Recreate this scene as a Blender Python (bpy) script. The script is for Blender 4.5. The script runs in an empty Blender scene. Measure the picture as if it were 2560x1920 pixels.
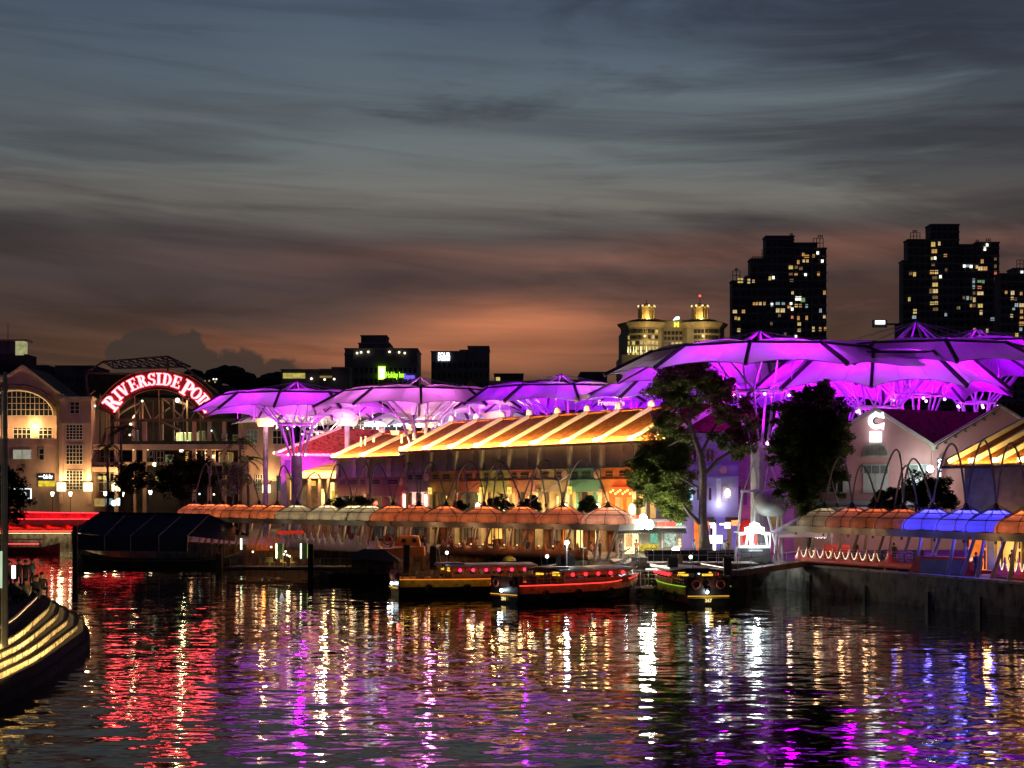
import bpy, math, random
from mathutils import Vector, Matrix
R=math.radians; PI=math.pi
sc=bpy.context.scene; col=sc.collection
rnd=random.Random(7)
# ---------------------------------------------------------------- camera
F=3840.0; H=8.0; YH=1240.0
cd=bpy.data.cameras.new('camera'); cam=bpy.data.objects.new('camera',cd); col.objects.link(cam)
cam.location=(0,0,H); cam.rotation_euler=(R(90),0,0)
cd.sensor_width=36; cd.lens=36*F/2560; cd.shift_y=(YH-960)/2560; cd.clip_start=.5; cd.clip_end=6000
sc.camera=cam
def W(px,py,D): return ((px-1280)/F*D, D, H+(YH-py)/F*D)
def X(px,D): return (px-1280)/F*D
def Z(py,D): return H+(YH-py)/F*D
GZ=2.3
# ---------------------------------------------------------------- world
wd=bpy.data.worlds.new('World'); sc.world=wd; wd.use_nodes=True
nt=wd.node_tree; N=nt.nodes; L=nt.links; N.clear()
def nd(t,tree=None,**k):
    n=(tree or nt).nodes.new(t)
    for a,b in k.items(): setattr(n,a,b)
    return n
def mth(op,a,b=None,c=None,tree=None,clamp=False):
    tr=tree or nt; n=tr.nodes.new('ShaderNodeMath'); n.operation=op; n.use_clamp=clamp
    for i,v in enumerate((a,b,c)):
        if v is None: continue
        if isinstance(v,(int,float)): n.inputs[i].default_value=v
        else: tr.links.new(v,n.inputs[i])
    return n.outputs[0]
def ramp(fac,stops,tree=None,interp='LINEAR'):
    tr=tree or nt; n=tr.nodes.new('ShaderNodeValToRGB'); cr=n.color_ramp; cr.interpolation=interp
    while len(cr.elements)<len(stops): cr.elements.new(.5)
    for e,(p,c) in zip(cr.elements,stops): e.position=p; e.color=(c[0],c[1],c[2],1)
    tr.links.new(fac,n.inputs[0]); return n.outputs[0]
def s2l(c): return tuple(((v/255)/12.92 if v/255<=.04045 else ((v/255+.055)/1.055)**2.4) for v in c)
def mixc(f,a,b,mode='MIX',tree=None):
    tr=tree or nt; n=tr.nodes.new('ShaderNodeMix'); n.data_type='RGBA'; n.blend_type=mode
    for i,v in ((0,f),(6,a),(7,b)):
        if isinstance(v,(int,float)): n.inputs[i].default_value=v
        elif isinstance(v,tuple): n.inputs[i].default_value=(v[0],v[1],v[2],1)
        else: tr.links.new(v,n.inputs[i])
    return n.outputs[2]
tc=nd('ShaderNodeTexCoord'); sep=nd('ShaderNodeSeparateXYZ'); L.new(tc.outputs['Generated'],sep.inputs[0])
dx,dy,dz=sep.outputs
hyp=mth('SQRT',mth('ADD',mth('MULTIPLY',dx,dx),mth('MULTIPLY',dy,dy)))
az=mth('ARCTAN2',dx,dy)                     # 0 straight over the river, + to the right
el=mth('ARCTAN2',mth('ABSOLUTE',dz),hyp)    # elevation
# wind-drawn cloud streaks: noise stretched along the azimuth and warped
def streak(su,sv,tilt,seed,det=5,dist=.6,rough=.55):
    c=nd('ShaderNodeCombineXYZ')
    L.new(mth('MULTIPLY',az,su),c.inputs[0])
    L.new(mth('MULTIPLY',mth('ADD',el,mth('MULTIPLY',az,tilt)),sv),c.inputs[1]); c.inputs[2].default_value=seed
    n=nd('ShaderNodeTexNoise'); n.inputs['Scale'].default_value=1; n.inputs['Detail'].default_value=det
    n.inputs['Distortion'].default_value=dist; n.inputs['Roughness'].default_value=rough
    L.new(c.outputs[0],n.inputs['Vector']); return n.outputs[0]
wob=mth('MULTIPLY',mth('SUBTRACT',streak(2.2,10,.05,3.3,4),.5),.045)
elw=mth('ADD',el,wob)
def E(py): return math.atan((YH-py)/F)
top=E(0)
stops=[(0,(66,48,46)),(E(1000),(78,54,48)),(E(905),(80,54,47)),(E(850),(84,58,50)),(E(790),(72,54,52)),(E(690),(66,55,57)),
       (E(600),(72,65,66)),(E(520),(108,104,98)),(E(400),(101,109,110)),(E(200),(85,98,109)),(top,(71,84,101)),(.6,(40,50,72)),(1.4,(24,30,48))]
base=ramp(mth('DIVIDE',elw,1.5),[(e/1.5,s2l(c)) for e,c in stops])
# the sunset patch low over the centre
def gauss(u0,v0,su,sv,amp):
    a=mth('POWER',mth('DIVIDE',mth('SUBTRACT',az,u0),su),2); b=mth('POWER',mth('DIVIDE',mth('SUBTRACT',elw,v0),sv),2)
    return mth('MULTIPLY',mth('EXPONENT',mth('MULTIPLY',mth('ADD',a,b),-1)),amp)
def A(px): return math.atan((px-1280)/F)
glow=mth('ADD',gauss(A(1290),E(812),.085,.013,1.9),mth('ADD',gauss(A(1150),E(885),.14,.012,1.1),mth('ADD',gauss(A(1800),E(640),.30,.009,.60),gauss(A(2000),E(745),.30,.014,.35))))
glow=mth('ADD',glow,gauss(A(640),E(862),.10,.009,.6))
st=streak(4,55,.03,1.7,6,.7)
glow=mth('MULTIPLY',glow,mth('ADD',mth('MULTIPLY',st,1.4),.15))
skyc=mixc(1.0,base,mixc(1.0,s2l((128,72,42)),glow,'MULTIPLY'),'ADD')
# cloud darkening / lightening
c1=ramp(streak(2.0,20,.06,9.1,6,.9,.55),[(.40,(.56,.53,.57)),(.53,(1,1,1)),(.68,(1.14,1.12,1.09))])
c2=ramp(streak(6,75,.05,4.2,5,.7,.55),[(.32,(.84,.81,.82)),(.5,(1,1,1)),(.72,(1.10,1.08,1.06))])
# big dark veil to the upper right
veil=ramp(mth('ADD',mth('MULTIPLY',streak(3.0,12,-.05,6.6,6,1.2,.6),1.0),mth('MULTIPLY',az,.85)),[(.54,(1,1,1)),(.70,(.50,.47,.50))])
clear=mth('MULTIPLY',mth('SUBTRACT',el,.19),12,clamp=True)    # the upper left is clear
skyc=mixc(1.0,skyc,c2,'MULTIPLY')
amt=mth('SUBTRACT',1.0,mth('MULTIPLY',clear,mth('SUBTRACT',.80,mth('MULTIPLY',az,2.0),clamp=True)),clamp=True)
skyc=mixc(amt,skyc,mixc(1.0,skyc,c1,'MULTIPLY'))
skyc=mixc(1.0,skyc,veil,'MULTIPLY')
skyc=mixc(mth('MULTIPLY',mth('ADD',mth('MULTIPLY',az,-3.2),-.35,clamp=True),.55),skyc,mixc(1.0,skyc,(.52,.52,.56),'MULTIPLY'))
# distant cumulus bank
cm=None
for px,py,r in ((312,905,46),(350,880,52),(388,893,60),(462,893,58),(420,915,80),(505,920,48),(345,925,70),(600,945,75),(700,955,60)):
    a=mth('DIVIDE',mth('SUBTRACT',az,A(px)),r/F*1.0); b=mth('DIVIDE',mth('SUBTRACT',el,E(py)),r/F)
    d=mth('SUBTRACT',1.0,mth('SQRT',mth('ADD',mth('MULTIPLY',a,a),mth('MULTIPLY',b,b))))
    cm=d if cm is None else mth('MAXIMUM',cm,d)
cmn=mth('MULTIPLY',mth('SUBTRACT',streak(70,70,0,2.2,6,.3),.5),.9)
cmf=mth('MULTIPLY',mth('ADD',cm,cmn),7,clamp=True)
skyc=mixc(mth('MULTIPLY',cmf,.88),skyc,s2l((50,40,41)))
# away from the afterglow the dusk sky is darker and bluer
back=mth('MULTIPLY',mth('SUBTRACT',mth('ABSOLUTE',az),.5),.6,clamp=True)
skyc=mixc(back,skyc,mixc(1.0,skyc,(.45,.52,.66),'MULTIPLY'))
sky=nd('ShaderNodeTexSky',sky_type='NISHITA'); sky.sun_disc=False; sky.sun_elevation=R(-3); sky.sun_rotation=R(0)
bg1=nd('ShaderNodeBackground'); bg1.inputs[1].default_value=.05; L.new(sky.outputs[0],bg1.inputs[0])
bg2=nd('ShaderNodeBackground'); bg2.inputs[1].default_value=1.0; L.new(skyc,bg2.inputs[0])
ad=nd('ShaderNodeAddShader'); wo=nd('ShaderNodeOutputWorld')
L.new(bg1.outputs[0],ad.inputs[0]); L.new(bg2.outputs[0],ad.inputs[1]); L.new(ad.outputs[0],wo.inputs[0])
# ---------------------------------------------------------------- render
sc.view_settings.view_transform='Standard'; sc.view_settings.look='None'; sc.view_settings.exposure=0; sc.view_settings.gamma=1
sc.view_settings.use_curve_mapping=False
cy=sc.cycles; cy.use_denoising=True; cy.max_bounces=5; cy.diffuse_bounces=2; cy.glossy_bounces=3; cy.transmission_bounces=4
cy.transparent_max_bounces=8; cy.sample_clamp_indirect=6; cy.caustics_reflective=False; cy.caustics_refractive=False
cy.use_light_tree=True
try: cy.denoiser='OPENIMAGEDENOISE'; cy.denoising_prefilter='ACCURATE'
except Exception: pass
# ---------------------------------------------------------------- materials
MATS={}
def mat(name,c,rough=.6,metal=0,emit=None,es=1.0,var=.18,vs=1.5,bump=0,bs=8,streaks=0,spec=.5,samp=True):
    """plain surface with its own uneven colour (noise), optional relief and vertical weather streaks"""
    if name in MATS: return MATS[name]
    m=bpy.data.materials.new(name); m.use_nodes=True; t=m.node_tree; t.nodes.clear()
    o=t.nodes.new('ShaderNodeOutputMaterial')
    if emit is not None and c is None:
        e=t.nodes.new('ShaderNodeEmission'); e.inputs[0].default_value=(*emit,1); e.inputs[1].default_value=es
        t.links.new(e.outputs[0],o.inputs[0])
    else:
        p=t.nodes.new('ShaderNodeBsdfPrincipled'); t.links.new(p.outputs[0],o.inputs[0])
        p.inputs['Roughness'].default_value=rough; p.inputs['Metallic'].default_value=metal
        p.inputs['Specular IOR Level'].default_value=spec
        tcn=t.nodes.new('ShaderNodeTexCoord'); no=t.nodes.new('ShaderNodeTexNoise')
        no.inputs['Scale'].default_value=vs; no.inputs['Detail'].default_value=5
        mp=t.nodes.new('ShaderNodeMapping'); t.links.new(tcn.outputs['Object'],mp.inputs[0])
        if streaks: mp.inputs['Scale'].default_value=(1,1,streaks)
        t.links.new(mp.outputs[0],no.inputs['Vector'])
        cc=ramp(no.outputs[0],[(.3,tuple(max(0,v*(1-var*1.6)) for v in c)),(.5,c),(.72,tuple(v*(1+var) for v in c))],t)
        t.links.new(cc,p.inputs['Base Color'])
        if bump:
            n2=t.nodes.new('ShaderNodeTexNoise'); n2.inputs['Scale'].default_value=bs; n2.inputs['Detail'].default_value=3
            t.links.new(tcn.outputs['Object'],n2.inputs['Vector'])
            b=t.nodes.new('ShaderNodeBump'); b.inputs['Distance'].default_value=bump; t.links.new(n2.outputs[0],b.inputs['Height'])
            t.links.new(b.outputs[0],p.inputs['Normal'])
        if emit is not None:
            p.inputs['Emission Color'].default_value=(*emit,1); p.inputs['Emission Strength'].default_value=es
    if emit is not None and not samp:
        try: m.cycles.emission_sampling='NONE'
        except Exception: pass
    MATS[name]=m; return m
def glow_mat(name,c,es,var=.5,vs=.8,samp=False):
    """lit window or lamp glass: uneven emission"""
    if name in MATS: return MATS[name]
    m=bpy.data.materials.new(name); m.use_nodes=True; t=m.node_tree; t.nodes.clear()
    o=t.nodes.new('ShaderNodeOutputMaterial'); e=t.nodes.new('ShaderNodeEmission'); t.links.new(e.outputs[0],o.inputs[0])
    tcn=t.nodes.new('ShaderNodeTexCoord'); no=t.nodes.new('ShaderNodeTexNoise'); no.inputs['Scale'].default_value=vs; no.inputs['Detail'].default_value=3
    t.links.new(tcn.outputs['Object'],no.inputs['Vector'])
    cc=ramp(no.outputs[0],[(.3,tuple(v*(1-var) for v in c)),(.55,c),(.75,tuple(v*(1+var*.6) for v in c))],t)
    t.links.new(cc,e.inputs[0]); e.inputs[1].default_value=es
    if not samp:
        try: m.cycles.emission_sampling='NONE'
        except Exception: pass
    MATS[name]=m; return m
def cloth(name,c,tr=.5,var=.06,vs=.5):
    """thin membrane: half diffuse, half translucent"""
    if name in MATS: return MATS[name]
    m=bpy.data.materials.new(name); m.use_nodes=True; t=m.node_tree; t.nodes.clear()
    o=t.nodes.new('ShaderNodeOutputMaterial'); a=t.nodes.new('ShaderNodeBsdfDiffuse'); b=t.nodes.new('ShaderNodeBsdfTranslucent'); mx=t.nodes.new('ShaderNodeMixShader')
    tcn=t.nodes.new('ShaderNodeTexCoord'); no=t.nodes.new('ShaderNodeTexNoise'); no.inputs['Scale'].default_value=vs; no.inputs['Detail'].default_value=4
    t.links.new(tcn.outputs['Object'],no.inputs['Vector'])
    cc=ramp(no.outputs[0],[(.3,tuple(v*(1-var*2) for v in c)),(.6,c)],t)
    t.links.new(cc,a.inputs[0]); t.links.new(cc,b.inputs[0]); mx.inputs[0].default_value=tr
    t.links.new(a.outputs[0],mx.inputs[1]); t.links.new(b.outputs[0],mx.inputs[2]); t.links.new(mx.outputs[0],o.inputs[0])
    MATS[name]=m; return m
# ---------------------------------------------------------------- geometry collector
def rotz(p,a,c=(0,0)):
    x,y=p[0]-c[0],p[1]-c[1]; ca,sa=math.cos(a),math.sin(a); return (x*ca-y*sa+c[0],x*sa+y*ca+c[1],p[2])
class G:
    def __init__(s): s.v=[]; s.f=[]
    def add(s,vs,fs):
        o=len(s.v); s.v+= [tuple(v) for v in vs]; s.f+=[tuple(i+o for i in f) for f in fs]; return s
    def bb(s,x0,x1,y0,y1,z0,z1):
        return s.add([(x0,y0,z0),(x1,y0,z0),(x1,y1,z0),(x0,y1,z0),(x0,y0,z1),(x1,y0,z1),(x1,y1,z1),(x0,y1,z1)],
              [(0,3,2,1),(4,5,6,7),(0,1,5,4),(1,2,6,5),(2,3,7,6),(3,0,4,7)])
    def box(s,c,d,rz=0):
        g=G().bb(-d[0]/2,d[0]/2,-d[1]/2,d[1]/2,-d[2]/2,d[2]/2)
        vs=[rotz(v,rz) for v in g.v]
        return s.add([(v[0]+c[0],v[1]+c[1],v[2]+c[2]) for v in vs],g.f)
    def tube(s,p,q,r0,r1=None,n=6,cap=True):
        r1=r0 if r1 is None else r1
        return s.path([p,q],[r0,r1],n,cap)
    def path(s,pts,r,n=6,cap=True):
        pts=[Vector(p) for p in pts]; rr=r if isinstance(r,(list,tuple)) else [r]*len(pts)
        o=len(s.v); up=None
        for i,p in enumerate(pts):
            d=(pts[min(i+1,len(pts)-1)]-pts[max(i-1,0)])
            if d.length<1e-9: d=Vector((0,0,1))
            d.normalize()
            if up is None: up=Vector((0,0,1)) if abs(d.z)<.9 else Vector((1,0,0))
            a=up-d*up.dot(d); 
            if a.length<1e-6: a=d.orthogonal()
            a.normalize(); b=d.cross(a); up=a
            for k in range(n):
                t=2*PI*k/n; s.v.append(tuple(p+(a*math.cos(t)+b*math.sin(t))*rr[i]))
        for i in range(len(pts)-1):
            for k in range(n):
                k2=(k+1)%n; s.f.append((o+i*n+k,o+i*n+k2,o+(i+1)*n+k2,o+(i+1)*n+k))
        if cap:
            s.f.append(tuple(o+k for k in range(n))[::-1]); s.f.append(tuple(o+(len(pts)-1)*n+k for k in range(n)))
        return s
    def bar(s,p,q,w,h):
        """rectangular beam from p to q, w wide (horizontal), h high"""
        p=Vector(p);q=Vector(q); d=(q-p).normalized(); a=d.cross(Vector((0,0,1)))
        if a.length<1e-6: a=Vector((1,0,0))
        a.normalize(); b=a.cross(d).normalized(); vs=[]
        for e in (p,q):
            for i,j in ((-1,-1),(1,-1),(1,1),(-1,1)): vs.append(e+a*i*w/2+b*j*h/2)
        return s.add(vs,[(3,2,1,0),(4,5,6,7),(0,1,5,4),(1,2,6,5),(2,3,7,6),(3,0,4,7)])
    def prism(s,poly,y0,y1):
        """poly of (x,z) extruded along y"""
        n=len(poly); vs=[(x,y0,z) for x,z in poly]+[(x,y1,z) for x,z in poly]
        return s.add(vs,[tuple(range(n)),tuple(range(2*n-1,n-1,-1))]+[(i,i+n,(i+1)%n+n,(i+1)%n) for i in range(n)])
    def slab(s,poly,z0,z1):
        n=len(poly); vs=[(x,y,z0) for x,y in poly]+[(x,y,z1) for x,y in poly]
        return s.add(vs,[tuple(range(n-1,-1,-1)),tuple(range(n,2*n))]+[(i,(i+1)%n,(i+1)%n+n,i+n) for i in range(n)])
    def lathe(s,prof,n=12,c=(0,0,0),a0=0,a1=2*PI,sx=1,sy=1):
        full=abs(a1-a0-2*PI)<1e-6; m=n if full else n+1; o=len(s.v)
        for r,z in prof:
            for k in range(m):
                t=a0+(a1-a0)*k/n; s.v.append((c[0]+r*sx*math.cos(t),c[1]+r*sy*math.sin(t),c[2]+z))
        for i in range(len(prof)-1):
            for k in range(n):
                k2=(k+1)%m; s.f.append((o+i*m+k,o+i*m+k2,o+(i+1)*m+k2,o+(i+1)*m+k))
        return s
    def ball(s,c,r,n=12,sc3=(1,1,1)):
        pr=[(math.sin(PI*i/(n//2+1))*r if 0<i<n//2+1 else 1e-4,-math.cos(PI*i/(n//2+1))*r*sc3[2]) for i in range(n//2+2)]
        return s.lathe(pr,n,c,sx=sc3[0],sy=sc3[1])
    def grid(s,nu,nv,fn):
        o=len(s.v)
        for i in range(nu+1):
            for j in range(nv+1): s.v.append(tuple(fn(i/nu,j/nv)))
        for i in range(nu):
            for j in range(nv):
                a=o+i*(nv+1)+j; s.f.append((a,a+1,a+nv+2,a+nv+1))
        return s
    def quad(s,a,b,c,d): return s.add([a,b,c,d],[(0,1,2,3)])
    def torus(s,c,r,rr,n=14,m=6,ax='y'):
        def fn(u,v):
            a=2*PI*u; b=2*PI*v; q=(r+rr*math.cos(b)); p=(q*math.cos(a),rr*math.sin(b),q*math.sin(a))
            if ax=='x': p=(p[1],p[0],p[2])
            if ax=='z': p=(p[0],p[2],p[1])
            return (c[0]+p[0],c[1]+p[1],c[2]+p[2])
        return s.grid(n,m,fn)
    def mesh(s,name,off=(0,0,0)):
        me=bpy.data.meshes.new(name); me.from_pydata([(v[0]-off[0],v[1]-off[1],v[2]-off[2]) for v in s.v],[],s.f); me.update(); return me
LOC={}
def tag(o,label=None,cat=None,group=None,kind=None):
    if label: o['label']=label
    if cat: o['category']=cat
    if group: o['group']=group
    if kind: o['kind']=kind
    return o
def thing(name,label,cat,loc,rz=0,group=None):
    o=bpy.data.objects.new(name,None); col.objects.link(o); o.location=loc; o.rotation_euler=(0,0,rz); o.empty_display_size=.5
    LOC[o.name]=(tuple(loc),rz,True); return tag(o,label,cat,group)
def part(name,g,m,parent=None,world=None,smooth=False,label=None,kind=None):
    """mesh from collector g; world coords when the parent is unrotated (unless world=False)"""
    off=(0,0,0)
    if parent is not None and world: 
        l,rz,_=LOC.get(parent.name,((0,0,0),0,0)); off=l
    me=g.mesh(name,off); me.materials.append(m)
    if smooth:
        for p in me.polygons: p.use_smooth=True
    o=bpy.data.objects.new(name,me); col.objects.link(o)
    if parent is not None: o.parent=parent
    if parent is not None: LOC[o.name]=(off if world else (0,0,0),0,False)
    return tag(o,label,None,None,kind)
def solo(name,g,m,label,cat,loc=(0,0,0),rz=0,group=None,smooth=False,kind=None,world=False):
    me=g.mesh(name,loc if world else (0,0,0)); me.materials.append(m)
    if smooth:
        for p in me.polygons: p.use_smooth=True
    o=bpy.data.objects.new(name,me); col.objects.link(o); o.location=loc; o.rotation_euler=(0,0,rz)
    LOC[o.name]=(tuple(loc),rz,True)
    return tag(o,label,cat,group,kind)
def inst(o,parent,loc=(0,0,0),rz=0,m=None,scale=None,name=None):
    c=o.copy(); col.objects.link(c); c.parent=parent; c.location=loc; c.rotation_euler=(0,0,rz)
    if scale: c.scale=scale
    if name: c.name=name
    if m: c.material_slots[0].link='OBJECT'; c.material_slots[0].material=m
    return c
def kids(o): return [c for c in bpy.data.objects if c.parent==o]
def copytree(o,parent=None,loc=None,rz=None,label=None):
    c=o.copy(); col.objects.link(c); c.parent=parent
    if loc is not None: c.location=loc
    if rz is not None: c.rotation_euler=(0,0,rz)
    if label: c['label']=label
    LOC[c.name]=(tuple(c.location),c.rotation_euler.z,True)
    for k in list(o.children): copytree(k,c)
    return c
def lamp(kind,loc,W_,c,size=.1,parent=None,aim=None,sx=None,sy=None,blend=.6,ang=None,name='lamp_light',spread=None):
    l=bpy.data.lights.new(name,kind); l.energy=W_; l.color=c
    if kind=='AREA': l.shape='RECTANGLE'; l.size=sx; l.size_y=sy; l.spread=spread or PI
    else: l.shadow_soft_size=size
    if kind=='SPOT': l.spot_size=ang; l.spot_blend=blend
    o=bpy.data.objects.new(name,l); col.objects.link(o); o.location=loc
    if aim is not None:
        d=Vector(aim)-Vector(loc); o.rotation_euler=d.to_track_quat('-Z','Y').to_euler()
    if parent is not None: o.parent=parent
    return o
_tc={}
def text_mesh(txt,size,depth=.03,bold=0,spacing=1.0,align='CENTER'):
    cu=bpy.data.curves.new('t','FONT'); cu.body=txt; cu.size=size; cu.extrude=depth/2; cu.offset=bold; cu.space_character=spacing
    cu.align_x=align; cu.align_y='CENTER'; cu.resolution_u=3
    o=bpy.data.objects.new('t',cu); col.objects.link(o)
    dg=bpy.context.evaluated_depsgraph_get(); dg.update(); me=bpy.data.meshes.new_from_object(o.evaluated_get(dg))
    bpy.data.objects.remove(o); bpy.data.curves.remove(cu)
    return me
def text(name,txt,size,m,parent,loc,depth=.04,bold=0,spacing=1,rx=90,rz=0,width=None,align='CENTER'):
    """lettering facing -y, at loc in the parent's frame"""
    me=text_mesh(txt,size,depth,bold,spacing,align); me.materials.clear(); me.materials.append(m); me.name=name
    o=bpy.data.objects.new(name,me); col.objects.link(o); o.parent=parent; o.location=loc; o.rotation_euler=(R(rx),0,rz)
    if width:
        xs=[v.co.x for v in me.vertices]; w=max(xs)-min(xs); o.scale=(width/w,1,1)
    return o
# ================================================================ SETTING
# water: slope field from vector noise gives the broken, drawn-out reflections
def water_mat():
    m=bpy.data.materials.new('river_water'); m.use_nodes=True; t=m.node_tree; t.nodes.clear()
    o=t.nodes.new('ShaderNodeOutputMaterial'); geo=t.nodes.new('ShaderNodeNewGeometry')
    def vn(scale,det,amp,sx=1,sy=1,off=0):
        mp=t.nodes.new('ShaderNodeMapping'); mp.inputs['Scale'].default_value=(sx,sy,1); mp.inputs['Location'].default_value=(off,off*.7,off)
        t.links.new(geo.outputs['Position'],mp.inputs[0])
        n=t.nodes.new('ShaderNodeTexNoise'); n.inputs['Scale'].default_value=scale; n.inputs['Detail'].default_value=det; n.inputs['Roughness'].default_value=.55
        t.links.new(mp.outputs[0],n.inputs['Vector'])
        a=t.nodes.new('ShaderNodeVectorMath'); a.operation='SUBTRACT'; a.inputs[1].default_value=(.5,.5,.5); t.links.new(n.outputs['Color'],a.inputs[0])
        b=t.nodes.new('ShaderNodeVectorMath'); b.operation='SCALE'; b.inputs['Scale'].default_value=amp; t.links.new(a.outputs[0],b.inputs[0]); return b.outputs[0]
    def vadd(a,b):
        c=t.nodes.new('ShaderNodeVectorMath'); c.operation='ADD'; t.links.new(a,c.inputs[0]); t.links.new(b,c.inputs[1]); return c.outputs[0]
    s=vadd(vadd(vn(1.9,1.6,.22,.42,1.0),vn(.6,1,.10,.5,1.0,13)),vn(5.5,1,.05,.5,1,31))
    # gusts: patches with livelier or calmer ripples
    mp=t.nodes.new('ShaderNodeMapping'); mp.inputs['Scale'].default_value=(.5,1,1); t.links.new(geo.outputs['Position'],mp.inputs[0])
    gn=t.nodes.new('ShaderNodeTexNoise'); gn.inputs['Scale'].default_value=.09; gn.inputs['Detail'].default_value=2; t.links.new(mp.outputs[0],gn.inputs['Vector'])
    sp=t.nodes.new('ShaderNodeSeparateXYZ'); t.links.new(geo.outputs['Position'],sp.inputs[0])
    near=mth('SUBTRACT',1.25,mth('DIVIDE',sp.outputs[1],190.0,tree=t),tree=t,clamp=False)   # the far reach lies in the lee of the quay
    near=mth('MAXIMUM',near,.55,tree=t)
    gf=mth('MULTIPLY',mth('ADD',mth('MULTIPLY',gn.outputs[0],1.7,tree=t),.12,tree=t),near,tree=t)
    sc_=t.nodes.new('ShaderNodeVectorMath'); sc_.operation='SCALE'; t.links.new(s,sc_.inputs[0]); t.links.new(gf,sc_.inputs['Scale'])
    fl=t.nodes.new('ShaderNodeVectorMath'); fl.operation='MULTIPLY'; fl.inputs[1].default_value=(.42,1,0); t.links.new(sc_.outputs[0],fl.inputs[0])
    up=t.nodes.new('ShaderNodeVectorMath'); up.operation='ADD'; up.inputs[1].default_value=(0,0,1); t.links.new(fl.outputs[0],up.inputs[0])
    no=t.nodes.new('ShaderNodeVectorMath'); no.operation='NORMALIZE'; t.links.new(up.outputs[0],no.inputs[0])
    fr=t.nodes.new('ShaderNodeFresnel'); fr.inputs['IOR'].default_value=1.33; t.links.new(no.outputs[0],fr.inputs['Normal'])
    g=t.nodes.new('ShaderNodeBsdfGlossy'); g.inputs['Roughness'].default_value=.035; g.inputs['Color'].default_value=(.95,.95,.95,1); t.links.new(no.outputs[0],g.inputs['Normal'])
    d=t.nodes.new('ShaderNodeBsdfDiffuse'); d.inputs['Color'].default_value=(.012,.014,.010,1)
    mx=t.nodes.new('ShaderNodeMixShader'); t.links.new(fr.outputs[0],mx.inputs[0]); t.links.new(d.outputs[0],mx.inputs[1]); t.links.new(g.outputs[0],mx.inputs[2])
    t.links.new(mx.outputs[0],o.inputs[0]); return m
solo('water',G().quad((-500,-80,0),(500,-80,0),(500,420,0),(-500,420,0)),water_mat(),None,None,kind='structure')
QL=[(-300,250),(-66,246),(-52,214),(-46,199),(-34.5,184),(-15.3,160.5),(4.4,141.5),(15.5,139),(23.6,132),(24.1,127.5),(33.6,100.4),(45,68),(60,30)]
paving=mat('promenade_paving',(.16,.14,.125),.7,var=.3,vs=.7,bump=.01,bs=3)
solo('ground',G().add([(x,y,GZ) for x,y in QL]+[(3500,30,GZ),(3500,4500,GZ),(-3500,4500,GZ),(-3500,250,GZ)],[tuple(range(len(QL)+4))[::-1]]),paving,None,None,kind='structure')
stone=mat('quay_stone',(.13,.12,.10),.85,var=.55,vs=1.6,bump=.06,bs=2.6,streaks=.55)
w=thing('quay_wall','mottled stone quay wall dropping from the promenade into the river','quay wall',(24.1,127.5,0))
w['kind']='structure'
for k,(a,b) in enumerate(zip(QL[:-1],QL[1:])):
    a3=Vector((*a,0)); b3=Vector((*b,0)); n=(b3-a3).normalized().cross(Vector((0,0,1))); n=n if n.y<0 or n.x<0 else -n
    g=G(); c=[(a[0],a[1]),(b[0],b[1])]
    g.add([(a[0],a[1],-2),(b[0],b[1],-2),(b[0],b[1],GZ-.03),(a[0],a[1],GZ-.03)],[(0,1,2,3)])
    part('wall_face',g,stone,w,world=True)
coping=mat('coping_stone',(.24,.22,.19),.8,var=.35,vs=2)
g=G()
nseg=0
for a,b in zip(QL[5:-1],QL[6:]):
    a=Vector((*a,0)); b=Vector((*b,0)); ln=(b-a).length; d=(b-a)/ln; n=d.cross(Vector((0,0,1))).normalized()
    k=int(ln//2.0)+1
    for i in range(k):
        p=a+d*(ln*i/k+.015); q=a+d*(ln*(i+1)/k-.015)
        g=G(); g.add([(p.x+n.x*.08,p.y+n.y*.08,GZ-.12),(q.x+n.x*.08,q.y+n.y*.08,GZ-.12),(q.x-n.x*.45,q.y-n.y*.45,GZ-.12),(p.x-n.x*.45,p.y-n.y*.45,GZ-.12),
               (p.x+n.x*.08,p.y+n.y*.08,GZ+.06),(q.x+n.x*.08,q.y+n.y*.08,GZ+.06),(q.x-n.x*.45,q.y-n.y*.45,GZ+.06),(p.x-n.x*.45,p.y-n.y*.45,GZ+.06)],
               [(0,3,2,1),(4,5,6,7),(0,1,5,4),(1,2,6,5),(2,3,7,6),(3,0,4,7)])
        part('coping_slab',g,coping,w,world=True); nseg+=1
# drain slots and buttress stains of the right-hand wall
dk=mat('wet_stone',(.03,.028,.024),.5,var=.3)
for t_,wd_ in ((.04,.5),(.33,.45),(.62,.35),(.83,.4)):
    x=24.1+(33.6-24.1)*t_; y=127.5+(100.4-127.5)*t_
    part('drain_slot',G().box((x-.03,y-.03,.55),(wd_,.25,1.1+.8*(t_<.2)),R(-70)),dk,w,world=True)
def strip_light_bank():
    t=thing('light_strip','warm light strip along the stone bank beneath the red bridge','light strip',(-70,245.6,1.9))
    g=G().bb(-82,-62,245.75,245.9,2.0,2.06); part('tube',g,mat('bank_led',None,emit=(1,.75,.35),es=3,samp=False),t,world=True)
    lamp('AREA',(0,-.9,.4),260,(1,.78,.4),parent=t,aim=(0,.6,-2.5),sx=20,sy=.2)
strip_light_bank()
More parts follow.
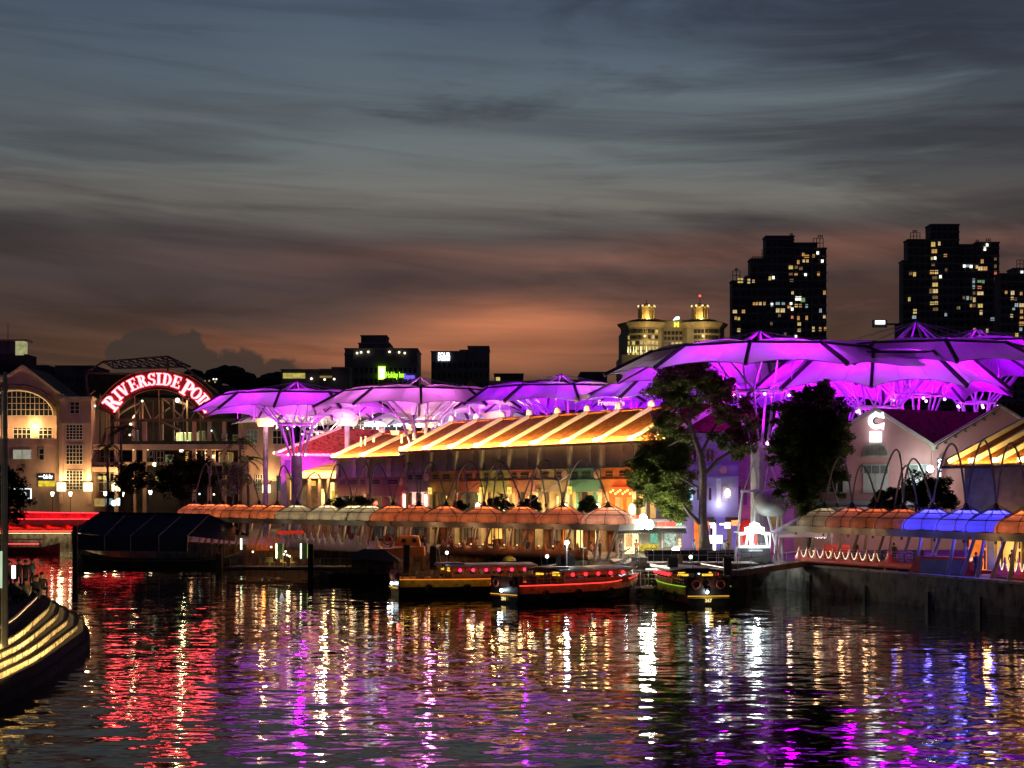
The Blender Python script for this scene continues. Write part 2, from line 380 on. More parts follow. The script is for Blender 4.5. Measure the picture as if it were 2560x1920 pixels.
# ---- near terrace with lit steps (left foreground)
CP=[(-17.5,40),(-19.5,52),(-21.3,64),(-23.9,75),(-26.2,84),(-28.3,90),(-31.2,94),(-36,96.2),(-44,97)]
def catmull(P,n=6):
    out=[]
    for i in range(len(P)-1):
        p0,p1,p2,p3=P[max(i-1,0)],P[i],P[i+1],P[min(i+2,len(P)-1)]
        for k in range(n):
            u=k/n; out.append(tuple(.5*((2*p1[q])+(-p0[q]+p2[q])*u+(2*p0[q]-5*p1[q]+4*p2[q]-p3[q])*u*u+(-p0[q]+3*p1[q]-3*p2[q]+p3[q])*u**3) for q in (0,1)))
    return out+[P[-1]]
EDGE=catmull(CP)
def arc(off):
    out=[]
    for i,(x,y) in enumerate(EDGE):
        a=EDGE[max(i-1,0)]; b=EDGE[min(i+1,len(EDGE)-1)]; dx_,dy_=b[0]-a[0],b[1]-a[1]; l=math.hypot(dx_,dy_)
        k=off*(.28+.72*max(0,min(1,(y-58)/22))); out.append((x+dy_/l*k,y-dx_/l*k))
    return out
def tslab(off,z0,z1): return G().slab(arc(off)+[(-60,97),(-60,40)],z0,z1)
ter=thing('terrace','dark curved river terrace with four rows of warm lit steps','terrace',(-24,72,0)); ter['kind']='structure'
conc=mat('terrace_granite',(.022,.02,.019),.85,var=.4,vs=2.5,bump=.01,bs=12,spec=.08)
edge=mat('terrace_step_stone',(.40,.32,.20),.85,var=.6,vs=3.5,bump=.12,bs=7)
part('base',tslab(3.0,-2,.45),conc,ter,world=True); part('base',tslab(2.75,.45,.93),conc,ter,world=True)
TR=[(2.45,.93,1.20),(1.95,1.23,1.50),(1.45,1.53,1.80),(.95,1.83,2.12)]
rs_=random.Random(4)
for off,z0,z1 in TR:
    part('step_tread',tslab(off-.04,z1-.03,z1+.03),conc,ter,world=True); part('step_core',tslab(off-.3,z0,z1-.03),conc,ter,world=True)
    A_=arc(off-.12); B_=arc(off-.45); pts=[]; 
    for i in range(8,len(A_)-7):
        for h_ in (0,.5):      # riser faced with separate rough stones
            a0=Vector(A_[i]).lerp(Vector(A_[i+1]),h_+.02); a1=Vector(A_[i]).lerp(Vector(A_[i+1]),h_+.48); c0=Vector(B_[i]).lerp(Vector(B_[i+1]),h_+.02); c1=Vector(B_[i]).lerp(Vector(B_[i+1]),h_+.48)
            j_=(a0-c0).normalized()*rs_.uniform(-.03,.03); a0=a0+j_; a1=a1+j_; zt_=z1-.035-rs_.uniform(0,.02)
            g=G().add([(*a0,z0),(*a1,z0),(*c1,z0),(*c0,z0),(*a0,zt_),(*a1,zt_),(*c1,zt_),(*c0,zt_)],[(0,3,2,1),(4,5,6,7),(0,1,5,4),(1,2,6,5),(2,3,7,6),(3,0,4,7)])
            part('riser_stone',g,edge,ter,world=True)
part('platform',tslab(.25,2.15,2.62),conc,ter,world=True)
part('platform_edge',G().path([(x,y,2.64) for x,y in arc(.28)],.06,5),mat('terrace_rim',(.12,.10,.10),.35),ter,world=True)
for off,z0,z1 in TR:
    A_=arc(off+.30)
    for i in range(6,len(A_)-8,5):
        p=Vector((*A_[i],z0+.12)); q=Vector((*A_[i+5],z0+.12)); xx=(q-p).normalized(); inw=Vector((-xx.y,xx.x,0))
        zz_=-(inw+Vector((0,0,.35))).normalized(); yy=zz_.cross(xx); c_=(p+q)/2-Vector((-24,72,0))
        o=lamp('AREA',tuple(c_),6*(q-p).length,(1,.66,.24),parent=ter,sx=(q-p).length,sy=.05); o.rotation_euler=Matrix((xx,yy,zz_)).transposed().to_euler()
solo('bank_ground',G().slab([(-59,40),(-59,97),(-120,140),(-120,20)],-2,2.6),paving,None,None,kind='structure')
# ================================================================ CANOPIES over the lanes
memb=cloth('canopy_membrane',(.55,.55,.57),.5,.10,.35)
seam=mat('membrane_seam',(.30,.28,.32),.6)
steel=mat('white_steel',(.62,.62,.64),.45,var=.1)
dsteel=mat('dark_steel',(.035,.033,.04),.5,var=.2)
concg=mat('column_concrete',(.36,.35,.34),.8,var=.25,vs=1.2,bump=.02,bs=4)
PUR=(.62,.05,1.0)
purlamp=glow_mat('purple_lamp_glass',(1,.35,1),9,var=.1)
def canopy(name,label,cx,cy,zr,R1,R2,drop,nb,ph,colr,power,zc,rc,zb,rb,ground=True,base_lamps=True,apex=1.9,cream=None,grp='tensile canopies over the lanes'):
    t=thing(name,label,'canopy',(cx,cy,GZ),group=grp)
    pt=lambda r,a,z:(r*math.cos(a),r*math.sin(a),z-GZ)
    ang=[ph+2*PI*k/nb for k in range(nb+1)]
    rr=[R2*(1+.05*math.sin(k*2.3+cx)) for k in range(nb)]; rr.append(rr[0])
    for k in range(nb):
        A0=Vector(pt(R1,ang[k],zr)); A1=Vector(pt(R1,ang[k+1],zr))
        B0=Vector(pt(rr[k],ang[k],zr-drop)); B1=Vector(pt(rr[k+1],ang[k+1],zr-drop))
        def sk(u,v):
            vm=v*(1-.24*4*u*(1-u)); a=A0.lerp(A1,u); b=B0.lerp(B1,u); p=a.lerp(b,vm)
            sag=.16*math.sin(PI*u)*math.sin(PI*min(1,v*.9)); p.z-=sag; return p
        part('skirt_panel',G().grid(10,6,sk),memb,t,smooth=True)
        for us in (.33,.67): part('seam',G().path([Vector(sk(us,v/5))+Vector((0,0,-.012)) for v in range(6)],.022,3),seam,t)
        part('edge_cable',G().path([sk(u/10,1) for u in range(11)],.035,3),steel,t)
        I0=Vector(pt(R1*.42,ang[k],zr+.25)); I1=Vector(pt(R1*.42,ang[k+1],zr+.25))
        def tp(u,v):
            p=A0.lerp(A1,u).lerp(I0.lerp(I1,u),v); p.z+=.42*math.sin(PI*u)*math.sin(PI*(v*.8+.2))**.7+.05; return p
        part('roof_cushion',G().grid(8,4,tp),memb,t,smooth=True)
        # dark rib running from the ring out to the tip
        part('rib',G().bar(A0+Vector((0,0,.02)),B0+Vector((0,0,.08)),.26,.38),dsteel,t)
        part('ring_beam',G().bar(A0,A1,.22,.24),dsteel,t)
        part('stay_cable',G().tube(pt(.12,ang[k],zr+apex),A0,.022,n=3),steel,t)
    # inner closing cone
    part('inner_cone',G().lathe([(R1*.42,zr+.25-GZ),(R1*.2,zr-.1-GZ),(.5,zr-.5-GZ)],nb,a0=ph,a1=ph+2*PI),memb,t,smooth=True)
    for k in range(6):
        a=ph+2*PI*k/6; part('mast_strut',G().tube(pt(R1*.30,a,zr+.15),pt(.08,a,zr+apex),.12,.08,5),steel,t)
    part('mast_head',G().lathe([(.02,zr+apex+.15-GZ),(.2,zr+apex-GZ),(.02,zr+apex-.2-GZ)],6),steel,t)
    nc=8
    part('collar_ring',G().torus((0,0,zc-GZ),rc,.11,24,5,ax='z'),steel,t)
    for k in range(nc):
        a=2*PI*(k+.5)/nc
        for s_ in (-.30,.30):
            part('branch_strut',G().tube(pt(rc,a,zc),pt(R1*.66,a+s_,zr-.35),.10,.07,5),steel,t)
        part('column_leg',G().tube(pt(rb,a+.1,zb),pt(rc,a,zc),.13,.10,6),steel,t)
    part('column',G().lathe([(rb*.8,0),(rb*.8,zb-GZ),(rb*.3,zb-GZ+.1)],14),concg,t,smooth=False)
    if base_lamps:
        for k in range(4):
            a=2*PI*k/4-PI/2+.35
            part('floodlight',G().ball(pt(rb*1.25,a,zb+.15),.17,8),purlamp,t)
    lamp('SPOT',(0,0,zb-GZ+.6),power*.30,colr,.35,t,aim=(0,0,zb+40),ang=R(112),blend=.5,name='canopy_uplight')
    for k in range(5):       # projectors on the collar ring, thrown out at the skirts
        a=2*PI*k/5-PI/2
        x_,y_=(rc+.25)*math.cos(a),(rc+.25)*math.sin(a)
        lamp('SPOT',(x_,y_,zc-GZ-.3),power*(.5 if cx<16 else .55),colr,.25,t,aim=(x_*4,y_*4,zc-GZ-.3+(rc*3)*.75),ang=R(84),blend=.4,name='canopy_projector')
        part('projector',G().ball((x_,y_,zc-GZ-.4),.13,6),purlamp,t)
    for k in range(8):       # smaller fittings under the skirt itself
        a=2*PI*k/8-PI/2+.2; r_=R1*.78
        lamp('SPOT',(r_*math.cos(a),r_*math.sin(a),zr-GZ-2.9),power*(.30 if cx<16 else .30),colr,.4,t,aim=(R2*1.05*math.cos(a),R2*1.05*math.sin(a),zr-GZ+2.2),ang=R(122),blend=.7,name='skirt_light')
        part('skirt_fitting',G().tube((r_*math.cos(a),r_*math.sin(a),zr-GZ-3.0),(r_*math.cos(a),r_*math.sin(a),zr-GZ-.5),.035,n=4),steel,t)
    lamp('POINT',(0,0,zr-GZ+.9),power*.016,colr,.15,t,name='mast_fill')  # added fill so the mast struts catch the canopy colour
    return t
a0=R(-86-90)
def C(px,D,zr=20.9,**k): return dict(cx=X(px,D),cy=D,zr=zr,**k)
std=dict(R1=9.7,R2=13.4,drop=2.2,nb=10,zc=17.3,rc=2.3,zb=13.2,rb=.9)
def cn(label,px,D,colr,power,ph,**o):
    k=dict(std); k.update(o); zr=k.pop('zr',20.9)
    return canopy('canopy',label,X(px,D),D,zr,k.pop('R1'),k.pop('R2'),k.pop('drop'),k.pop('nb'),ph,colr,power,k.pop('zc'),k.pop('rc'),k.pop('zb'),k.pop('rb'),**k)
cn('magenta lit tensile canopy at the left end, next to the red arched sign',742,199,(.60,.0,1.0),9500,R(-94))
cn('pale pink lit tensile canopy behind the orange roof, second from left end',1050,192,(1.0,.18,.95),7000,R(-86))
cn('violet lit tensile canopy third from the left, above the shophouse ridge',1402,187,(.40,.0,1.0),9500,R(-83))
cn('violet lit tensile canopy mostly hidden behind the tall tree crown',1735,178,(.38,.0,1.0),8500,R(-100))
cn('largest bright magenta canopy on the tall concrete column between two trees',1900,138,(.56,.0,1.0),13000,R(-104),zb=12.5,rb=1.05,zc=17.4,rc=2.35,R2=14.0)
cn('purple canopy farther back, its small mast just right of the big mast',2085,160,(.42,.0,1.0),8500,R(-90),R1=9)
cn('nearer purple canopy with long low skirts dipping above the first pink gable',2195,139,(.56,.0,1.0),8500,R(-70),zr=20.3,R1=8.2,R2=12.4,drop=3.3,zc=16.0,rc=1.9,zb=12.0,apex=1.4)
cn('purple canopy behind the dark gable roof, mast against the apartment tower',2290,142,(.42,.0,1.0),8500,R(-90),zr=21.4,apex=2.7)
cn('purple canopy at the right edge above the second pink gable',2440,158,(.45,.0,1.0),9000,R(-80),zr=23.2,zc=17.6,rc=1.9,zb=15.6,rb=1.4,R1=9.7)
# cream lit fabric funnels in the lane behind
crm=cloth('cream_membrane',(.80,.74,.60),.4)
def funnel(px,py_top,py_bot,D,rt,label):
    zt,zb_=Z(py_top,D),Z(py_bot,D)
    t=thing('fabric_funnel',label,'canopy',(X(px,D),D,GZ),group='cream fabric funnels in the lane')
    prof=[(rt*1.9,zt+.9-GZ),(rt*1.25,zt+.2-GZ),(rt,zt-.5-GZ),(rt*.72,(zt+zb_)/2-GZ),(rt*.55,zb_-GZ)]
    part('funnel_skin',G().lathe(prof,18),crm,t,smooth=True)
    part('column',G().lathe([(.35,0),(.35,zb_-GZ)],10),concg,t)
    part('uplight',G().ball((0,0,zb_-GZ-.1),.3,8),glow_mat('warm_uplight',(1,.72,.3),8),t)
    lamp('POINT',(0,0,zb_-GZ+.35),260,(1,.66,.25),.25,t)
    lamp('POINT',(0,-rt*1.5,zb_-GZ-.1),320,(1,.68,.28),.25,t)
funnel(868,1030,1064,212,2.3,'cream fabric funnel above the magenta lit tiled roof')
funnel(664,1035,1066,216,2.0,'cream fabric funnel left of the magenta lattice column')
funnel(1062,1030,1068,210,2.1,'cream fabric funnel behind the pink canopy collar ring')
funnel(1243,1030,1060,206,2.1,'cream fabric funnel behind the violet canopy, above the shophouse ridge')
# cream canopy strips of the row behind (scalloped)
def backcanopy(px,D,zr,label,colr,power):
    k=dict(std); cn(label,px,D,colr,power,R(-75),zr=zr,R1=8,R2=12.5,drop=2.2,grp='tensile canopies over the lanes',base_lamps=False)
backcanopy(800,222,20.6,'cream lit canopy in the row behind, below the magenta one',(1,.80,.50),10000)
backcanopy(1120,216,20.4,'dim mauve canopy in the row behind the pink one',(.75,.5,.9),5000)
# lower struts and frame of the tall central column
t=thing('steel_tripod','steel tripod frame standing round the foot of the tall concrete column','steel frame',(X(1892,137),136,GZ))
zt=Z(1228,136)-GZ
for a,b in ((-1.7,-1.2),(1.9,-1.2),(.1,2.0)):
    part('frame_beam',G().tube((a,b,zt),((1.9,-1.2,zt) if a<0 else ((.1,2.0,zt) if a>1 else (-1.7,-1.2,zt))),.12,n=6),steel,t)
for (x0,y0),(x1,y1) in (((-.3,-1.2),(-1.1,-2.2)),((.1,-1.2),(1.5,-2.2)),((-1.6,-1.1),(-2.2,-.6)),((1.7,-1.1),(1.0,-2.4)),((1.9,-1.1),(1.9,-1.0)),((-.6,-1.2),(.2,1.5))):
    part('tripod_leg',G().tube((x1,y1,0),(x0,y0,zt),.11,n=6),steel,t)
for x0,x1 in ((-1.5,.4),(-.2,-1.0),(.3,1.2),(1.6,.2)):
    part('raking_rod',G().tube((x0,-1.1,zt),(x1,-.6,zt+5.2),.05,n=5),steel,t)
solo('sphere_kiosk',G().lathe([(.05,0),(.8,.08),(1.3,.4),(1.52,.95),(1.5,1.35),(1.2,1.9),(.7,2.25),(.05,2.35)],24),mat('white_shell',(.20,.20,.19),.55,var=.15),'pale rounded shell pod behind the steel tripod, tinted purple on top','pod',(X(1928,134),134,Z(1292,134)),smooth=True)
# ================================================================ SKYLINE
dkc=mat('dark_tower_concrete',(.13,.125,.13),.8,var=.3,vs=.15)
dkg=mat('dark_glass',(.02,.022,.028),.15,var=.2,vs=.2)
ledge=mat('tower_ledge',(.26,.25,.24),.8,var=.2)
WC={'o':glow_mat('window_amber',(1,.50,.16),.62),'w':glow_mat('window_warm',(1,.72,.34),.75),'W':glow_mat('window_bright',(1,.95,.8),2.2,.2),
    'c':glow_mat('window_cool',(.55,.75,.8),.55),'y':glow_mat('window_yellow',(.95,.72,.20),.7),'g':glow_mat('window_green',(.35,.62,.25),.5),'d':glow_mat('window_dim',(.55,.35,.18),.30),'r':glow_mat('window_red',(1,.25,.12),.8)}
def tower(label,D,blocks,wins,zx,zy,zf,floor=3.3):
    """blocks: (px0,px1,pytop,depth,setback) silhouette pieces; wins: zoom-window coords"""
    x0=min(b[0] for b in blocks); x1=max(b[1] for b in blocks)
    t=thing('apartment_tower',label,'tower',(X((x0+x1)/2,D),D,GZ))
    for a,b,tp,dp,sb in blocks:
        part('tower_block',G().bb(X(a,D),X(b,D),D+sb,D+sb+dp*.3,GZ,Z(tp,D)),dkc,t,world=True)
        z=GZ+floor; g=G(); g2=G()
        while z<Z(tp,D)-1:
            g.bb(X(a,D)-.25,X(b,D)+.25,D+sb-.5,D+sb-.004,z,z+.35)
            z+=floor
        n=max(2,int((b-a)/14)); w=(X(b,D)-X(a,D))/n
        for i in range(n):
            for z2 in range(int((Z(tp,D)-GZ-3)/floor)):
                g2.bb(X(a,D)+w*(i+.2),X(a,D)+w*(i+.8),D+sb-.06,D+sb-.02,GZ+floor*(z2+1)+.9,GZ+floor*(z2+1)+2.6)
        part('floor_ledges',g,ledge,t,world=True,kind='stuff'); part('dark_windows',g2,dkg,t,world=True,kind='stuff')
        part('roof_parapet',G().bb(X(a,D)-.3,X(b,D)+.3,D+sb-.3,D+sb+dp*.3,Z(tp,D),Z(tp,D)+.5),ledge,t,world=True)
    shared={}
    for wv in wins:
        x,y,w,h=wv[:4]; c=wv[4] if len(wv)>4 else rnd.choice('wwoy')
        px=zx+x/zf; py=zy+y/zf; w=w/zf/F*D; h=h/zf/F*D; w=round(max(w,.9),1); h=round(max(h,1.2),1)
        blk=[b for b in blocks if b[0]-1<=px<=b[1]+1 and b[2]-2<=py] or [blocks[0]]
        sb=min(b[4] for b in blk)
        key=(w,h)
        if key not in shared:
            g=G().bb(-w/2,w/2,-.1,0,-h/2,h/2); me=g.mesh('window'); shared[key]=me
            g=G()
            for q in range(1,max(2,int(w/1.2))): g.bb(-w/2+w*q/max(2,int(w/1.2))-.05,-w/2+w*q/max(2,int(w/1.2))+.05,-.16,-.1,-h/2,h/2)
            g.bb(-w/2-.08,w/2+.08,-.2,-.1,-h/2-.15,-h/2); fm=g.mesh('frame'); fm.materials.append(dkc); shared[(key,'f')]=fm
        o=bpy.data.objects.new('window',shared[key]); col.objects.link(o); o.parent=t
        if not shared[key].materials: shared[key].materials.append(WC['w'])
        o.material_slots[0].link='OBJECT'; o.material_slots[0].material=WC[c]
        l=t.location; o.location=(X(px,D)-l.x,sb-.14,Z(py,D)-l.z)
        f=bpy.data.objects.new('frame',shared[(key,'f')]); col.objects.link(f); f.parent=o
    return t
T1=[(1790,345,40,25,'o'),(1760,330,20,30,'o'),(1845,345,20,25,'o'),(1880,320,20,20,'W'),(1717,395,12,35),(1765,385,14,25),(1797,385,14,25),(1920,390,14,25,'W'),(1648,445,35,30,'y'),(1700,440,25,25,'d'),(1740,450,30,20,'d'),
(1648,500,30,25,'d'),(1698,497,25,25,'o'),(1780,502,12,20,'W'),(1887,500,15,35,'o'),(1655,557,30,25,'d'),(1467,540,16,35,'y'),(1497,533,14,20,'W'),(1215,555,45,40,'y'),(1292,558,22,40,'w'),(1938,663,14,35,'o'),(1663,665,14,20),
(1718,710,50,35,'W'),(1757,720,36,40,'g'),(1335,757,20,28,'o'),(1360,757,22,30,'o'),(1390,755,12,30,'w'),(1425,757,20,35,'o'),(1485,765,20,20,'W'),(1535,758,35,25,'c'),(1583,760,25,25,'c'),(1650,760,14,16,'W'),(1635,785,30,26,'o'),(1660,805,16,20,'W'),
(1535,817,30,35,'w'),(1578,817,36,35,'w'),(1700,772,25,28,'w'),(1735,772,22,28,'o'),(1790,775,14,30,'c'),(1168,825,35,30,'w'),(1242,825,25,35,'o'),(1175,880,20,30,'o'),(1202,885,20,18,'y'),(1718,880,18,35,'o'),(1790,878,12,35,'o'),
(1725,930,28,30,'y'),(1843,978,20,42,'w'),(1902,978,20,35,'o'),(1945,975,14,30,'o'),(1725,985,25,25,'w'),(1202,985,25,30,'w'),(1650,1078,45,14,'w'),(1700,1078,40,14,'W'),(1740,1080,30,14,'w'),(1697,1040,12,16,'W'),(1905,818,10,35,'c'),(1937,872,12,26),(1660,875,12,18,'r'),(1550,860,22,18,'d'),(1600,1020,18,22,'d'),(1480,930,18,22,'d'),(1330,560,10,12,'w')]
tw1=tower('dark stepped apartment tower with scattered lit windows, left of the two tall ones',620,[(1831,1868,703,22,1),(1878,1930,648,24,1.4),(1915,1985,592,26,0),(1975,2045,608,26,1.2),(2030,2066,622,24,0),(1868,1880,690,20,2)],T1,1500,540,3.456)
T2=[(1015,375,50,60,'y'),(1095,365,14,50,'w'),(1030,465,70,50,'o'),(1000,560,30,35,'y'),(1040,555,20,20,'W'),(1015,640,40,40,'d'),(1000,740,55,50,'o'),(1058,740,40,50,'w'),(1035,820,60,50,'d'),(1110,800,28,30,'W'),(1040,905,70,50,'y'),(990,990,50,60,'d'),(1045,990,60,50,'w'),
(1040,1070,70,45,'d'),(1000,1150,50,40,'y'),(1055,1145,45,40,'w'),(1045,1235,65,50,'d'),(1175,520,40,30,'o'),(1185,715,14,50,'d'),(775,760,35,65,'y'),(725,750,40,50,'d'),(705,1095,30,50,'y'),(780,1255,45,60,'y'),(770,1330,50,40,'c'),(1435,655,26,28,'W'),(1525,660,34,36,'W'),(1475,650,50,16,'c'),
(1640,690,60,50,'w'),(1705,690,50,50,'o'),(1595,670,26,40,'w'),(1665,600,35,60,'o'),(1840,565,10,32,'d'),(1560,850,20,60,'c'),(1630,855,50,40,'g'),(1680,860,30,50,'g'),(1560,930,20,50,'c'),(1630,938,50,25,'r'),(1640,1020,80,50,'w'),(1565,1010,15,40,'d'),(1430,1070,18,40,'d'),(1480,1075,8,55,'c'),(1525,1080,14,45,'d'),(1567,1100,24,60,'w'),
(1525,1170,14,55,'o'),(1567,1175,14,40,'d'),(1640,1180,60,50,'y'),(1650,1270,35,60,'w'),(1365,1205,24,26,'g'),(1340,1210,20,20,'d'),(1790,1355,25,40,'c'),(1825,1355,22,40,'c'),(1180,1300,28,40,'c'),(1570,1500,18,50,'w'),(1640,1515,20,44,'d'),(1635,1590,60,44,'w'),(1700,1595,20,40,'d'),(1730,1510,10,50,'w'),(1840,660,10,45,'d'),(1840,830,10,45,'d'),(1840,745,10,45,'r'),(1700,430,8,50,'W'),(1730,380,14,16,'W')]
tw2=tower('tallest dark apartment tower with a column of lit yellow windows on its shaft',640,[(2259,2282,652,22,1),(2271,2330,600,24,0.6),(2326,2398,563,26,0),(2398,2450,612,24,1.2),(2442,2499,607,26,.5)],T2,2140,540,5.267)
T3=[(1975,1005,25,40,'o'),(2060,1010,45,60,'w'),(2055,1085,35,40,'w'),(2100,1095,25,25,'d'),(2112,1175,45,50,'c'),(2185,1180,60,60,'w'),(2185,1255,35,50,'o'),(2048,1315,14,45,'w'),(2185,1330,40,45,'o'),(2185,1415,60,50,'o'),(2175,1490,35,45,'c'),(2115,1565,40,60,'y'),(2190,740,30,40,'W'),(2018,1620,14,35,'d'),(2070,1625,10,40,'W'),(2180,1020,14,40,'o'),(2075,1220,10,26,'c')]
tower('dark apartment tower cut off by the right edge of the view',600,[(2501,2545,686,24,0),(2535,2640,672,26,.6)],T3,2140,540,5.267)
# roof rails and aerials
def rails(t,D,sets):
    for a,b,tp,h in sets:
        n=max(2,int((b-a)/7)); g=G()
        for i in range(n+1): g.tube((X(a+(b-a)*i/n,D),D,Z(tp,D)),(X(a+(b-a)*i/n,D),D,Z(tp-h,D)),.14,n=4)
        for q in (.55,1): g.tube((X(a,D),D,Z(tp-h*q,D)),(X(b,D),D,Z(tp-h*q,D)),.12,n=4)
        part('roof_railing',g,dkc,t,world=True)
rails(tw1,620,[(1832,1850,703,26),(1838,1844,677,6),(1880,1912,648,6),(1905,1915,648,24),(1975,1982,592,8),(2033,2058,622,26),(2045,2056,596,8)])
rails(tw2,640,[(2276,2300,600,18),(2282,2292,582,6),(2330,2396,563,3),(2440,2446,612,12),(2466,2476,607,10)])
rails(tw2,600,[(2542,2558,672,22)])
# ---- hotel with twin lit cupolas
D=450
hs=mat('hotel_stone',(.32,.27,.17),.7,var=.2,vs=.3); hgl=mat('hotel_glass',(.03,.03,.028),.2)
t=thing('domed_hotel','broad stone hotel with twin golden lit cupolas on its curved roof','hotel',(X(1684,D),D,GZ))
part('main_block',G().bb(X(1562,D),X(1808,D),D+2,D+26,GZ,Z(818,D)),hs,t,world=True)
part('left_bay',G().lathe([(6.75,0),(6.75,Z(818,D)-GZ)],8,c=(X(1612,D),D+4,GZ)),hs,t,world=True)
part('right_bay',G().lathe([(6.75,0),(6.75,Z(818,D)-GZ)],8,c=(X(1758,D),D+4,GZ)),hs,t,world=True)
part('podium',G().bb(X(1552,D),X(1620,D),D-4,D+20,GZ,Z(890,D)),hs,t,world=True)
crn=mat('hotel_cornice',(.45,.36,.18),.7)
for px in (1612,1758):
    part('cornice',G().lathe([(6.7,Z(820,D)),(7.6,Z(812,D)),(7.9,Z(807,D)),(7.2,Z(805,D))],8,c=(X(px,D),D+4,0)),crn,t,world=True)
part('parapet',G().bb(X(1640,D),X(1735,D),D+1.4,D+2.4,Z(818,D),Z(800,D)),hs,t,world=True)
part('roof_mass',G().prism([(X(1600,D),Z(806,D)),(X(1640,D),Z(797,D)),(X(1740,D),Z(797,D)),(X(1775,D),Z(806,D))],D+3,D+20),mat('copper_green',(.10,.13,.09),.7),t,world=True)
lamp('AREA',(X(1690,D)-X(1684,D),-14,Z(860,D)-GZ),1300,(1,.72,.36),parent=t,aim=(X(1690,D)-X(1684,D),2,Z(830,D)-GZ),sx=16,sy=2)  # added fill so the middle block stands out; no fitting belongs to it
# windows in bays
wl=[('w',.8),('y',1)]
for b,px0,px1,n in ((0,1568,1645,8),(1,1650,1728,8),(2,1732,1803,8)):
    for r_ in range(9):
        py=826+r_*14
        for i in range(n):
            px=px0+(px1-px0)*(i+.5)/n
            if b==1: yy=D+1.9
            else:
                c=1612 if b==0 else 1758; dx_=X(px,D)-X(c,D); yy=D+4-math.sqrt(max(.1,6.62**2-dx_*dx_))-.05
                if abs(dx_)>6.2: continue
            lit=(b==0 and r_ in (2,3,4) and rnd.random()<.8) or (b==1 and r_==2 and 2<i<6) or (b==0 and rnd.random()<.15) or rnd.random()<.02
            m=(WC['y'] if rnd.random()<.6 else WC['w']) if lit else hgl
            part('window',G().bb(X(px,D)-.42,X(px,D)+.42,yy-.05,yy,Z(py+9,D),Z(py,D)),m,t,world=True)
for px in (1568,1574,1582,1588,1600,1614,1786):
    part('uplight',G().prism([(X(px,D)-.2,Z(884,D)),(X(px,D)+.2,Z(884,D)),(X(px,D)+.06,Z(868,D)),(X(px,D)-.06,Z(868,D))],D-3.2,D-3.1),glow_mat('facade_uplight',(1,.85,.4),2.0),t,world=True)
gold=mat('cupola_gold',(.55,.40,.16),.6)
for c,px in enumerate((1621,1756)):
    r0=4.0 if c==0 else 3.8; cz=Z(795,D)
    part('dome_base',G().lathe([(r0*1.5,Z(806,D)),(r0*1.35,Z(797,D)),(r0*.95,Z(794,D)),(r0*.9,cz)],18,c=(X(px,D),D+6,0)),mat('copper_green',(.10,.13,.09),.7),t,world=True)
    part('drum',G().lathe([(2.0,cz),(2.0,Z(765,D)),(2.6,Z(762,D)),(2.4,Z(757,D)),(.1,Z(752,D))],14,c=(X(px,D),D+6,0)),gold,t,world=True)
    for i in range(8):
        a=2*PI*i/8+.2; x=X(px,D)+2.5*math.cos(a); y=D+6+2.5*math.sin(a)
        part('colonnade_column',G().tube((x,y,cz),(x,y,Z(765,D)),.16,n=6),crn,t,world=True)
        part('crown_lamp',G().ball((x,y-.2,Z(760,D)),.34,6),glow_mat('crown_glow',(1,.8,.4),1.5),t,world=True)
    part('finial',G().tube((X(px,D),D+6,Z(752,D)),(X(px,D),D+6,Z(742 if c==0 else 734,D)),.12,.05,5),dsteel,t,world=True)
    lamp('POINT',(X(px,D)-t.location.x,D+2.2-t.location.y,cz+.4-GZ),650,(1,.68,.25),.3,t)
    lamp('POINT',(X(1612 if c==0 else 1758,D)-t.location.x,D-5.2-t.location.y,Z(840,D)-GZ),420,(1,.68,.25),.3,t)
part('beacon',G().ball((X(1756,D),D+6,Z(733,D)),.35,8),glow_mat('red_beacon',(1,.06,.04),4),t,world=True)
part('roof_sign',G().prism([(X(1683,D),Z(800,D)),(X(1700,D),Z(797,D)),(X(1699,D),Z(790,D)),(X(1690,D),Z(791,D))],D+1,D+1.2),glow_mat('sign_white_cool',(.75,1,.95),2.2,.1),t,world=True)
m_=text('hotel_letter','M',1.9,glow_mat('sign_yellow',(1,.75,.08),1.6,.1),t,(X(1692,D)-t.location.x,.9,Z(811,D)-GZ),.1,.12)
# ---- mid distance blocks
def block(label,D,boxes,c=dkc,name='office_block',cat='building'):
    t=thing(name,label,cat,(X((boxes[0][0]+boxes[0][1])/2,D),D,GZ))
    for i,(a,b,tp,sb,dp) in enumerate(boxes):
        part('wall_block',G().bb(X(a,D),X(b,D),D+sb,D+sb+dp,GZ,Z(tp,D)),c,t,world=True)
        part('roof_edge',G().bb(X(a,D)-.2,X(b,D)+.2,D+sb-.2,D+sb+dp,Z(tp,D),Z(tp,D)+.35),ledge,t,world=True)
        n=int((b-a)/12)
        if n>1 and Z(tp,D)-GZ>12:
            g=G()
            for k in range(n):
                for f in range(int((Z(tp,D)-10)/3.4)):
                    g.bb(X(a+(b-a)*(k+.2)/n,D),X(a+(b-a)*(k+.8)/n,D),D+sb-.05,D+sb-.01,9+f*3.4,10.7+f*3.4)
            part('dark_windows',g,dkg,t,world=True,kind='stuff')
    return t
D=480
t=block('dark stepped hotel block with small roof lights and a glowing green and violet sign',D,[(862,1043,873,0,20),(862,884,887,-.5,3),(895,972,858,2,14),(900,964,838,3,10)],name='stepped_hotel',cat='hotel')
for px,py in ((893,883),(903,881),(921,880),(974,880),(998,881),(1012,883)):
    part('roof_lamp',G().ball((X(px,D),D-.4,Z(py,D)),.34,6),glow_mat('warm_white_lamp',(1,.85,.55),3,.1),t,world=True)
gr=glow_mat('sign_lime',(.45,1,.04),2.2,.1)
part('sign_panel',G().bb(X(946,D),X(964,D),D-.7,D-.5,Z(949,D),Z(916,D)),gr,t,world=True)
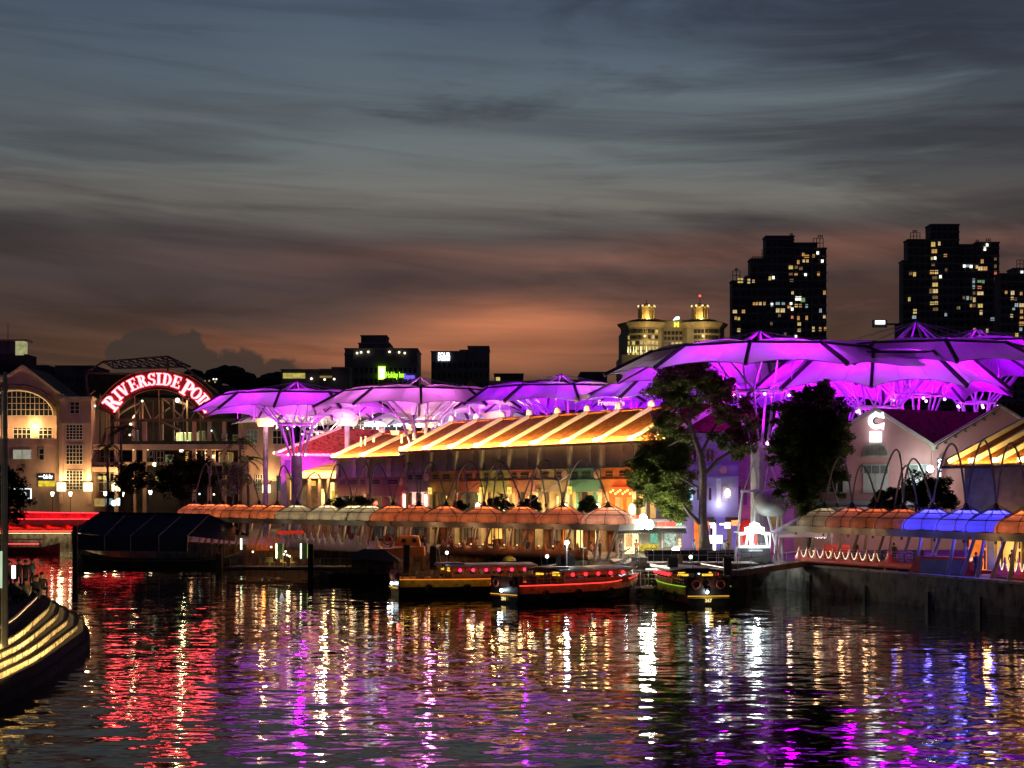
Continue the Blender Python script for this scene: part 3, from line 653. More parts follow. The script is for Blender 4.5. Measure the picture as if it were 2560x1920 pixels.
part('sign_face',G().bb(X(948.5,D),X(962,D),D-.78,D-.71,Z(946.5,D),Z(919,D)),glow_mat('sign_pale_green',(.8,1,.6),3,.1),t,world=True)
l=t.location
text('sign_lettering','Holiday Inn',2.6,gr,t,(X(987.5,D)-l.x,-.65,Z(938,D)-GZ),.1,.03,width=44/F*D)
text('sign_lettering','Express',2.3,glow_mat('sign_violet',(.22,.12,1),2.0,.1),t,(X(1024,D)-l.x,-.65,Z(942,D)-GZ),.1,.02,width=26/F*D)
D=500
fp=mat('grey_tower_panel',(.13,.13,.135),.7,var=.15,vs=.3)
t=block('grey slab hotel with a white glowing rooftop sign on its left corner',D,[(1078,1170,880,0,20),(1150,1172,876,1,16),(1170,1222,868,-1,20)],fp,name='slab_hotel',cat='hotel')
wsn=glow_mat('sign_white',(.85,.93,1),2.6,.1); l=t.location
text('sign_lettering','FOUR',1.6,wsn,t,(X(1110,D)-l.x,-.25,Z(886.5,D)-GZ),.1,.05,width=30/F*D)
text('sign_lettering','POINTS',1.3,wsn,t,(X(1110,D)-l.x,-.25,Z(894,D)-GZ),.1,.05,width=30/F*D)
text('sign_lettering','BY SHERATON',.8,wsn,t,(X(1110,D)-l.x,-.25,Z(900,D)-GZ),.08,.03,width=29/F*D)
D=430
t=block('low dark building with a yellow lit glass top floor, behind the left canopy',D,[(703,795,926,0,14),(795,862,922,4,14),(828,870,919,2,10)],name='low_rise',cat='building')
part('lit_gallery',G().bb(X(708,D),X(763,D),D-.3,D-.1,Z(946,D),Z(933,D)),glow_mat('gallery_glow',(.62,.50,.12),.8),t,world=True)
part('lit_gallery',G().bb(X(775,D),X(843,D),D+3.6,D+3.8,Z(942,D),Z(937,D)),glow_mat('gallery_glow_dim',(.50,.35,.12),.5),t,world=True)
for px,py in ((779,947),(812,949),(836,948)): part('terrace_lamp',G().ball((X(px,D),D-.4,Z(py,D)),.32,6),glow_mat('warm_white_lamp',(1,.85,.55),3,.1),t,world=True)
for lab,D,bx in (('squat dark rooftop block between the slab hotel and the domed hotel',520,[(1452,1518,932,0,20)]),('low pale roofed block right of the slab hotel',520,[(1236,1308,936,0,20)]),
   ('long flat dark block on the skyline behind the gabled mall',520,[(138,235,916,0,20)]),('small dark block on the skyline above the mall gable',520,[(77,118,915,0,20)]),
   ('dark tiled roofed block behind the violet canopy',330,[(1340,1480,953,0,12)]),('dark tiled roofed block left of the violet canopy mast',330,[(1225,1352,956,0,12)])):
    tt=block(lab,D,bx,name='skyline_block')
    a,b,tp=bx[0][:3]
    if 'low pale' in lab: part('window',G().bb(X(1240,D),X(1250,D),D-.1,D-.02,Z(952,D),Z(943,D)),WC['y'],tt,world=True)
D=330
for px0,px1,pk,bs,lab in ((930,1010,945,975,'brown tiled gable roof behind the pink canopy cables'),(1160,1205,950,972,'small brown gable roof behind the violet canopy')):
    t=thing('gabled_house',lab,'building',(X((px0+px1)/2,D),D,GZ))
    part('roof',G().prism([(X(px0,D),Z(bs,D)),(X(px1,D),Z(bs,D)),(X((px0+px1)/2-8,D),Z(pk,D))],D,D+12),mat('brown_roof',(.22,.12,.06),.8),t,world=True)
    part('wall',G().bb(X(px0+4,D),X(px1-4,D),D+.5,D+11,GZ,Z(bs,D)),dkc,t,world=True)
# hillside treeline with scattered lights
g=G(); rn=random.Random(5)
D=560
for i in range(60):
    px=470+i*4.2; h=922+10*math.sin(i*.21)+rn.uniform(-5,5)+ (14 if i>35 else 0)
    g.ball((X(px,D),D+rn.uniform(0,8),Z(h+22,D)),3.3*rn.uniform(.8,1.2),6,(1.2,1,.9)); 
solo('wooded_ridge',g,mat('far_foliage',(.03,.035,.025),.9),None,None,kind='structure')
g=G(); D=620; pts=[(-150,1000),(-150,948),(0,944),(120,938),(240,930),(330,936),(470,928),(620,948),(760,950),(900,960),(1300,950),(1600,958),(2000,950),(2700,950),(2700,1000)]
g.add([(X(a,D),D+30,Z(b,D)) for a,b in pts]+[(X(-150,D),D+30,0),(X(2700,D),D+30,0)],[tuple(range(len(pts)))[::-1]])
g=G()
def hill(u,v):
    px=-200+2950*u; h=940+8*math.sin(px*.011)+5*math.sin(px*.031)+3*math.sin(px*.09)
    return (X(px,D),D+60*v,Z(h,D)*(math.sin(PI*min(v*.5+.0,.5))if v>0 else 0)) 
g.grid(120,4,hill)
solo('hills',g,mat('hill_dark',(.03,.03,.026),.95),None,None,kind='structure')
D=540
for px,py,c in ((499,948,'W'),(503,951,'w'),(510,947,'y'),(534,947,'W'),(540,948,'W'),(505,956,'o'),(516,950,'y'),(545,955,'w')):
    pass
t=thing('hillside_house','distant lit house on the wooded ridge right of the arched sign','house',(X(520,D),D,GZ))
part('wall',G().bb(X(495,D),X(545,D),D,D+8,GZ,Z(944,D)),dkc,t,world=True)
for px,py,c in ((499,948,'W'),(505,955,'w'),(512,953,'y'),(534,948,'W'),(541,948,'W'),(523,952,'y'),(538,955,'y')):
    part('window',G().bb(X(px,D)-.25,X(px,D)+.25,D-.1,D-.02,Z(py+1.8,D),Z(py-1.8,D)),WC[c],t,world=True)
solo('billboard_crane',G().bb(X(2182,500),X(2218,500),500,501,Z(818,500),Z(800,500)).bb(X(2215,500),X(2250,500),500.2,500.8,Z(812,500),Z(808,500)).bb(X(2238,500),X(2256,500),500.2,501,GZ,Z(808,500)),dkc,'dark rooftop gantry sign box with a white panel between the two towers','sign',world=True)
sg=thing('sign_light_panel','small glowing white panel on the dark gantry between the towers','sign',(X(2200,500),499.9,Z(806,500)))
part('panel',G().bb(-1.6,1.6,-.1,0,-.6,.6),glow_mat('sign_white',(.85,.93,1),2.6,.1),sg)
# ================================================================ GABLED MALL with the red arched sign (far left)
D=265
plas=mat('mall_plaster',(.50,.33,.23),.8,var=.28,vs=.35,streaks=.4)
mtrim=mat('mall_trim',(.50,.40,.27),.7,var=.15)
mull=mat('window_mullion',(.55,.50,.40),.5,var=.1)
gdk=mat('mall_glass',(.02,.022,.02),.1,var=.3)
mroof=mat('mall_roof',(.05,.045,.045),.8)
mall=thing('riverside_mall','pink plastered riverside mall with a gabled wing and tall gridded windows','mall',(X(150,D),D,GZ))
def bx(px0,px1,py0,py1,y0=0,y1=.3): return G().bb(X(px0,D),X(px1,D),D+y0,D+y1,Z(py1,D),Z(py0,D))
# gabled wing (recessed above the terrace)
gp=[(-60,1068),(-60,985),(44,916),(141,990),(141,1068)]
part('gable_wall',G().prism([(X(a,D),Z(b,D)) for a,b in gp],D+3,D+3.6),plas,mall,world=True)
for (a,b),(c,d) in (((-66,990),(44,911)),((44,911),(147,990))):
    part('gable_coping',G().bar((X(a,D),D+2.9,Z(b,D)),(X(c,D),D+2.9,Z(d,D)),.5,.42),mtrim,mall,world=True)
part('gable_roof',G().prism([(X(-66,D),Z(990,D)),(X(44,D),Z(912,D)),(X(147,D),Z(990,D))],D+3.7,D+18),mroof,mall,world=True)
def gwin(px0,px1,py0,py1,nc,nr,m,y=0,parent=mall,lab=None,fw=.10,name='window'):
    w=part(name,bx(px0,px1,py0,py1,y-.10,y-.02),m,parent,world=True,label=lab)
    g=G(); x0,x1,z0,z1=X(px0,D),X(px1,D),Z(py1,D),Z(py0,D)
    for i in range(nc+1): x=x0+(x1-x0)*i/nc; g.bb(x-fw/2,x+fw/2,D+y-.18,D+y-.101,z0,z1)
    for i in range(nr+1): z=z0+(z1-z0)*i/nr; g.bb(x0,x1,D+y-.19,D+y-.105,z-fw/2,z+fw/2)
    f=part('glazing_bars',g,mull,None); f.parent=w
    l=Vector(LOC[parent.name][0]); f.data.transform(Matrix.Translation(-l)); return w
# arched window
cx_,rx_,base,ry=16+12,93-0,1037,63
pts=[(cx_-rx_*math.cos(PI*i/20),base-ry*math.sin(PI*i/20)) for i in range(21)]
aw=part('arched_window',G().prism([(X(a,D),Z(b,D)) for a,b in pts],D+2.88,D+2.97),gdk,mall,world=True)
g=G()
for i in range(-8,9):
    px=cx_+i*11.5; 
    if abs(px-cx_)<rx_-1: h=ry*math.sqrt(1-((px-cx_)/rx_)**2); g.bb(X(px,D)-.05,X(px,D)+.05,D+2.8,D+2.87,Z(base,D),Z(base-h,D))
for k in range(4):
    h=k*15.5; w_=rx_*math.sqrt(1-(h/ry)**2); g.bb(X(cx_-w_,D),X(cx_+w_,D),D+2.79,D+2.865,Z(base-h,D)-.05,Z(base-h,D)+.05)
f=part('glazing_bars',g,mull,aw); f.data.transform(Matrix.Translation(-Vector(mall.location)))
part('arch_surround',G().path([(X(cx_-(rx_+4)*math.cos(PI*i/20),D),D+2.7,Z(base-(ry+4)*math.sin(PI*i/20),D)) for i in range(21)],.38,5),mtrim,mall,world=True)
part('arch_hood',G().path([(X(cx_-(rx_+12)*math.cos(PI*i/20),D),D+2.75,Z(base-3-(ry+10)*math.sin(PI*i/20),D)) for i in range(2,19)],.3,4),mat('arch_hood_brick',(.24,.13,.10),.8),mall,world=True)  # hood in a darker brick brown than the surround
gwin(19,63,1060,1095,4,3,gdk,3.2); gwin(83,117,1062,1096,3,3,gdk,3.2)
part('terrace_wall_recess',bx(-60,141,1066,1100,3.2,3.7),plas,mall,world=True)
part('terrace_parapet',bx(-70,158,1096,1112,-.3,.2),plas,mall,world=True)
part('terrace_floor',bx(-60,158,1098,1101,.2,3.6),mtrim,mall,world=True)
part('lower_wall',bx(-200,158,1108,1324,0,14),plas,mall,world=True)
gwin(33,79,1124,1148,2,1,glow_mat('office_light',(.48,.47,.36),.65,.3,.6),0)
for a in (98,125): gwin(a,a+13,1122,1150,1,2,gdk,0)
part('shop_panel',bx(97,137,1184,1202,-.25,-.05),mat('black_sign_board',(.02,.02,.02),.4),mall,world=True)
part('shop_display',bx(97,137,1202,1216,-.25,-.05),glow_mat('yellow_display',(.85,.62,.05),1.0,.5,1.2),mall,world=True)
part('round_logo',G().lathe([(.02,0),(.42,0),(.42,.1),(.02,.1)],12),wsn,mall).location=(X(104,D)-X(150,D),-.3,Z(1192,D)-GZ); kids(mall)[-1].rotation_euler=(R(90),0,0)
text('shop_lettering','Cafe Bar',.95,wsn,mall,(X(121,D)-X(150,D),-.32,Z(1192,D)-GZ),.06,.03,width=24/F*D)
# square tower block with three gridded windows
part('tower_wall',bx(155,233,1000,1324,-1.2,14),plas,mall,world=True)
part('tower_cornice',bx(151,236,993,1001,-1.6,14.2),mtrim,mall,world=True)
for a in (155,226): part('corner_pilaster',bx(a-1,a+8,1060,1260,-1.5,-1.15),plas,mall,world=True)
part('string_course',bx(153,235,1058,1062,-1.6,-1.15),mtrim,mall,world=True)
gwin(181,204,1006,1035,2,3,gdk,-1.2); gwin(171,212,1063,1099,5,5,gdk,-1.2); gwin(171,212,1113,1161,5,5,gdk,-1.2)
gwin(171,212,1177,1224,5,6,glow_mat('hall_dim_yellow',(.14,.12,.05),.5,.6,.7),-1.2)
part('white_pier',bx(141,156,985,1100,.1,6),mat('pale_pier',(.45,.38,.28),.8),mall,world=True)
# lantern boxes at the foot of the piers
lb=glow_mat('lantern_box_glass',(1,.80,.42),3.2,.15)
for px in (161,227,297):
    o=part('wall_lantern',bx(px-9,px+9,1207,1228,-2.3,-1.3),lb,mall,world=True)
    c=G().prism([(X(px-12,D),Z(1202,D)),(X(px+12,D),Z(1202,D)),(X(px+9,D),Z(1207,D)),(X(px-9,D),Z(1207,D))],D-2.5,D-1.2)
    c=part('lantern_hood',c,mroof,o); c.data.transform(Matrix.Translation(-Vector(mall.location)))
    lamp('POINT',(X(px,D)-X(150,D),-2.6,Z(1196,D)-GZ),900,(1,.62,.28),.4,mall)
    lamp('POINT',(X(px,D)-X(150,D),-3.1,Z(1218,D)-GZ),160,(1,.62,.28),.4,mall)
lamp('POINT',(X(76,D)-X(150,D),2.0,Z(1066,D)-GZ),700,(1,.72,.30),.3,mall)
part('wall_light',G().bb(X(74,D),X(79,D),D+2.7,D+3,Z(1068,D),Z(1058,D)),lb,mall,world=True)
lamp('AREA',(X(40,D)-X(150,D),.5,Z(1098,D)-GZ),1500,(1,.60,.30),parent=mall,aim=(X(40,D)-X(150,D),4.5,Z(960,D)-GZ),sx=14,sy=.4)
# rooftop tank and lantern of the building behind
t=thing('roof_lantern','lit glass lantern on the dark roof behind the mall gable, with a thin mast','roof lantern',(X(35,D+14),D+14,Z(882,D+14)))
D2=D+14
part('base',G().bb(X(-30,D2),X(66,D2),D2,D2+6,Z(935,D2),Z(885,D2)),mroof,t,world=True)
part('glass_box',G().bb(X(39,D2),X(60,D2),D2-.1,D2+2,Z(888,D2),Z(853,D2)),glow_mat('lantern_dim',(.42,.42,.20),.8,.4,1.2),t,world=True)
part('grey_box',G().bb(X(-10,D2),X(39,D2),D2,D2+2,Z(886,D2),Z(853,D2)),mat('grey_box',(.12,.12,.11),.7),t,world=True)
part('roof_slab',G().bb(X(-20,D2),X(69,D2),D2-.6,D2+3,Z(853,D2),Z(849,D2)),mtrim,t,world=True)
part('mast',G().tube((X(20,D2),D2,Z(880,D2)),(X(20,D2),D2,Z(808,D2)),.09,.04,5),dsteel,t,world=True)
# box sign at street level
t=thing('framed_sign','white neon framed dark signboard low on the mall wall by the trees','sign',(X(64,D),D-2,Z(1228,D)))
part('board',G().bb(X(42,D),X(87,D),D-2,D-1.8,Z(1246,D),Z(1222,D)),mat('black_sign_board',(.02,.02,.02),.4),t,world=True)
g=G()
for a,b,c,d in ((42,1222,87,1222),(87,1222,87,1246),(87,1246,70,1246)): g.bar((X(a,D),D-2.1,Z(b,D)),(X(c,D),D-2.1,Z(d,D)),.16,.16)
part('neon_frame',g,wsn,t,world=True)
text('sign_lettering','pump',1.5,wsn,t,(0,-.12,Z(1234,D)-Z(1228,D)),.06,.03,width=22/F*D)
# ---- atrium with steel trusses and balconies (right of the tower block)
atr=thing('glass_atrium','steel trussed glass atrium under the red arched sign with lit balcony rooms','mall',(X(400,D),D,GZ))
tst=mat('truss_steel',(.12,.085,.07),.6); tbr=mat('steel_lit_tone',(.50,.38,.22),.5)  # second steel is the same truss with lamplight put into its colour
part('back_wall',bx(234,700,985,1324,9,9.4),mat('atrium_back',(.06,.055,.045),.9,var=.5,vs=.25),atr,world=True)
part('slab_edge',bx(236,620,1111,1124,-1,8),plas,atr,world=True); part('slab_edge',bx(236,620,1155,1163,0,8),plas,atr,world=True)
part('slab_edge',bx(236,300,1168,1180,-1.5,8),plas,atr,world=True); part('lintel_beam',bx(290,620,1046,1054,.5,1),tst,atr,world=True)
for px in (290,335,361,485,523,560,600):
    part('column',bx(px-4.5,px+4.5,1054,1324,0,.7),plas,atr,world=True)
for px in (245,262,268,291,345,352,378,393,402,430,464,512):
    z0=Z(1100 if px>300 else 1180,D); z1=Z(985 if px<300 else 1000,D)
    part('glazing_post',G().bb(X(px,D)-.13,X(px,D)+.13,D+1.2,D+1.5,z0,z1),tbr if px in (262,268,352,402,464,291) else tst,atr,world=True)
def truss(pts,name='roof_truss',y=2.2,w=.3,m=tst):
    g=G()
    for a,b in pts: g.bar((X(a[0],D),D+y,Z(a[1],D)),(X(b[0],D),D+y,Z(b[1],D)),w,w)
    part(name,g,m,atr,world=True)
# roof: ridge line with crossed lattice
truss([((250,901),(412,888)),((412,888),(482,935)),((250,901),(205,930)),((276,918),(470,914)),((205,930),(482,935)),((250,901),(276,918)),((412,888),(470,914))])
g=[]; 
for i in range(8):
    a=(250+i*20.2,901-i*1.62); b=(276+i*24,918-.5*i); a2=(250+(i+1)*20.2,901-(i+1)*1.62); b2=(276+(i+1)*24,918-.5*(i+1))
    g+= [(a,b2),(a2,b),(a,b)]
truss(g,'lattice',2.4,.18)
for ab in (((482,935),(540,980)),((412,888),(412,930)),((205,930),(212,1000))): truss([ab],'rafter',2.3)
part('roof_glass',G().add([(X(205,D),D+3,Z(930,D)),(X(482,D),D+3,Z(935,D)),(X(550,D),D+3,Z(985,D)),(X(215,D),D+3,Z(985,D)),(X(215,D),D+3.2,Z(985,D))],[(0,1,2,3)]),gdk,atr,world=True)
truss([((300,1090),(330,1040)),((330,1040),(356,1000)),((352,1000),(376,1052)),((376,1052),(424,1016)),((424,1016),(395,990)),((395,990),(470,1060)),((424,1016),(440,1060)),((470,990),(448,1040)),((448,1040),(420,1054)),((500,1000),(470,1050)),((240,1000),(290,1050)),((245,1010),(270,1000)),((212,985),(232,1000))],'diagonal_brace',1.4,.22,tst)
truss([((356,1005),(376,1052)),((376,1052),(396,1034)),((410,1026),(420,1018)),((402,995),(420,1008)),((215,1000),(222,985)),((222,985),(233,975))],'lit_tone_brace',1.1,.16,tbr)
part('arch_truss',G().path([(X(395-150*math.cos(R(8)+R(164)*i/30)*.98,D),D+1.8,Z(1128-150*math.sin(R(8)+R(164)*i/30)*.88,D)) for i in range(31)],.28,5),tst,atr,world=True)
part('lower_arch_rail',G().path([(X(280+i*14,D),D+.6,Z(1075-26*math.sin(PI*i/12),D)) for i in range(13)],.2,4),tst,atr,world=True)
rooms=[(432,470,1080,1110,'room_green_bright',(.72,.80,.30),1.0),(470,486,1080,1108,'room_yellow',(.45,.42,.14),.7),(488,517,1076,1108,'room_dim',(.16,.15,.06),.6),(547,560,1082,1108,'room_cool',(.45,.75,.45),1.1),(404,424,1136,1158,'room_green',(.25,.33,.14),.7),(350,372,1108,1140,'room_dark',(.05,.06,.05),.5),(320,340,1075,1106,'room_dark2',(.09,.09,.08),.6),
 (455,462,1128,1152,'room_orange',(.95,.42,.08),1.2),(540,575,1130,1158,'room_amber',(.30,.20,.06),.5),(575,600,1085,1112,'room_dim',(.16,.15,.06),.6)]
for a,b,c,d,n,cc,es in rooms: gwin(a,b,c,d,max(1,int((b-a)/9)),1,glow_mat(n,cc,es,.45,.5),3,atr,None,.12,'lit_room')
for a,b,c,d in ((350,376,1126,1160),(382,400,1126,1160),(238,262,1112,1170),(264,286,1116,1170),(236,262,1182,1228),(264,284,1182,1228),(505,530,1124,1160)): gwin(a,b,c,d,2,2,gdk,3,atr)
for a,b,c,d in ((352,362,1190,1202),(382,392,1190,1202),(236,246,1190,1198),(250,258,1190,1198)): gwin(a,b,c,d,1,1,glow_mat('room_yellow2',(.7,.66,.12),1.0,.4),2,atr,None,.1,'lit_room')
for px,py,r_,m in ((445,1001,.42,'W'),(357,1003,.2,'W'),(328,1061,.24,'W'),(326,1087,.22,'W'),(239,1015,.18,'c'),(455,1127,.36,'W'),(335,1124,.14,'w'),(371,1124,.14,'w'),(492,1133,.14,'w'),(515,1133,.14,'w'),(456,1229,.25,'W'),(388,1161,.4,'g'),(530,1077,.14,'c'),(500,1235,.16,'c'),(536,1236,.18,'W')):
    part('ceiling_lamp',G().ball((X(px,D),D-.4,Z(py,D)),r_,6),glow_mat('lamp_'+m,{'W':(1,.85,.55),'w':(1,.7,.35),'c':(.5,.9,.8),'g':(.75,.9,.55)}[m],3.2,.05),atr,world=True)
for x,y,z,e,c in ((380,1.0,1115,500,(1,.62,.28)),(452,2,1090,420,(.9,.85,.4)),(520,1,1140,300,(1,.6,.3)),(270,1,1010,260,(1,.6,.3)),(450,.6,1005,300,(1,.7,.4)),(330,1,1040,220,(1,.6,.35))):
    lamp('POINT',(X(x,D)-X(400,D),y,Z(z,D)-GZ),e,c,.3,atr)
part('planter_rail',bx(330,620,1103,1111,-1.2,-1.0),mat('planter_green',(.03,.035,.015),.9,var=.5,vs=3),atr,world=True)
# right wing
rw=thing('mall_wing','right wing of the mall with gridded windows behind the palm tree','mall',(X(650,D),D+1,GZ))
part('wall',bx(600,716,1002,1324,1,12),plas,rw,world=True)
part('cornice',bx(598,718,997,1002,.7,12),mtrim,rw,world=True)
gwin(615,642,1074,1108,3,3,glow_mat('room_cooldim',(.08,.10,.07),.6),1,rw); gwin(680,712,1076,1110,3,2,gdk,1,rw); gwin(618,632,1025,1050,2,2,gdk,1,rw)
gwin(636,654,1186,1228,3,4,glow_mat('hall_dim_yellow',(.14,.12,.05),.5,.6,.7),1,rw); gwin(688,708,1188,1228,1,1,glow_mat('room_cooldim',(.08,.10,.07),.6),1,rw)
o=part('wall_lantern',bx(658,676,1212,1232,-1,-.1),lb,rw,world=True)
c=part('lantern_hood',G().prism([(X(652,D),Z(1200,D)),(X(681,D),Z(1200,D)),(X(675,D),Z(1211,D)),(X(659,D),Z(1211,D))],D-1.2,D),mroof,o); c.data.transform(Matrix.Translation(-Vector(rw.location)))
lamp('POINT',(X(667,D)-X(650,D),-2.4,Z(1196,D)-GZ),1000,(1,.62,.28),.3,rw); lamp('POINT',(X(667,D)-X(650,D),-2.6,Z(1225,D)-GZ),200,(1,.62,.28),.3,rw)
part('down_light',G().ball((X(684,D),D+.6,Z(1132,D)),.25,6),glow_mat('warm_white_lamp',(1,.85,.55),3,.1),rw,world=True)
# ---- THE SIGN: serif capitals on an arch
def seg_ring(cx,cy,rx,ry,tx,ty,a0,a1,n=10):
    """list of quads; tx/ty stroke thickness at the horizontal / vertical ends"""
    out=[]
    for i in range(n):
        q=[]
        for a,inn in ((a0+(a1-a0)*i/n,0),(a0+(a1-a0)*(i+1)/n,0),(a0+(a1-a0)*(i+1)/n,1),(a0+(a1-a0)*i/n,1)):
            a=R(a); q.append((cx+(rx-inn*tx)*math.cos(a),cy+(ry-inn*ty)*math.sin(a)))
        out.append(q)
    return out
def qd(x0,y0,x1,y1): return [(x0,y0),(x1,y0),(x1,y1),(x0,y1)]
def dg(x0,y0,x1,y1,w): return [(x0-w/2,y0),(x0+w/2,y0),(x1+w/2,y1),(x1-w/2,y1)]
def sf(x,y,w=.36,h=.09): return qd(x-w/2,y if y<.5 else y-h,x+w/2,y+h if y<.5 else y)
def glyph(c):
    s=[qd(.12,0,.34,1)] if c in 'RIEDP' else []
    if c=='I': return s+[sf(.23,0,.46),sf(.23,1,.46)],.46
    if c=='R': return s+[sf(.23,0,.42),sf(.14,1,.28)]+seg_ring(.36,.74,.34,.26,.22,.09,-90,90)+[qd(.3,.91,.38,1),qd(.3,.48,.38,.57),dg(.46,.52,.70,0,.24),sf(.74,0,.28)],.84
    if c=='P': return s+[sf(.23,0,.44),sf(.14,1,.28)]+seg_ring(.36,.71,.36,.29,.22,.09,-90,90)+[qd(.3,.91,.38,1),qd(.3,.42,.38,.51)],.74
    if c=='D': return s+[qd(0,0,.14,.09),qd(0,.91,.14,1)]+seg_ring(.36,.5,.44,.5,.22,.09,-90,90,14)+[qd(.3,.91,.38,1),qd(.3,0,.38,.09)],.82
    if c=='E': return s+[qd(0,0,.14,.09),qd(0,.91,.14,1),qd(.32,.91,.70,1),qd(.32,0,.72,.09),qd(.32,.455,.56,.545),qd(.63,.72,.70,1),qd(.65,0,.74,.29),qd(.52,.38,.58,.62)],.76
    if c=='V': return [dg(.16,1,.42,0,.25),dg(.66,1,.46,0,.10),sf(.15,1,.36),sf(.66,1,.30)],.82
    if c=='S': return seg_ring(.33,.73,.29,.27,.17,.09,10,265,14)+seg_ring(.33,.27,.31,.29,.18,.09,-170,90,14)+[qd(.55,.68,.62,1),qd(.02,0,.09,.32),dg(.22,.57,.44,.42,.24)],.66
    if c=='O': return seg_ring(.42,.5,.42,.52,.22,.09,0,360,24),.84
    if c=='N': return [qd(.14,0,.23,1),qd(.67,0,.76,1),dg(.2,1,.68,0,.26),sf(.18,0,.34),sf(.10,1,.22),sf(.72,1,.32)],.90
    if c=='T': return [qd(.27,0,.49,1),sf(.38,0,.44),qd(.02,.91,.74,1),qd(.02,.70,.09,1),qd(.67,.70,.74,1)],.76
redn=mat('red_neon',None,emit=(1,.06,.07),es=16.0)
sign=thing('arched_sign','glowing red arched serif sign reading RIVERSIDE POINT','sign',(X(395,D-1.5),D-1.5,Z(1094.5,D-1.5)))
DS=D-1.5; px_=DS/F
for c,a,hh in (('R',-52.5,40),('I',-43.2,30),('V',-35.6,30),('E',-25.2,30),('R',-15.4,30),('S',-6,30),('I',1.0,30),('D',9.0,30),('E',18.6,30),('P',31.2,39),('O',40.9,30),('I',48.2,30),('N',54.6,30),('T',62,30)):
    qs,w=glyph(c); g=G(); hgt=hh*px_; r0=(147-hh/2-(3 if hh>35 else 0))*px_
    for q in qs: g.prism([((x-w/2)*hgt*.98,(y)*hgt) for x,y in q],-.28,-.10)
    # each letter is turned to follow the arch
    ar=R(a); vs=[]
    for x,y,z in g.v: zz=z+r0; vs.append((x*math.cos(ar)+zz*math.sin(ar),y,-x*math.sin(ar)+zz*math.cos(ar)))
    g.v=vs; part('letter_'+c.lower() if False else 'letter',g,redn,sign)
g=G()
def arcb(u,v): a=R(-64+132*u); r_=(126+42*v)*px_; return (r_*math.sin(a),.18,r_*math.cos(a))
part('backing_panel',g.grid(40,3,arcb),mat('sign_backing',(.035,.012,.012),.6,var=.3,vs=.6),sign)
for rr_ in (121,173): part('arch_rail',G().path([(rr_*px_*math.sin(R(-66+136*i/40)),.1,rr_*px_*math.cos(R(-66+136*i/40))) for i in range(41)],.08,5),tst,sign)
for a in (-60,-30,0,30,60): part('support_post',G().tube((120*px_*math.sin(R(a)),.5,120*px_*math.cos(R(a))),(120*px_*math.sin(R(a)),1.9,-3.0),.1,n=4),tst,sign)
# ---- street lamps in front of the mall
pole=mat('lamp_post_green',(.03,.035,.03),.4)
lampg=glow_mat('street_lamp_globe',(1,.82,.60),7,.05)
def street_lamp(px,py,D,label):
    t=thing('street_lamp',label,'street lamp',(X(px,D),D,GZ),group='street lamps before the mall')
    z=Z(py,D)-GZ
    part('post',G().tube((0,0,0),(0,0,z-.5),.08,.05,6),pole,t)
    part('globe',G().lathe([(.02,-.5),(.18,-.45),(.30,.1),(.26,.2),(.02,.22)],10,(0,0,z)),lampg,t)
    part('cap',G().lathe([(.34,.2),(.02,.45)],10,(0,0,z)),pole,t)
    lamp('POINT',(0,-.45,z),60,(1,.72,.45),.2,t)
for px,py,l in ((131,1233,'street lamp in front of the mall, leftmost of the row above the red bridge'),(176,1233,'small street lamp between the two square wall lanterns'),(263,1232,'street lamp right of the gridded tower block, above the bridge rail end'),(306,1234,'street lamp just right of the third wall lantern'),(376,1229,'lone street lamp under the dark trees, rightmost of the row')):
    street_lamp(px,py,250,l)
for a,b,c,d,m,l in ((236,262,1246,1266,'amber','lit amber kiosk window left of the white round sign'),(262,280,1246,1262,'cool','cool lit kiosk window beside the white round sign')):
    solo('kiosk_window',G().bb(X(a,252),X(b,252),252,252.3,Z(d,252),Z(c,252)),glow_mat('kiosk_'+m,(.5,.32,.10) if m=='amber' else (.25,.36,.36),.8,.5,1.5),l,'window',world=True)
t=thing('round_sign','white glowing round shop signs at ground level of the mall','sign',(X(292,252),251.7,Z(1256,252)))
for dx_,r_ in ((-6,.5),(6,.62)): part('disc',G().ball((dx_*252/F,0,.1*dx_/6),r_,10,(1,.2,1)),glow_mat('sign_cool',(.75,1,.95),2.6,.1),t)
# ================================================================ RED BRIDGE
D=226
br=thing('footbridge','red lit steel footbridge crossing the river mouth with glowing railings','bridge',(X(120,D),D,3.2))
rp=mat('bridge_red_paint',(.55,.05,.04),.5)
def bz(px): return (px-27)/(357-27)*6
part('deck',G().bb(X(-150,D),X(372,D),D,D+5,Z(1312,D),Z(1299,D)),mat('bridge_concrete',(.10,.07,.065),.7),br,world=True)
rl=mat('bridge_led_red',None,emit=(1,.03,.05),es=5,samp=True)
part('rail_light',G().bar((X(-150,D),D-.05,Z(1278,D)),(X(357,D),D-.05,Z(1284,D)),.08,.10),rl,br,world=True)
part('rail_light',G().bar((X(-150,D),D-.12,Z(1297,D)),(X(357,D),D-.12,Z(1297.5,D)),.06,.07),rl,br,world=True)
for i in range(40):
    px=-150+i*13
    part('rail_post',G().bb(X(px,D)-.05,X(px,D)+.05,D-.02,D+.06,Z(1299,D),Z(1279,D)),rp,br,world=True)
part('rail_panel',G().bb(X(-150,D),X(357,D),D+.10,D+.16,Z(1297,D),Z(1281,D)),mat('rail_mesh_red',(.60,.06,.07),.6,var=.5,vs=.5),br,world=True)
part('girder',G().bb(X(-150,D),X(335,D),D+.6,D+1.0,Z(1324,D),Z(1312,D)),rp,br,world=True)
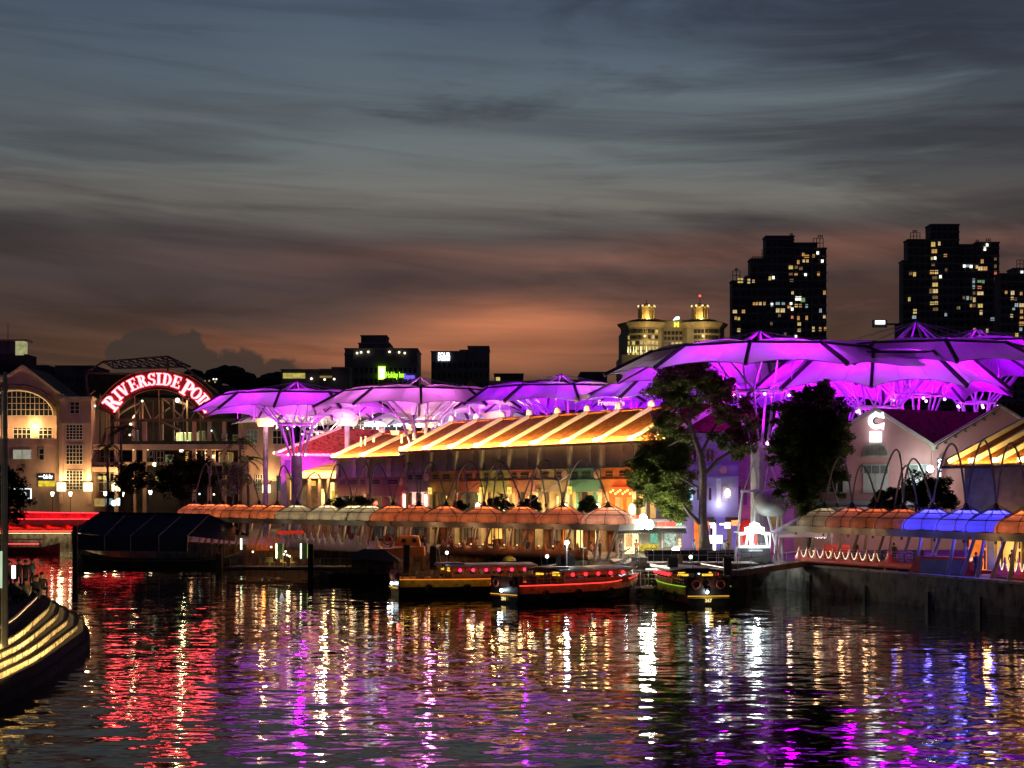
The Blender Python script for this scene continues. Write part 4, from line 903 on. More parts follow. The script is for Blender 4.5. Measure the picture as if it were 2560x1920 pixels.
for i in range(10):
    px=-130+i*50
    part('bracket',G().prism([(X(px,D),Z(1312,D)),(X(px+22,D),Z(1312,D)),(X(px+44,D),Z(1321,D)),(X(px+8,D),Z(1317,D))],D+.2,D+.55),mat('dark_steel',(.035,.033,.04)),br,world=True)
part('under_beam',G().bb(X(-150,D),X(330,D),D+.3,D+4,Z(1330,D),Z(1325,D)),concg,br,world=True)
lamp('AREA',(0,-.8,Z(1296,D)-3.2),170,(1,.04,.05),parent=br,aim=(0,.5,Z(1286,D)-3.2),sx=26,sy=.15)
lamp('AREA',(0,-.3,Z(1322,D)-3.2-.6),700,(1,.05,.03),parent=br,aim=(0,1.2,Z(1314,D)-3.2),sx=26,sy=.15)
sb=thing('small_boat','small dark red boat moored beneath the lit footbridge','boat',(X(68,215),215,0))
def loft(prof_pts,secs):
    g=G(); n=len(secs[0]); 
    for s_ in secs: g.v+=s_
    for i in range(len(secs)-1):
        for k in range(n-1): a=i*n+k; g.f.append((a,a+1,a+n+1,a+n))
    g.f.append(tuple(range(n))); g.f.append(tuple((len(secs)-1)*n+k for k in range(n))[::-1]); return g
part('hull',loft(0,[[(x,-w,z1),(x,-w*.8,-.2),(x,w*.8,-.2),(x,w,z1)] for x,w,z1 in ((-4.5,.5,1.2),(-3,1.3,.8),(2,1.4,.8),(4.5,.4,1.4))]),mat('boat_dark_red',(.18,.02,.02),.5),sb)
part('awning',G().bb(-2.6,2.2,-1.2,1.2,1.9,2.0),mat('boat_dark_red',(.18,.02,.02)),sb)
for x in (-2.4,2.0):
    for y in (-1,1): part('awning_post',G().tube((x,y,.5),(x,y,1.9),.04,n=4),tst,sb)
part('red_light_strip',G().bb(-2.4,2,-1.25,-1.2,1.3,1.38),rl,sb)
# ================================================================ SHOPHOUSE ROW along the quay
TH=math.atan2(-.811,.585); UX=(.585,-.811); UY=(.811,.585); O0=(-23.1,201.6)
def SP(u,v=0): return (O0[0]+UX[0]*u+UY[0]*v, O0[1]+UX[1]*u+UY[1]*v)
wallg=mat('shophouse_wall_grey',(.52,.49,.42),.8,var=.15,vs=.5,streaks=.4)
tile=None
def tile_mat(name,c,sx=3.2,sy=2.6):
    m=mat(name,c,.9,var=.45,vs=2.2,spec=.08); t=m.node_tree; p=[n for n in t.nodes if n.type=='BSDF_PRINCIPLED'][0]
    tcn=t.nodes.new('ShaderNodeTexCoord'); 
    wv=t.nodes.new('ShaderNodeTexWave'); wv.wave_type='BANDS'; wv.bands_direction='X'; wv.inputs['Scale'].default_value=sx; wv.inputs['Distortion'].default_value=.4
    w2=t.nodes.new('ShaderNodeTexWave'); w2.bands_direction='Y'; w2.wave_profile='SAW'; w2.inputs['Scale'].default_value=sy; w2.inputs['Distortion'].default_value=.3
    t.links.new(tcn.outputs['Object'],wv.inputs[0]); t.links.new(tcn.outputs['Object'],w2.inputs[0])
    s=mth('ADD',wv.outputs[1],mth('MULTIPLY',w2.outputs[1],.6,tree=t),tree=t)
    b=t.nodes.new('ShaderNodeBump'); b.inputs['Distance'].default_value=.12; b.inputs['Strength'].default_value=.22; t.links.new(s,b.inputs['Height']); t.links.new(b.outputs[0],p.inputs['Normal'])
    old=p.inputs['Base Color'].links[0].from_socket
    t.links.new(mixc(1.0,old,ramp(wv.outputs[1],[(.1,(.25,.22,.2)),(.6,(1,1,1))],t),'MULTIPLY',t),p.inputs['Base Color']); return m
tileo=tile_mat('clay_roof_tiles',(.20,.062,.018))
para=mat('parapet_cream',(.72,.68,.52),.7,var=.06)
gut=mat('gutter_brown',(.12,.07,.05),.4)
opening=mat('vent_dark',(.015,.015,.015),.8)
fcol={'teal grey':(.22,.27,.26),'ochre':(.46,.30,.08),'brick red':(.40,.12,.07),'olive':(.27,.27,.10),'salmon':(.44,.17,.12),'tan':(.36,.28,.18),'teal green':(.09,.27,.22),'orange':(.52,.25,.07),'pale blue':(.26,.28,.40),'dusty rose':(.36,.18,.15),'maroon brown':(.25,.11,.08)}
lantern_g=glow_mat('oval_lantern_glass',(1,.86,.50),7,.05)
doorc=mat('shutter_green',(.05,.10,.08),.5); blk=mat('dark_door',(.03,.025,.02),.4)
shops={'amber':glow_mat('shop_amber',(1,.50,.10),1.3,.6,.7,True),'yellow':glow_mat('shop_yellow',(1,.78,.28),1.8,.4,.7,True),'orange':glow_mat('shop_orange',(1,.22,.03),1.3,.5,.7,True),'dim':glow_mat('shop_dim',(.35,.20,.08),.5,.6,.7),'dark':glow_mat('shop_dark',(.10,.08,.06),.4,.6,.7),'red':glow_mat('shop_red',(1,.06,.03),1.4,.5,.7,True),'pink':glow_mat('shop_pink',(1,.55,.42),1.6,.4,.7,True)}
ROW='terraced shophouses along the quay'
def shophouse(u0,u1,ze,rise,colname,label,shop,up,lantern,roofL=7.0,vents=((.12,.28),(.42,.68),(.82,.95)),seed=0):
    w=u1-u0; p=SP(u0); t=thing('shophouse',label,'shophouse',(p[0],p[1],GZ),TH,ROW); e=ze-GZ; r2=random.Random(seed*7+3)
    fc=mat('facade_'+colname.replace(' ','_'),fcol[colname],.75,var=.2,vs=.8)
    zf1=e-2.62; zf0=zf1-1.05; zl0=zf0-1.25     # frieze band and coloured wall
    part('upper_wall',G().bb(.02,w-.02,.5,14,zf1,e-.1),wallg,t)
    part('side_wall',G().bb(.02,w-.02,.9,14,0,zf1),wallg,t)
    part('pilaster',G().bb(-.22,.24,.1,.499,zf1,e-.12),wallg,t)
    part('pier_strip',G().bb(w*.48,w*.60,.38,.499,zf1,e-.12),mat('wall_grey_light',(.64,.60,.50),.8),t) if r2.random()<.8 else None
    part('downpipe',G().path([(w*.93,-.2,e-.05),(w*.93,.25,e-.6),(w*.93,.25,0)],.055,5),gut,t)
    f=part('frieze',G().bb(.01,w-.01,.12,.6,zf0,zf1),fc,t)
    for a,b in vents:
        part('vent_opening',G().bb(w*a,w*b,.06,.13,zf0+.28,zf1-.25),opening,t); part('vent_bars',G().bb(w*a,w*b,.03,.07,zf0+.5,zf0+.55),fc,t)
    part('frieze_moulding',G().bb(0,w,.0,.14,zf1-.02,zf1+.10),fc,t); part('lower_moulding',G().bb(0,w,.02,.14,zf0-.12,zf0),fc,t)
    part('lower_wall',G().bb(.01,w-.01,.2,.6,zl0,zf0-.12),fc,t)
    # gallery storey: openings, coloured shutters, glow within
    zg0=3.05; 
    part('gallery_beam',G().bb(0,w,.1,.8,zg0-.35,zg0),fc,t)
    part('gallery_back',G().bb(.02,w-.02,.72,.88,zg0,zl0),shops[up],t)
    n=3
    for i in range(n):
        a=w*(i+.10)/n; b=w*(i+.55)/n
        part('shutter',G().bb(a,b,.35,.42,zg0+.05,zl0-.05),[fc,doorc,blk,mat('shutter_sand',(.42,.32,.16),.6)][r2.randrange(4)],t)
        if r2.random()<.6: part('window_leaf',G().bb(b+.03,b+.5,.28,.33,zg0+.2,zl0-.2),fc,t)
    part('gallery_pier',G().bb(-.3,.3,-.05,.6,0,zl0+.25),mat('pier_cream',(.45,.38,.26),.75),t)
    part('pier_capital',G().bb(-.42,.42,-.15,.62,zl0-.35,zl0-.05),mat('pier_cream',(.45,.38,.26),.75),t)
    if lantern:
        l_=part('oval_lantern',G().ball((.02,-.35,zg0+(zl0-zg0)*.42),.46,12,(.85,.5,1.25)),lantern_g,t)
        part('lantern_bracket',G().bb(-.05,.05,-.3,0,zg0+1.9,zg0+1.98),blk,l_)
        lamp('POINT',(.02,-1.0,zg0+(zl0-zg0)*.45),620,(1,.66,.25),.4,t)
    if up=='wall':
        for a in (.50,.86): part('lit_slit',G().bb(w*a,w*a+.22,.60,.70,zg0+.1,zl0-.5),shops['yellow'],t)
        lamp('POINT',(w*.6,-.5,zg0+.6),130,(1,.62,.22),.2,t)
    # ground storey
    lamp('POINT',(w*.5,-1.2,2.4),45 if shop!='dark' else 18,(1,.45,.16),.3,t)
    part('shopfront',G().bb(.3,w-.3,.75,.9,.1,zg0-.4),mat('shop_back_wall',(.22,.08,.04),.7,var=.4),t)
    for a,b,c_,d_ in ((.12,.30,.3,2.4),(.36,.60,.9,2.3),(.70,.88,.2,2.4)):
        if r2.random()<.75: part('shop_window',G().bb(w*a,w*b,.66,.74,c_,d_),shops[shop] if r2.random()<.7 else shops['dim'],t)
    for i in range(3): part('shop_mullion',G().bb(w*(i+1)/4-.06,w*(i+1)/4+.06,.62,.74,.1,zg0-.4),blk,t)
    part('shop_lintel',G().bb(.3,w-.3,.5,.76,zg0-.9,zg0-.42),fc,t)
    # roof
    x1=w
    part('roof_slope',G().grid(1,1,lambda a,b:(a*w,-.75+b*(roofL+.75),e+b*rise)),tileo,t)
    part('rear_slope',G().grid(1,1,lambda a,b:(a*w,roofL+b*7,e+rise-b*rise)),tileo,t)
    part('ridge_cap',G().tube((0,roofL,e+rise+.05),(w,roofL,e+rise+.05),.17,n=6),tileo,t)
    part('eave_fascia',G().bb(0,w,-.72,-.62,e-.22,e-.03),gut,t); part('gutter',G().tube((0,-.85,e-.1),(w,-.85,e-.1),.11,n=6),gut,t)
    part('eave_light_rail',G().bb(.1,w-.1,-1.0,-.95,e+.02,e+.06),gut,t)
    lamp('AREA',(w/2,-1.05,e+.30),2500 if w<6 else 3400,(1,.62,.18),parent=t,aim=(w/2,3.0,e+.30+.10),sx=w*.96,sy=.12,name='eave_strip',spread=R(72))
    # party-wall parapet on the left edge
    def parap(x,nm='parapet'):
        g=G(); s_=rise/(roofL+.75)
        g.add([(x-.15,-.8,e-.05),(x+.15,-.8,e-.05),(x+.15,roofL,e+rise-.1),(x-.15,roofL,e+rise-.1),(x-.15,-.8,e+.62),(x+.15,-.8,e+.62),(x+.15,-.1,e+.72),(x-.15,-.1,e+.72),(x+.15,roofL,e+rise+.5),(x-.15,roofL,e+rise+.5)],
              [(0,1,5,4),(4,5,6,7),(7,6,8,9),(0,4,7,9,3),(1,2,8,6,5),(2,3,9,8)])
        part(nm,g,para,t)
        g=G().lathe([(.42,-.2),(.42,.05),(.36,.3),(.2,.48),(.02,.54)],14,(x,roofL,e+rise+.5))
        k=part('parapet_finial',g,para,t,smooth=True); part('finial_rod',G().tube((x,roofL,e+rise+1),(x,roofL,e+rise+1.75),.02,n=4),blk,k)
    parap(0); 
    return t,parap,w
V3=((.12,.28),(.42,.68),(.82,.95)); V2=((.14,.34),(.55,.8))
specs=[(0,7.6,12.9,3.3,'maroon brown','long low shophouse at the left end of the row with a maroon frieze','dark','dark',False),
 (7.6,17.1,12.9,3.3,'dusty rose','low shophouse with a dusty rose frieze just left of the roof step','dark','dim',False),
 (17.1,22.5,13.4,3.7,'teal grey','first taller shophouse, teal grey frieze, red lit gallery windows','dark','pink',False),
 (22.5,27.9,13.4,3.7,'ochre','shophouse with a mustard ochre frieze and green shutters','dim','wall',False),
 (27.9,33.3,13.4,3.7,'brick red','shophouse with a brick red frieze between ochre and olive ones','dim','dim',False),
 (33.3,38.7,13.4,3.7,'olive','shophouse with an olive green frieze, third in from the roof step','amber','wall',True),
 (38.7,44.1,13.4,3.7,'salmon','shophouse with a salmon frieze and oval lantern','red','wall',True),
 (44.1,49.5,13.4,3.7,'tan','shophouse with a plain tan frieze beside the teal one','orange','wall',True),
 (49.5,54.9,13.4,3.7,'teal green','shophouse with a bright teal green frieze and lower wall','yellow','wall',True),
 (54.9,60.3,13.4,3.7,'orange','shophouse with an orange frieze and a fiery red sign glow beside the tree','orange','orange',True),
 (60.3,65.7,13.4,3.7,'pale blue','last shophouse of the row hidden behind the tall tree crown','orange','dim',True)]
shops['wall']=mat('gallery_wall_cream',(.48,.40,.24),.75,var=.2)
for k,s_ in enumerate(specs):
    t,pp,w=shophouse(*s_[:6],s_[6],s_[7],s_[8],seed=k,vents=V3 if k%2==0 else V2)
    if k in (1,10): pp(w)
    if k==0:
        for x,y,h in ((1.0,3.2,1.1),(1.5,3.6,1.2),(2.3,4.4,1.0)): part('roof_vent_pipe',G().tube((x,y,12.9-GZ+1.5),(x,y,12.9-GZ+1.8+h),.13,n=6),para,t)
    if k==1:
        for x,y,h in ((3.0,3.6,1.0),(4.2,4.6,1.4)): part('roof_vent_pipe',G().tube((x,y,12.9-GZ+1.5),(x,y,12.9-GZ+1.9+h),.13,n=6),para,t)
    if k in (1,2,7,8):   # mall round plaque
        o=part('round_plaque',G().lathe([(.02,0),(.5,0),(.5,.06),(.02,.06)],10),mat('plaque_pink',(.6,.42,.36),.6),t); o.location=(w*.90,.02,s_[2]-GZ-3.15); o.rotation_euler=(R(90),0,0)
    if k==9:
        part('red_sign',G().bb(w*.30,w*.92,-.05,.1,12.9-GZ-5.0,12.9-GZ-4.0),mat('red_sign_panel',None,emit=(1,.10,.02),es=2.2),t)
        for q in range(9): part('sign_bulb',G().ball((w*(.34+.07*q),-.12,12.9-GZ-4.5+.2*math.sin(q*2.1)),.13,6),glow_mat('sign_gold',(1,.72,.15),2.6,.1),t)
        lamp('POINT',(w*.6,-1.2,12.9-GZ-5),260,(1,.12,.03),.4,t)
    if k==2:
        for x in (w*.04,w*.95): 
            part('light_column',G().tube((x,-.25,3.2),(x,-.25,5.9),.13,n=6),glow_mat('neon_red_white',(1,.55,.40),7,.1),t)
            part('red_tube',G().tube((x-.35,-.25,3.2),(x-.35,-.25,6.1),.05,n=5),rl,t)
        lamp('POINT',(.4,-1.2,4.5),150,(1,.16,.12),.3,t); part('round_pink_wall',G().bb(w*.12,w*.4,.1,.3,3.2,4.6),mat('pink_panel',(.6,.4,.38),.6),t)
    if k in (0,):
        part('yellow_banner',G().bb(-1.0,-.3,-.1,0,3.2,6.4),glow_mat('banner_yellow',(.9,.62,.06),.9,.3),t)
        for q in range(3): lamp('POINT',(w*(q+.2)/2.4,-.8,5.4),60,(1,.66,.25),.2,t)
    if k in (1,4):
        o=part('red_paper_lamp',G().ball((w*.35,-.5,4.8),.3,8),glow_mat('lantern_red_hot',(1,.12,.08),4,.1),t)
    if k in (3,5,6,8): 
        part('box_sign',G().bb(.35,1.0,-.35,-.2,5.9,6.7),glow_mat('box_sign_amber',(1,.62,.12),1.4,.6,2.5),t)
# ================================================================ low awning-roofed pavilion and magenta lit hall (left of the row)
D=206
pav=thing('corner_pavilion','low pavilion with a yellow glowing slatted roof at the left end of the row','pavilion',(X(780,D),D,GZ))
part('fascia',G().bb(X(715,D),X(842,D),D-1,D+4,Z(1196,D),Z(1183,D)),mat('fascia_mauve',(.22,.15,.16),.7),pav,world=True)
slat=mat('slat_yellow',(.72,.52,.18),.6,var=.1)
for i in range(9):
    z=1184-i*3.9; x0=738+i*12.5
    part('roof_slat',G().prism([(X(x0,D),Z(z,D)),(X(842,D),Z(z-1,D)),(X(842,D),Z(z-4.2,D)),(X(x0+12.5,D),Z(z-4.2,D))],D-.9+i*.45,D-.4+i*.45),slat,pav,world=True)
lamp('AREA',(X(800,D)-X(780,D),-2.4,Z(1190,D)-GZ),900,(1,.66,.22),parent=pav,aim=(X(800,D)-X(780,D),2,Z(1160,D)-GZ),sx=6,sy=.2)
for px in (722,745,775,800,822): part('post',G().bb(X(px,D)-.2,X(px,D)+.2,D-.6,D-.2,GZ,Z(1196,D)),mat('pavilion_post',(.25,.16,.12),.7),pav,world=True)
part('rear_wall',G().bb(X(715,D),X(842,D),D+3,D+3.4,GZ,Z(1196,D)),mat('pavilion_wall',(.20,.12,.08),.8,var=.4),pav,world=True)
for a,b,c,d,m in ((722,736,1200,1250,'amber'),(798,812,1222,1268,'yellow'),(826,836,1206,1260,'yellow'),(752,766,1216,1262,'dim'),(770,790,1202,1214,'amber')):
    part('lit_opening',G().bb(X(a,D),X(b,D),D-.1,D-.05,Z(d,D),Z(c,D)),shops[m],pav,world=True)
lamp('POINT',(2,-1,3.5),260,(1,.6,.25),.3,pav)
D=212
hall=thing('hipped_hall','magenta lit hall with a crimson hipped tile roof behind the lattice column','hall',(X(800,D),D,GZ))
hz=[(698,1138),(860,1070),(1100,1070),(1100,1138)]
tiler=tile_mat('crimson_roof_tiles',(.42,.07,.08),2.4,2.2)
part('roof_slope',G().add([(X(694,D),D-1,Z(1134,D)),(X(900,D),D-1,Z(1134,D)),(X(1040,D),D+9,Z(1072,D)),(X(852,D+6),D+6,Z(1070,D+6))],[(0,1,2,3)]).add([(X(694,D),D-1,Z(1134,D)),(X(852,D+6),D+6,Z(1070,D+6)),(X(700,D),D+14,Z(1134,D))],[(0,1,2)]),tiler,hall,world=True)
part('hip_ridge',G().tube((X(692,D),D-1.1,Z(1133,D)),(X(852,D+6),D+6,Z(1069,D+6)),.2,n=5),para,hall,world=True)
part('wall',G().bb(X(702,D),X(900,D),D,D+12,GZ,Z(1137,D)),mat('hall_wall',(.55,.50,.52),.8,var=.1),hall,world=True)
part('eave_board',G().bb(X(694,D),X(900,D),D-1.1,D-.8,Z(1141,D),Z(1135,D)),mat('hall_wall',(.55,.50,.52)),hall,world=True)
for px in (712,741,832): part('shutter_panel',G().bb(X(px,D),X(px+14,D),D-.15,D-.02,Z(1185,D),Z(1150,D)),mat('hall_shutter',(.20,.16,.30),.7),hall,world=True)
lamp('POINT',(X(752,D)-X(800,D),-4.5,Z(1165,D)-GZ),1500,(1,.04,.85),.3,hall)
lamp('AREA',(X(780,D)-X(800,D),-1.6,Z(1130,D)-GZ),500,(1,.12,.35),parent=hall,aim=(X(800,D)-X(800,D),6,Z(1085,D)-GZ),sx=9,sy=.2)
# white rooftop letters behind the row
D=225
sg=thing('rooftop_letters','white glowing rooftop letters on a glass attic behind the crimson roof','sign',(X(965,D),D,Z(1060,D)))
part('glass_attic',G().bb(X(885,D),X(1030,D),D+1,D+4,Z(1075,D),Z(1030,D)),gdk,sg,world=True)
for px in (900,930,960,990,1015): part('attic_post',G().bb(X(px,D)-.06,X(px,D)+.06,D+.8,D+.95,Z(1075,D),Z(1030,D)),steel,sg,world=True)
wl_=glow_mat('letter_white',(.82,1,.98),5,.05,samp=True)
text('lettering','THE',1.7,wl_,sg,(X(972,D)-X(965,D),0,Z(1041,D)-Z(1060,D)),.2,.12,width=34/F*D)
text('lettering','PROJECT TOO',1.9,wl_,sg,(X(965,D)-X(965,D),0,Z(1054.5,D)-Z(1060,D)),.2,.13,width=108/F*D)
part('letter_rail',G().bb(X(895,D),X(1022,D),D-.1,D+.1,Z(1063,D),Z(1061,D)),steel,sg,world=True)
for px,py,l in ((985,1084,'white roof vent box on the crimson tiled roof, beside the parapet'),(1016,1069,'white roof vent box at the ridge finial of the lower roof')):
    solo('roof_vent_box',G().prism([(X(px-9,200),Z(py-7,200)),(X(px+14,200),Z(py-7,200)),(X(px+12,200),Z(py+4,200)),(X(px-4,200),Z(py+4,200))],199,200),para,l,'vent',world=True)
t=thing('neon_notice','small pinkish neon notice behind the parapet balls of the shophouse ridge','sign',(X(1536,176),176,Z(1014,176)))
pk=glow_mat('neon_peach',(1,.45,.55),2.4,.1)
text('neon_lettering','Fremantle',.85,pk,t,(X(1528,176)-X(1536,176),0,.3),.05,.01,width=66/F*176)
text('neon_lettering','seafood',.8,pk,t,(X(1520,176)-X(1536,176),0,-.65),.05,.01,width=34/F*176)
part('frame',G().bb(-2.2,2.2,.1,.16,-1.5,-1.4).bb(-2.2,-2.1,.1,.16,-4,-1.4).bb(2.1,2.2,.1,.16,-4,-1.4),steel,t)
# ================================================================ RIGHT-HAND BUILDINGS
D=131; s_=F/D
pinkw=mat('pink_render',(.46,.27,.26),.85,var=.12,vs=.4,bump=.01,bs=3)
coping_g=mat('gable_coping_green',(.40,.42,.34),.7)
shutg=mat('pale_green_shutter',(.36,.45,.41),.6,var=.1)
rooft=tile_mat('dark_red_roof_tiles',(.06,.016,.012),2.0,1.8)
w1=thing('gabled_warehouse','pink gabled warehouse with an arched louvre and a glowing white emblem','warehouse',(X(2187,D),D,GZ))
def bp(px0,px1,py0,py1,y0,y1): return G().bb(X(px0,D),X(px1,D),D+y0,D+y1,Z(py1,D),Z(py0,D))
def PZ(l): return [(X(a,D),Z(b,D)) for a,b in l]
def shear(g,y0):
    g.v=[(v[0]+(19.4 if v[1]>y0+5 else 0),v[1],v[2]) for v in g.v]; return g
part('gable_wall',shear(G().prism(PZ([(1985,1375),(1985,1135),(2187,1026),(2327,1117),(2327,1375)]),D,D+14),D),pinkw,w1,world=True)
for a,b in (((1978,1141),(2187,1022)),((2187,1022),(2330,1113))): part('gable_coping',G().bar((X(a[0],D),D-.1,Z(a[1],D)),(X(b[0],D),D-.1,Z(b[1],D)),.4,.28),coping_g,w1,world=True)
part('roof_slope',G().add([(X(2187,D),D-.3,Z(1021,D)),(X(2330,D),D-.3,Z(1112,D)),(X(2330,D)+19.4,D+14,Z(1112,D)+.2),(X(2187,D)+19.4,D+14,Z(1021,D)+.2)],[(0,1,2,3)]),rooft,w1,world=True)
part('roof_slope',G().add([(X(2187,D),D-.3,Z(1021,D)),(X(1978,D),D-.3,Z(1141,D)),(X(1978,D)+19.4,D+14,Z(1141,D)),(X(2187,D)+19.4,D+14,Z(1021,D)+.2)],[(0,1,2,3)]),rooft,w1,world=True)
def halfdisc(px,py,r,y0,y1,n=14): return G().prism([(X(px,D)+r*math.cos(PI*i/n),Z(py,D)+r*math.sin(PI*i/n)) for i in range(n+1)],y0,y1)
part('arch_frame',halfdisc(2189,1139,1.12,D-.12,D-.01),coping_g,w1,world=True)
lv=part('arched_louvre',halfdisc(2189,1138,.98,D-.16,D-.13),mat('louvre_green',(.16,.20,.16),.7),w1,world=True)
g=G()
for i in range(-8,9):
    x=i*.115; h=math.sqrt(max(0,.96-x*x)); g.bb(X(2189,D)+x-.02,X(2189,D)+x+.02,D-.22,D-.165,Z(1138,D),Z(1138,D)+h)
f=part('louvre_slats',g,mat('louvre_pale',(.34,.38,.30),.7),lv); f.data.transform(Matrix.Translation(-Vector(w1.location)))
part('arch_sill',bp(2155,2224,1139,1143,-.2,-.01),coping_g,w1,world=True)
# emblem: white lit shape with a crescent letter and block below
we=glow_mat('emblem_white',(1,.96,1),2.6,.03,samp=True)
em=thing('lit_emblem','white glowing emblem of two curled arrows above a block on the pink gable','sign',(X(2187,D),D-.35,Z(1063,D)))
ring=[]
g=G()
for a0_,a1_,r0,r1 in ((60,300,.62,.30),):
    for q in seg_ring(.05,.35,.70,.70,.36,.36,50,310,20): g.prism(q,-.06,.06)
g.prism([(.10,.75),(.62,1.12),(.72,.55)],-.06,.06); g.prism([(.10,-.05),(.66,-.42),(.72,.22)],-.06,.06)
part('curled_letter',g,we,em)
part('dark_crescent',G().prism([q for q in [(.05+.33*math.cos(R(a)),.35+.33*math.sin(R(a))) for a in range(60,301,20)]]+[(.05+.20*math.cos(R(a)),.35+.22*math.sin(R(a))) for a in range(300,59,-20)],-.10,-.07),mat('emblem_dark',(.03,.03,.04),.5),em)
part('block',G().bb(-.52,.50,-.06,.06,-1.45,-.55),we,em)
lamp('POINT',(0,-.7,-.3),22,(1,.9,1),.3,em)
part('gable_lamp',G().ball((X(2187,D),D-.3,Z(1033,D)),.13,6),we,w1,world=True)
def barwin(px0,px1,py0,py1,n,bars,par):
    w=part('window',bp(px0,px1,py0,py1,-.06,-.005),mat('warehouse_glass',(.02,.03,.03),.2),par,world=True)
    g=G()
    for i in range(n+1): x=X(px0+(px1-px0)*i/n,D); g.bb(x-.05,x+.05,D-.14,D-.065,Z(py1,D),Z(py0,D))
    f=part('frame',g,shutg,w); f.data.transform(Matrix.Translation(-Vector(par.location)))
    g=G()
    for i in range(bars): x=X(px0+(px1-px0)*(i+.5)/bars,D); g.bb(x-.014,x+.014,D-.12,D-.07,Z(py1,D),Z(py0,D))
    f=part('bars',g,shutg,w); f.data.transform(Matrix.Translation(-Vector(par.location)))
    part('lintel',bp(px0-2,px1+2,py0-3,py0,-.14,-.003),shutg,par,world=True)
barwin(2157,2220,1164,1183,3,24,w1); barwin(2272,2318,1163,1183,2,18,w1)
for px in (2157,2189,2272): part('shutter_leaf',bp(px,px+31,1184,1232,-.10,-.01),shutg,w1,world=True)
barwin(2074,2108,1185,1230,2,0,w1)
part('shutter_leaf',bp(2109,2127,1184,1232,-.12,-.02),shutg,w1,world=True); part('shutter_leaf',bp(2056,2072,1184,1232,-.12,-.02),shutg,w1,world=True)
part('window_sill',bp(2070,2112,1230,1234,-.2,-.01),shutg,w1,world=True)
part('plinth_band',bp(2040,2327,1252,1262,-.12,-.01),shutg,w1,world=True)
part('shop_awning',bp(2012,2327,1267,1272,-2.2,-.1),mat('awning_pale',(.5,.48,.55),.6),w1,world=True)
part('valley_corbel',G().prism(PZ([(2322,1110),(2342,1110),(2336,1126),(2328,1126)]),D-.2,D),coping_g,w1,world=True)
part('drain_pipe',G().tube((X(2331,D),D-.1,Z(1126,D)),(X(2331,D),D-.1,GZ),.08,n=6),pinkw,w1,world=True)
w2=thing('gabled_warehouse','second pink gabled warehouse, partly behind the glowing orange roof','warehouse',(X(2500,D),D,GZ))
part('gable_wall',shear(G().prism(PZ([(2333,1375),(2333,1117),(2500,1018),(2700,1138),(2700,1375)]),D+.05,D+14),D),pinkw,w2,world=True)
for a,b in (((2333,1113),(2500,1014)),((2500,1014),(2705,1140))): part('gable_coping',G().bar((X(a[0],D),D-.05,Z(a[1],D)),(X(b[0],D),D-.05,Z(b[1],D)),.4,.22),coping_g,w2,world=True)
part('roof_slope',G().add([(X(2500,D),D-.3,Z(1012,D)),(X(2705,D),D-.3,Z(1138,D)),(X(2705,D)+19.4,D+14,Z(1138,D)),(X(2500,D)+19.4,D+14,Z(1012,D))],[(0,1,2,3)]).add([(X(2500,D),D-.3,Z(1012,D)),(X(2333,D),D-.3,Z(1112,D)),(X(2333,D)+19.4,D+14,Z(1112,D)),(X(2500,D)+19.4,D+14,Z(1012,D))],[(0,1,2,3)]),rooft,w2,world=True)
for i in range(7): px=2340+i*24; part('rafter_end',G().box((X(px,D),D-.12,Z(1121-i*14.3,D)),(.2,.25,.14)),mat('rafter_dark',(.08,.07,.06),.8),w2,world=True)
barwin(2366,2378,1162,1172,1,4,w2)
v=thing('vertical_sign','narrow white lit vertical sign at the joint of the two pink gables','sign',(X(2344,D),D-.6,Z(1168,D)))
part('board',G().bb(-.2,.2,0,.1,-.9,.75),mat('black_sign_board',(.02,.02,.02)),v)
for i,ch in enumerate('CAFE'): text('letter',ch,.42,we,v,(0,-.05,.50-i*.38),.04,.03)
fl=thing('floodlight','very bright white floodlight on a bracket over the hedge','floodlight',(X(2315,D),D-1.3,Z(1173,D)))
part('lamp_glass',G().ball((0,0,0),.30,10),glow_mat('flood_white',(.92,1,.97),40,.02),fl); part('bracket',G().tube((.4,1.2,.3),(0,.1,0),.05,n=5),steel,fl)
for k in range(8): 
    a=2*PI*k/8; 
lamp('POINT',(0,-.5,0),260,(.85,1,.92),.3,fl)
lamp('AREA',(X(2200,D)-X(2187,D),-6,2.2),210,(1,.66,.64),parent=w1,aim=(0,0,8),sx=10,sy=.6)
lamp('AREA',(X(2440,D)-X(2187,D),-6,4.4),190,(1,.62,.48),parent=w1,aim=(X(2440,D)-X(2187,D),0,11),sx=8,sy=.6)
# corner shophouse with glowing orange roof, nearer than the gables
D=115
cs=thing('corner_shophouse','yellow and grey shophouse under a glowing orange tiled roof at the right edge','shophouse',(X(2382,D),D,GZ),TH)
e=Z(1163,D)-GZ; wd_=16
part('roof_slope',G().grid(1,1,lambda a,b:(a*wd_,-.7+b*9.7,e+b*3.6)),tileo,cs)
for i in range(6):
    x=i*2.12
    g=G(); g.add([(x-.13,-.75,e),(x+.13,-.75,e),(x+.13,9,e+3.5),(x-.13,9,e+3.5),(x-.13,-.75,e+.42),(x+.13,-.75,e+.42),(x+.13,9,e+3.95),(x-.13,9,e+3.95)],[(0,3,2,1),(4,5,6,7),(0,1,5,4),(1,2,6,5),(2,3,7,6),(3,0,4,7)])
    part('parapet',g,para,cs)
part('gutter',G().tube((-.4,-.85,e-.15),(wd_,-.85,e-.15),.12,n=6),gut,cs)
part('wall_grey',G().bb(.6,3.2,.6,9,0,e-.1),mat('wall_blue_grey',(.24,.27,.26),.8),cs); part('wall_yellow',G().bb(3.21,6.4,.58,9,0,e-.1),mat('wall_mustard',(.42,.33,.10),.8),cs); part('wall_grey',G().bb(6.41,wd_,.6,9,0,e-.1),mat('wall_slate',(.14,.15,.18),.8),cs)
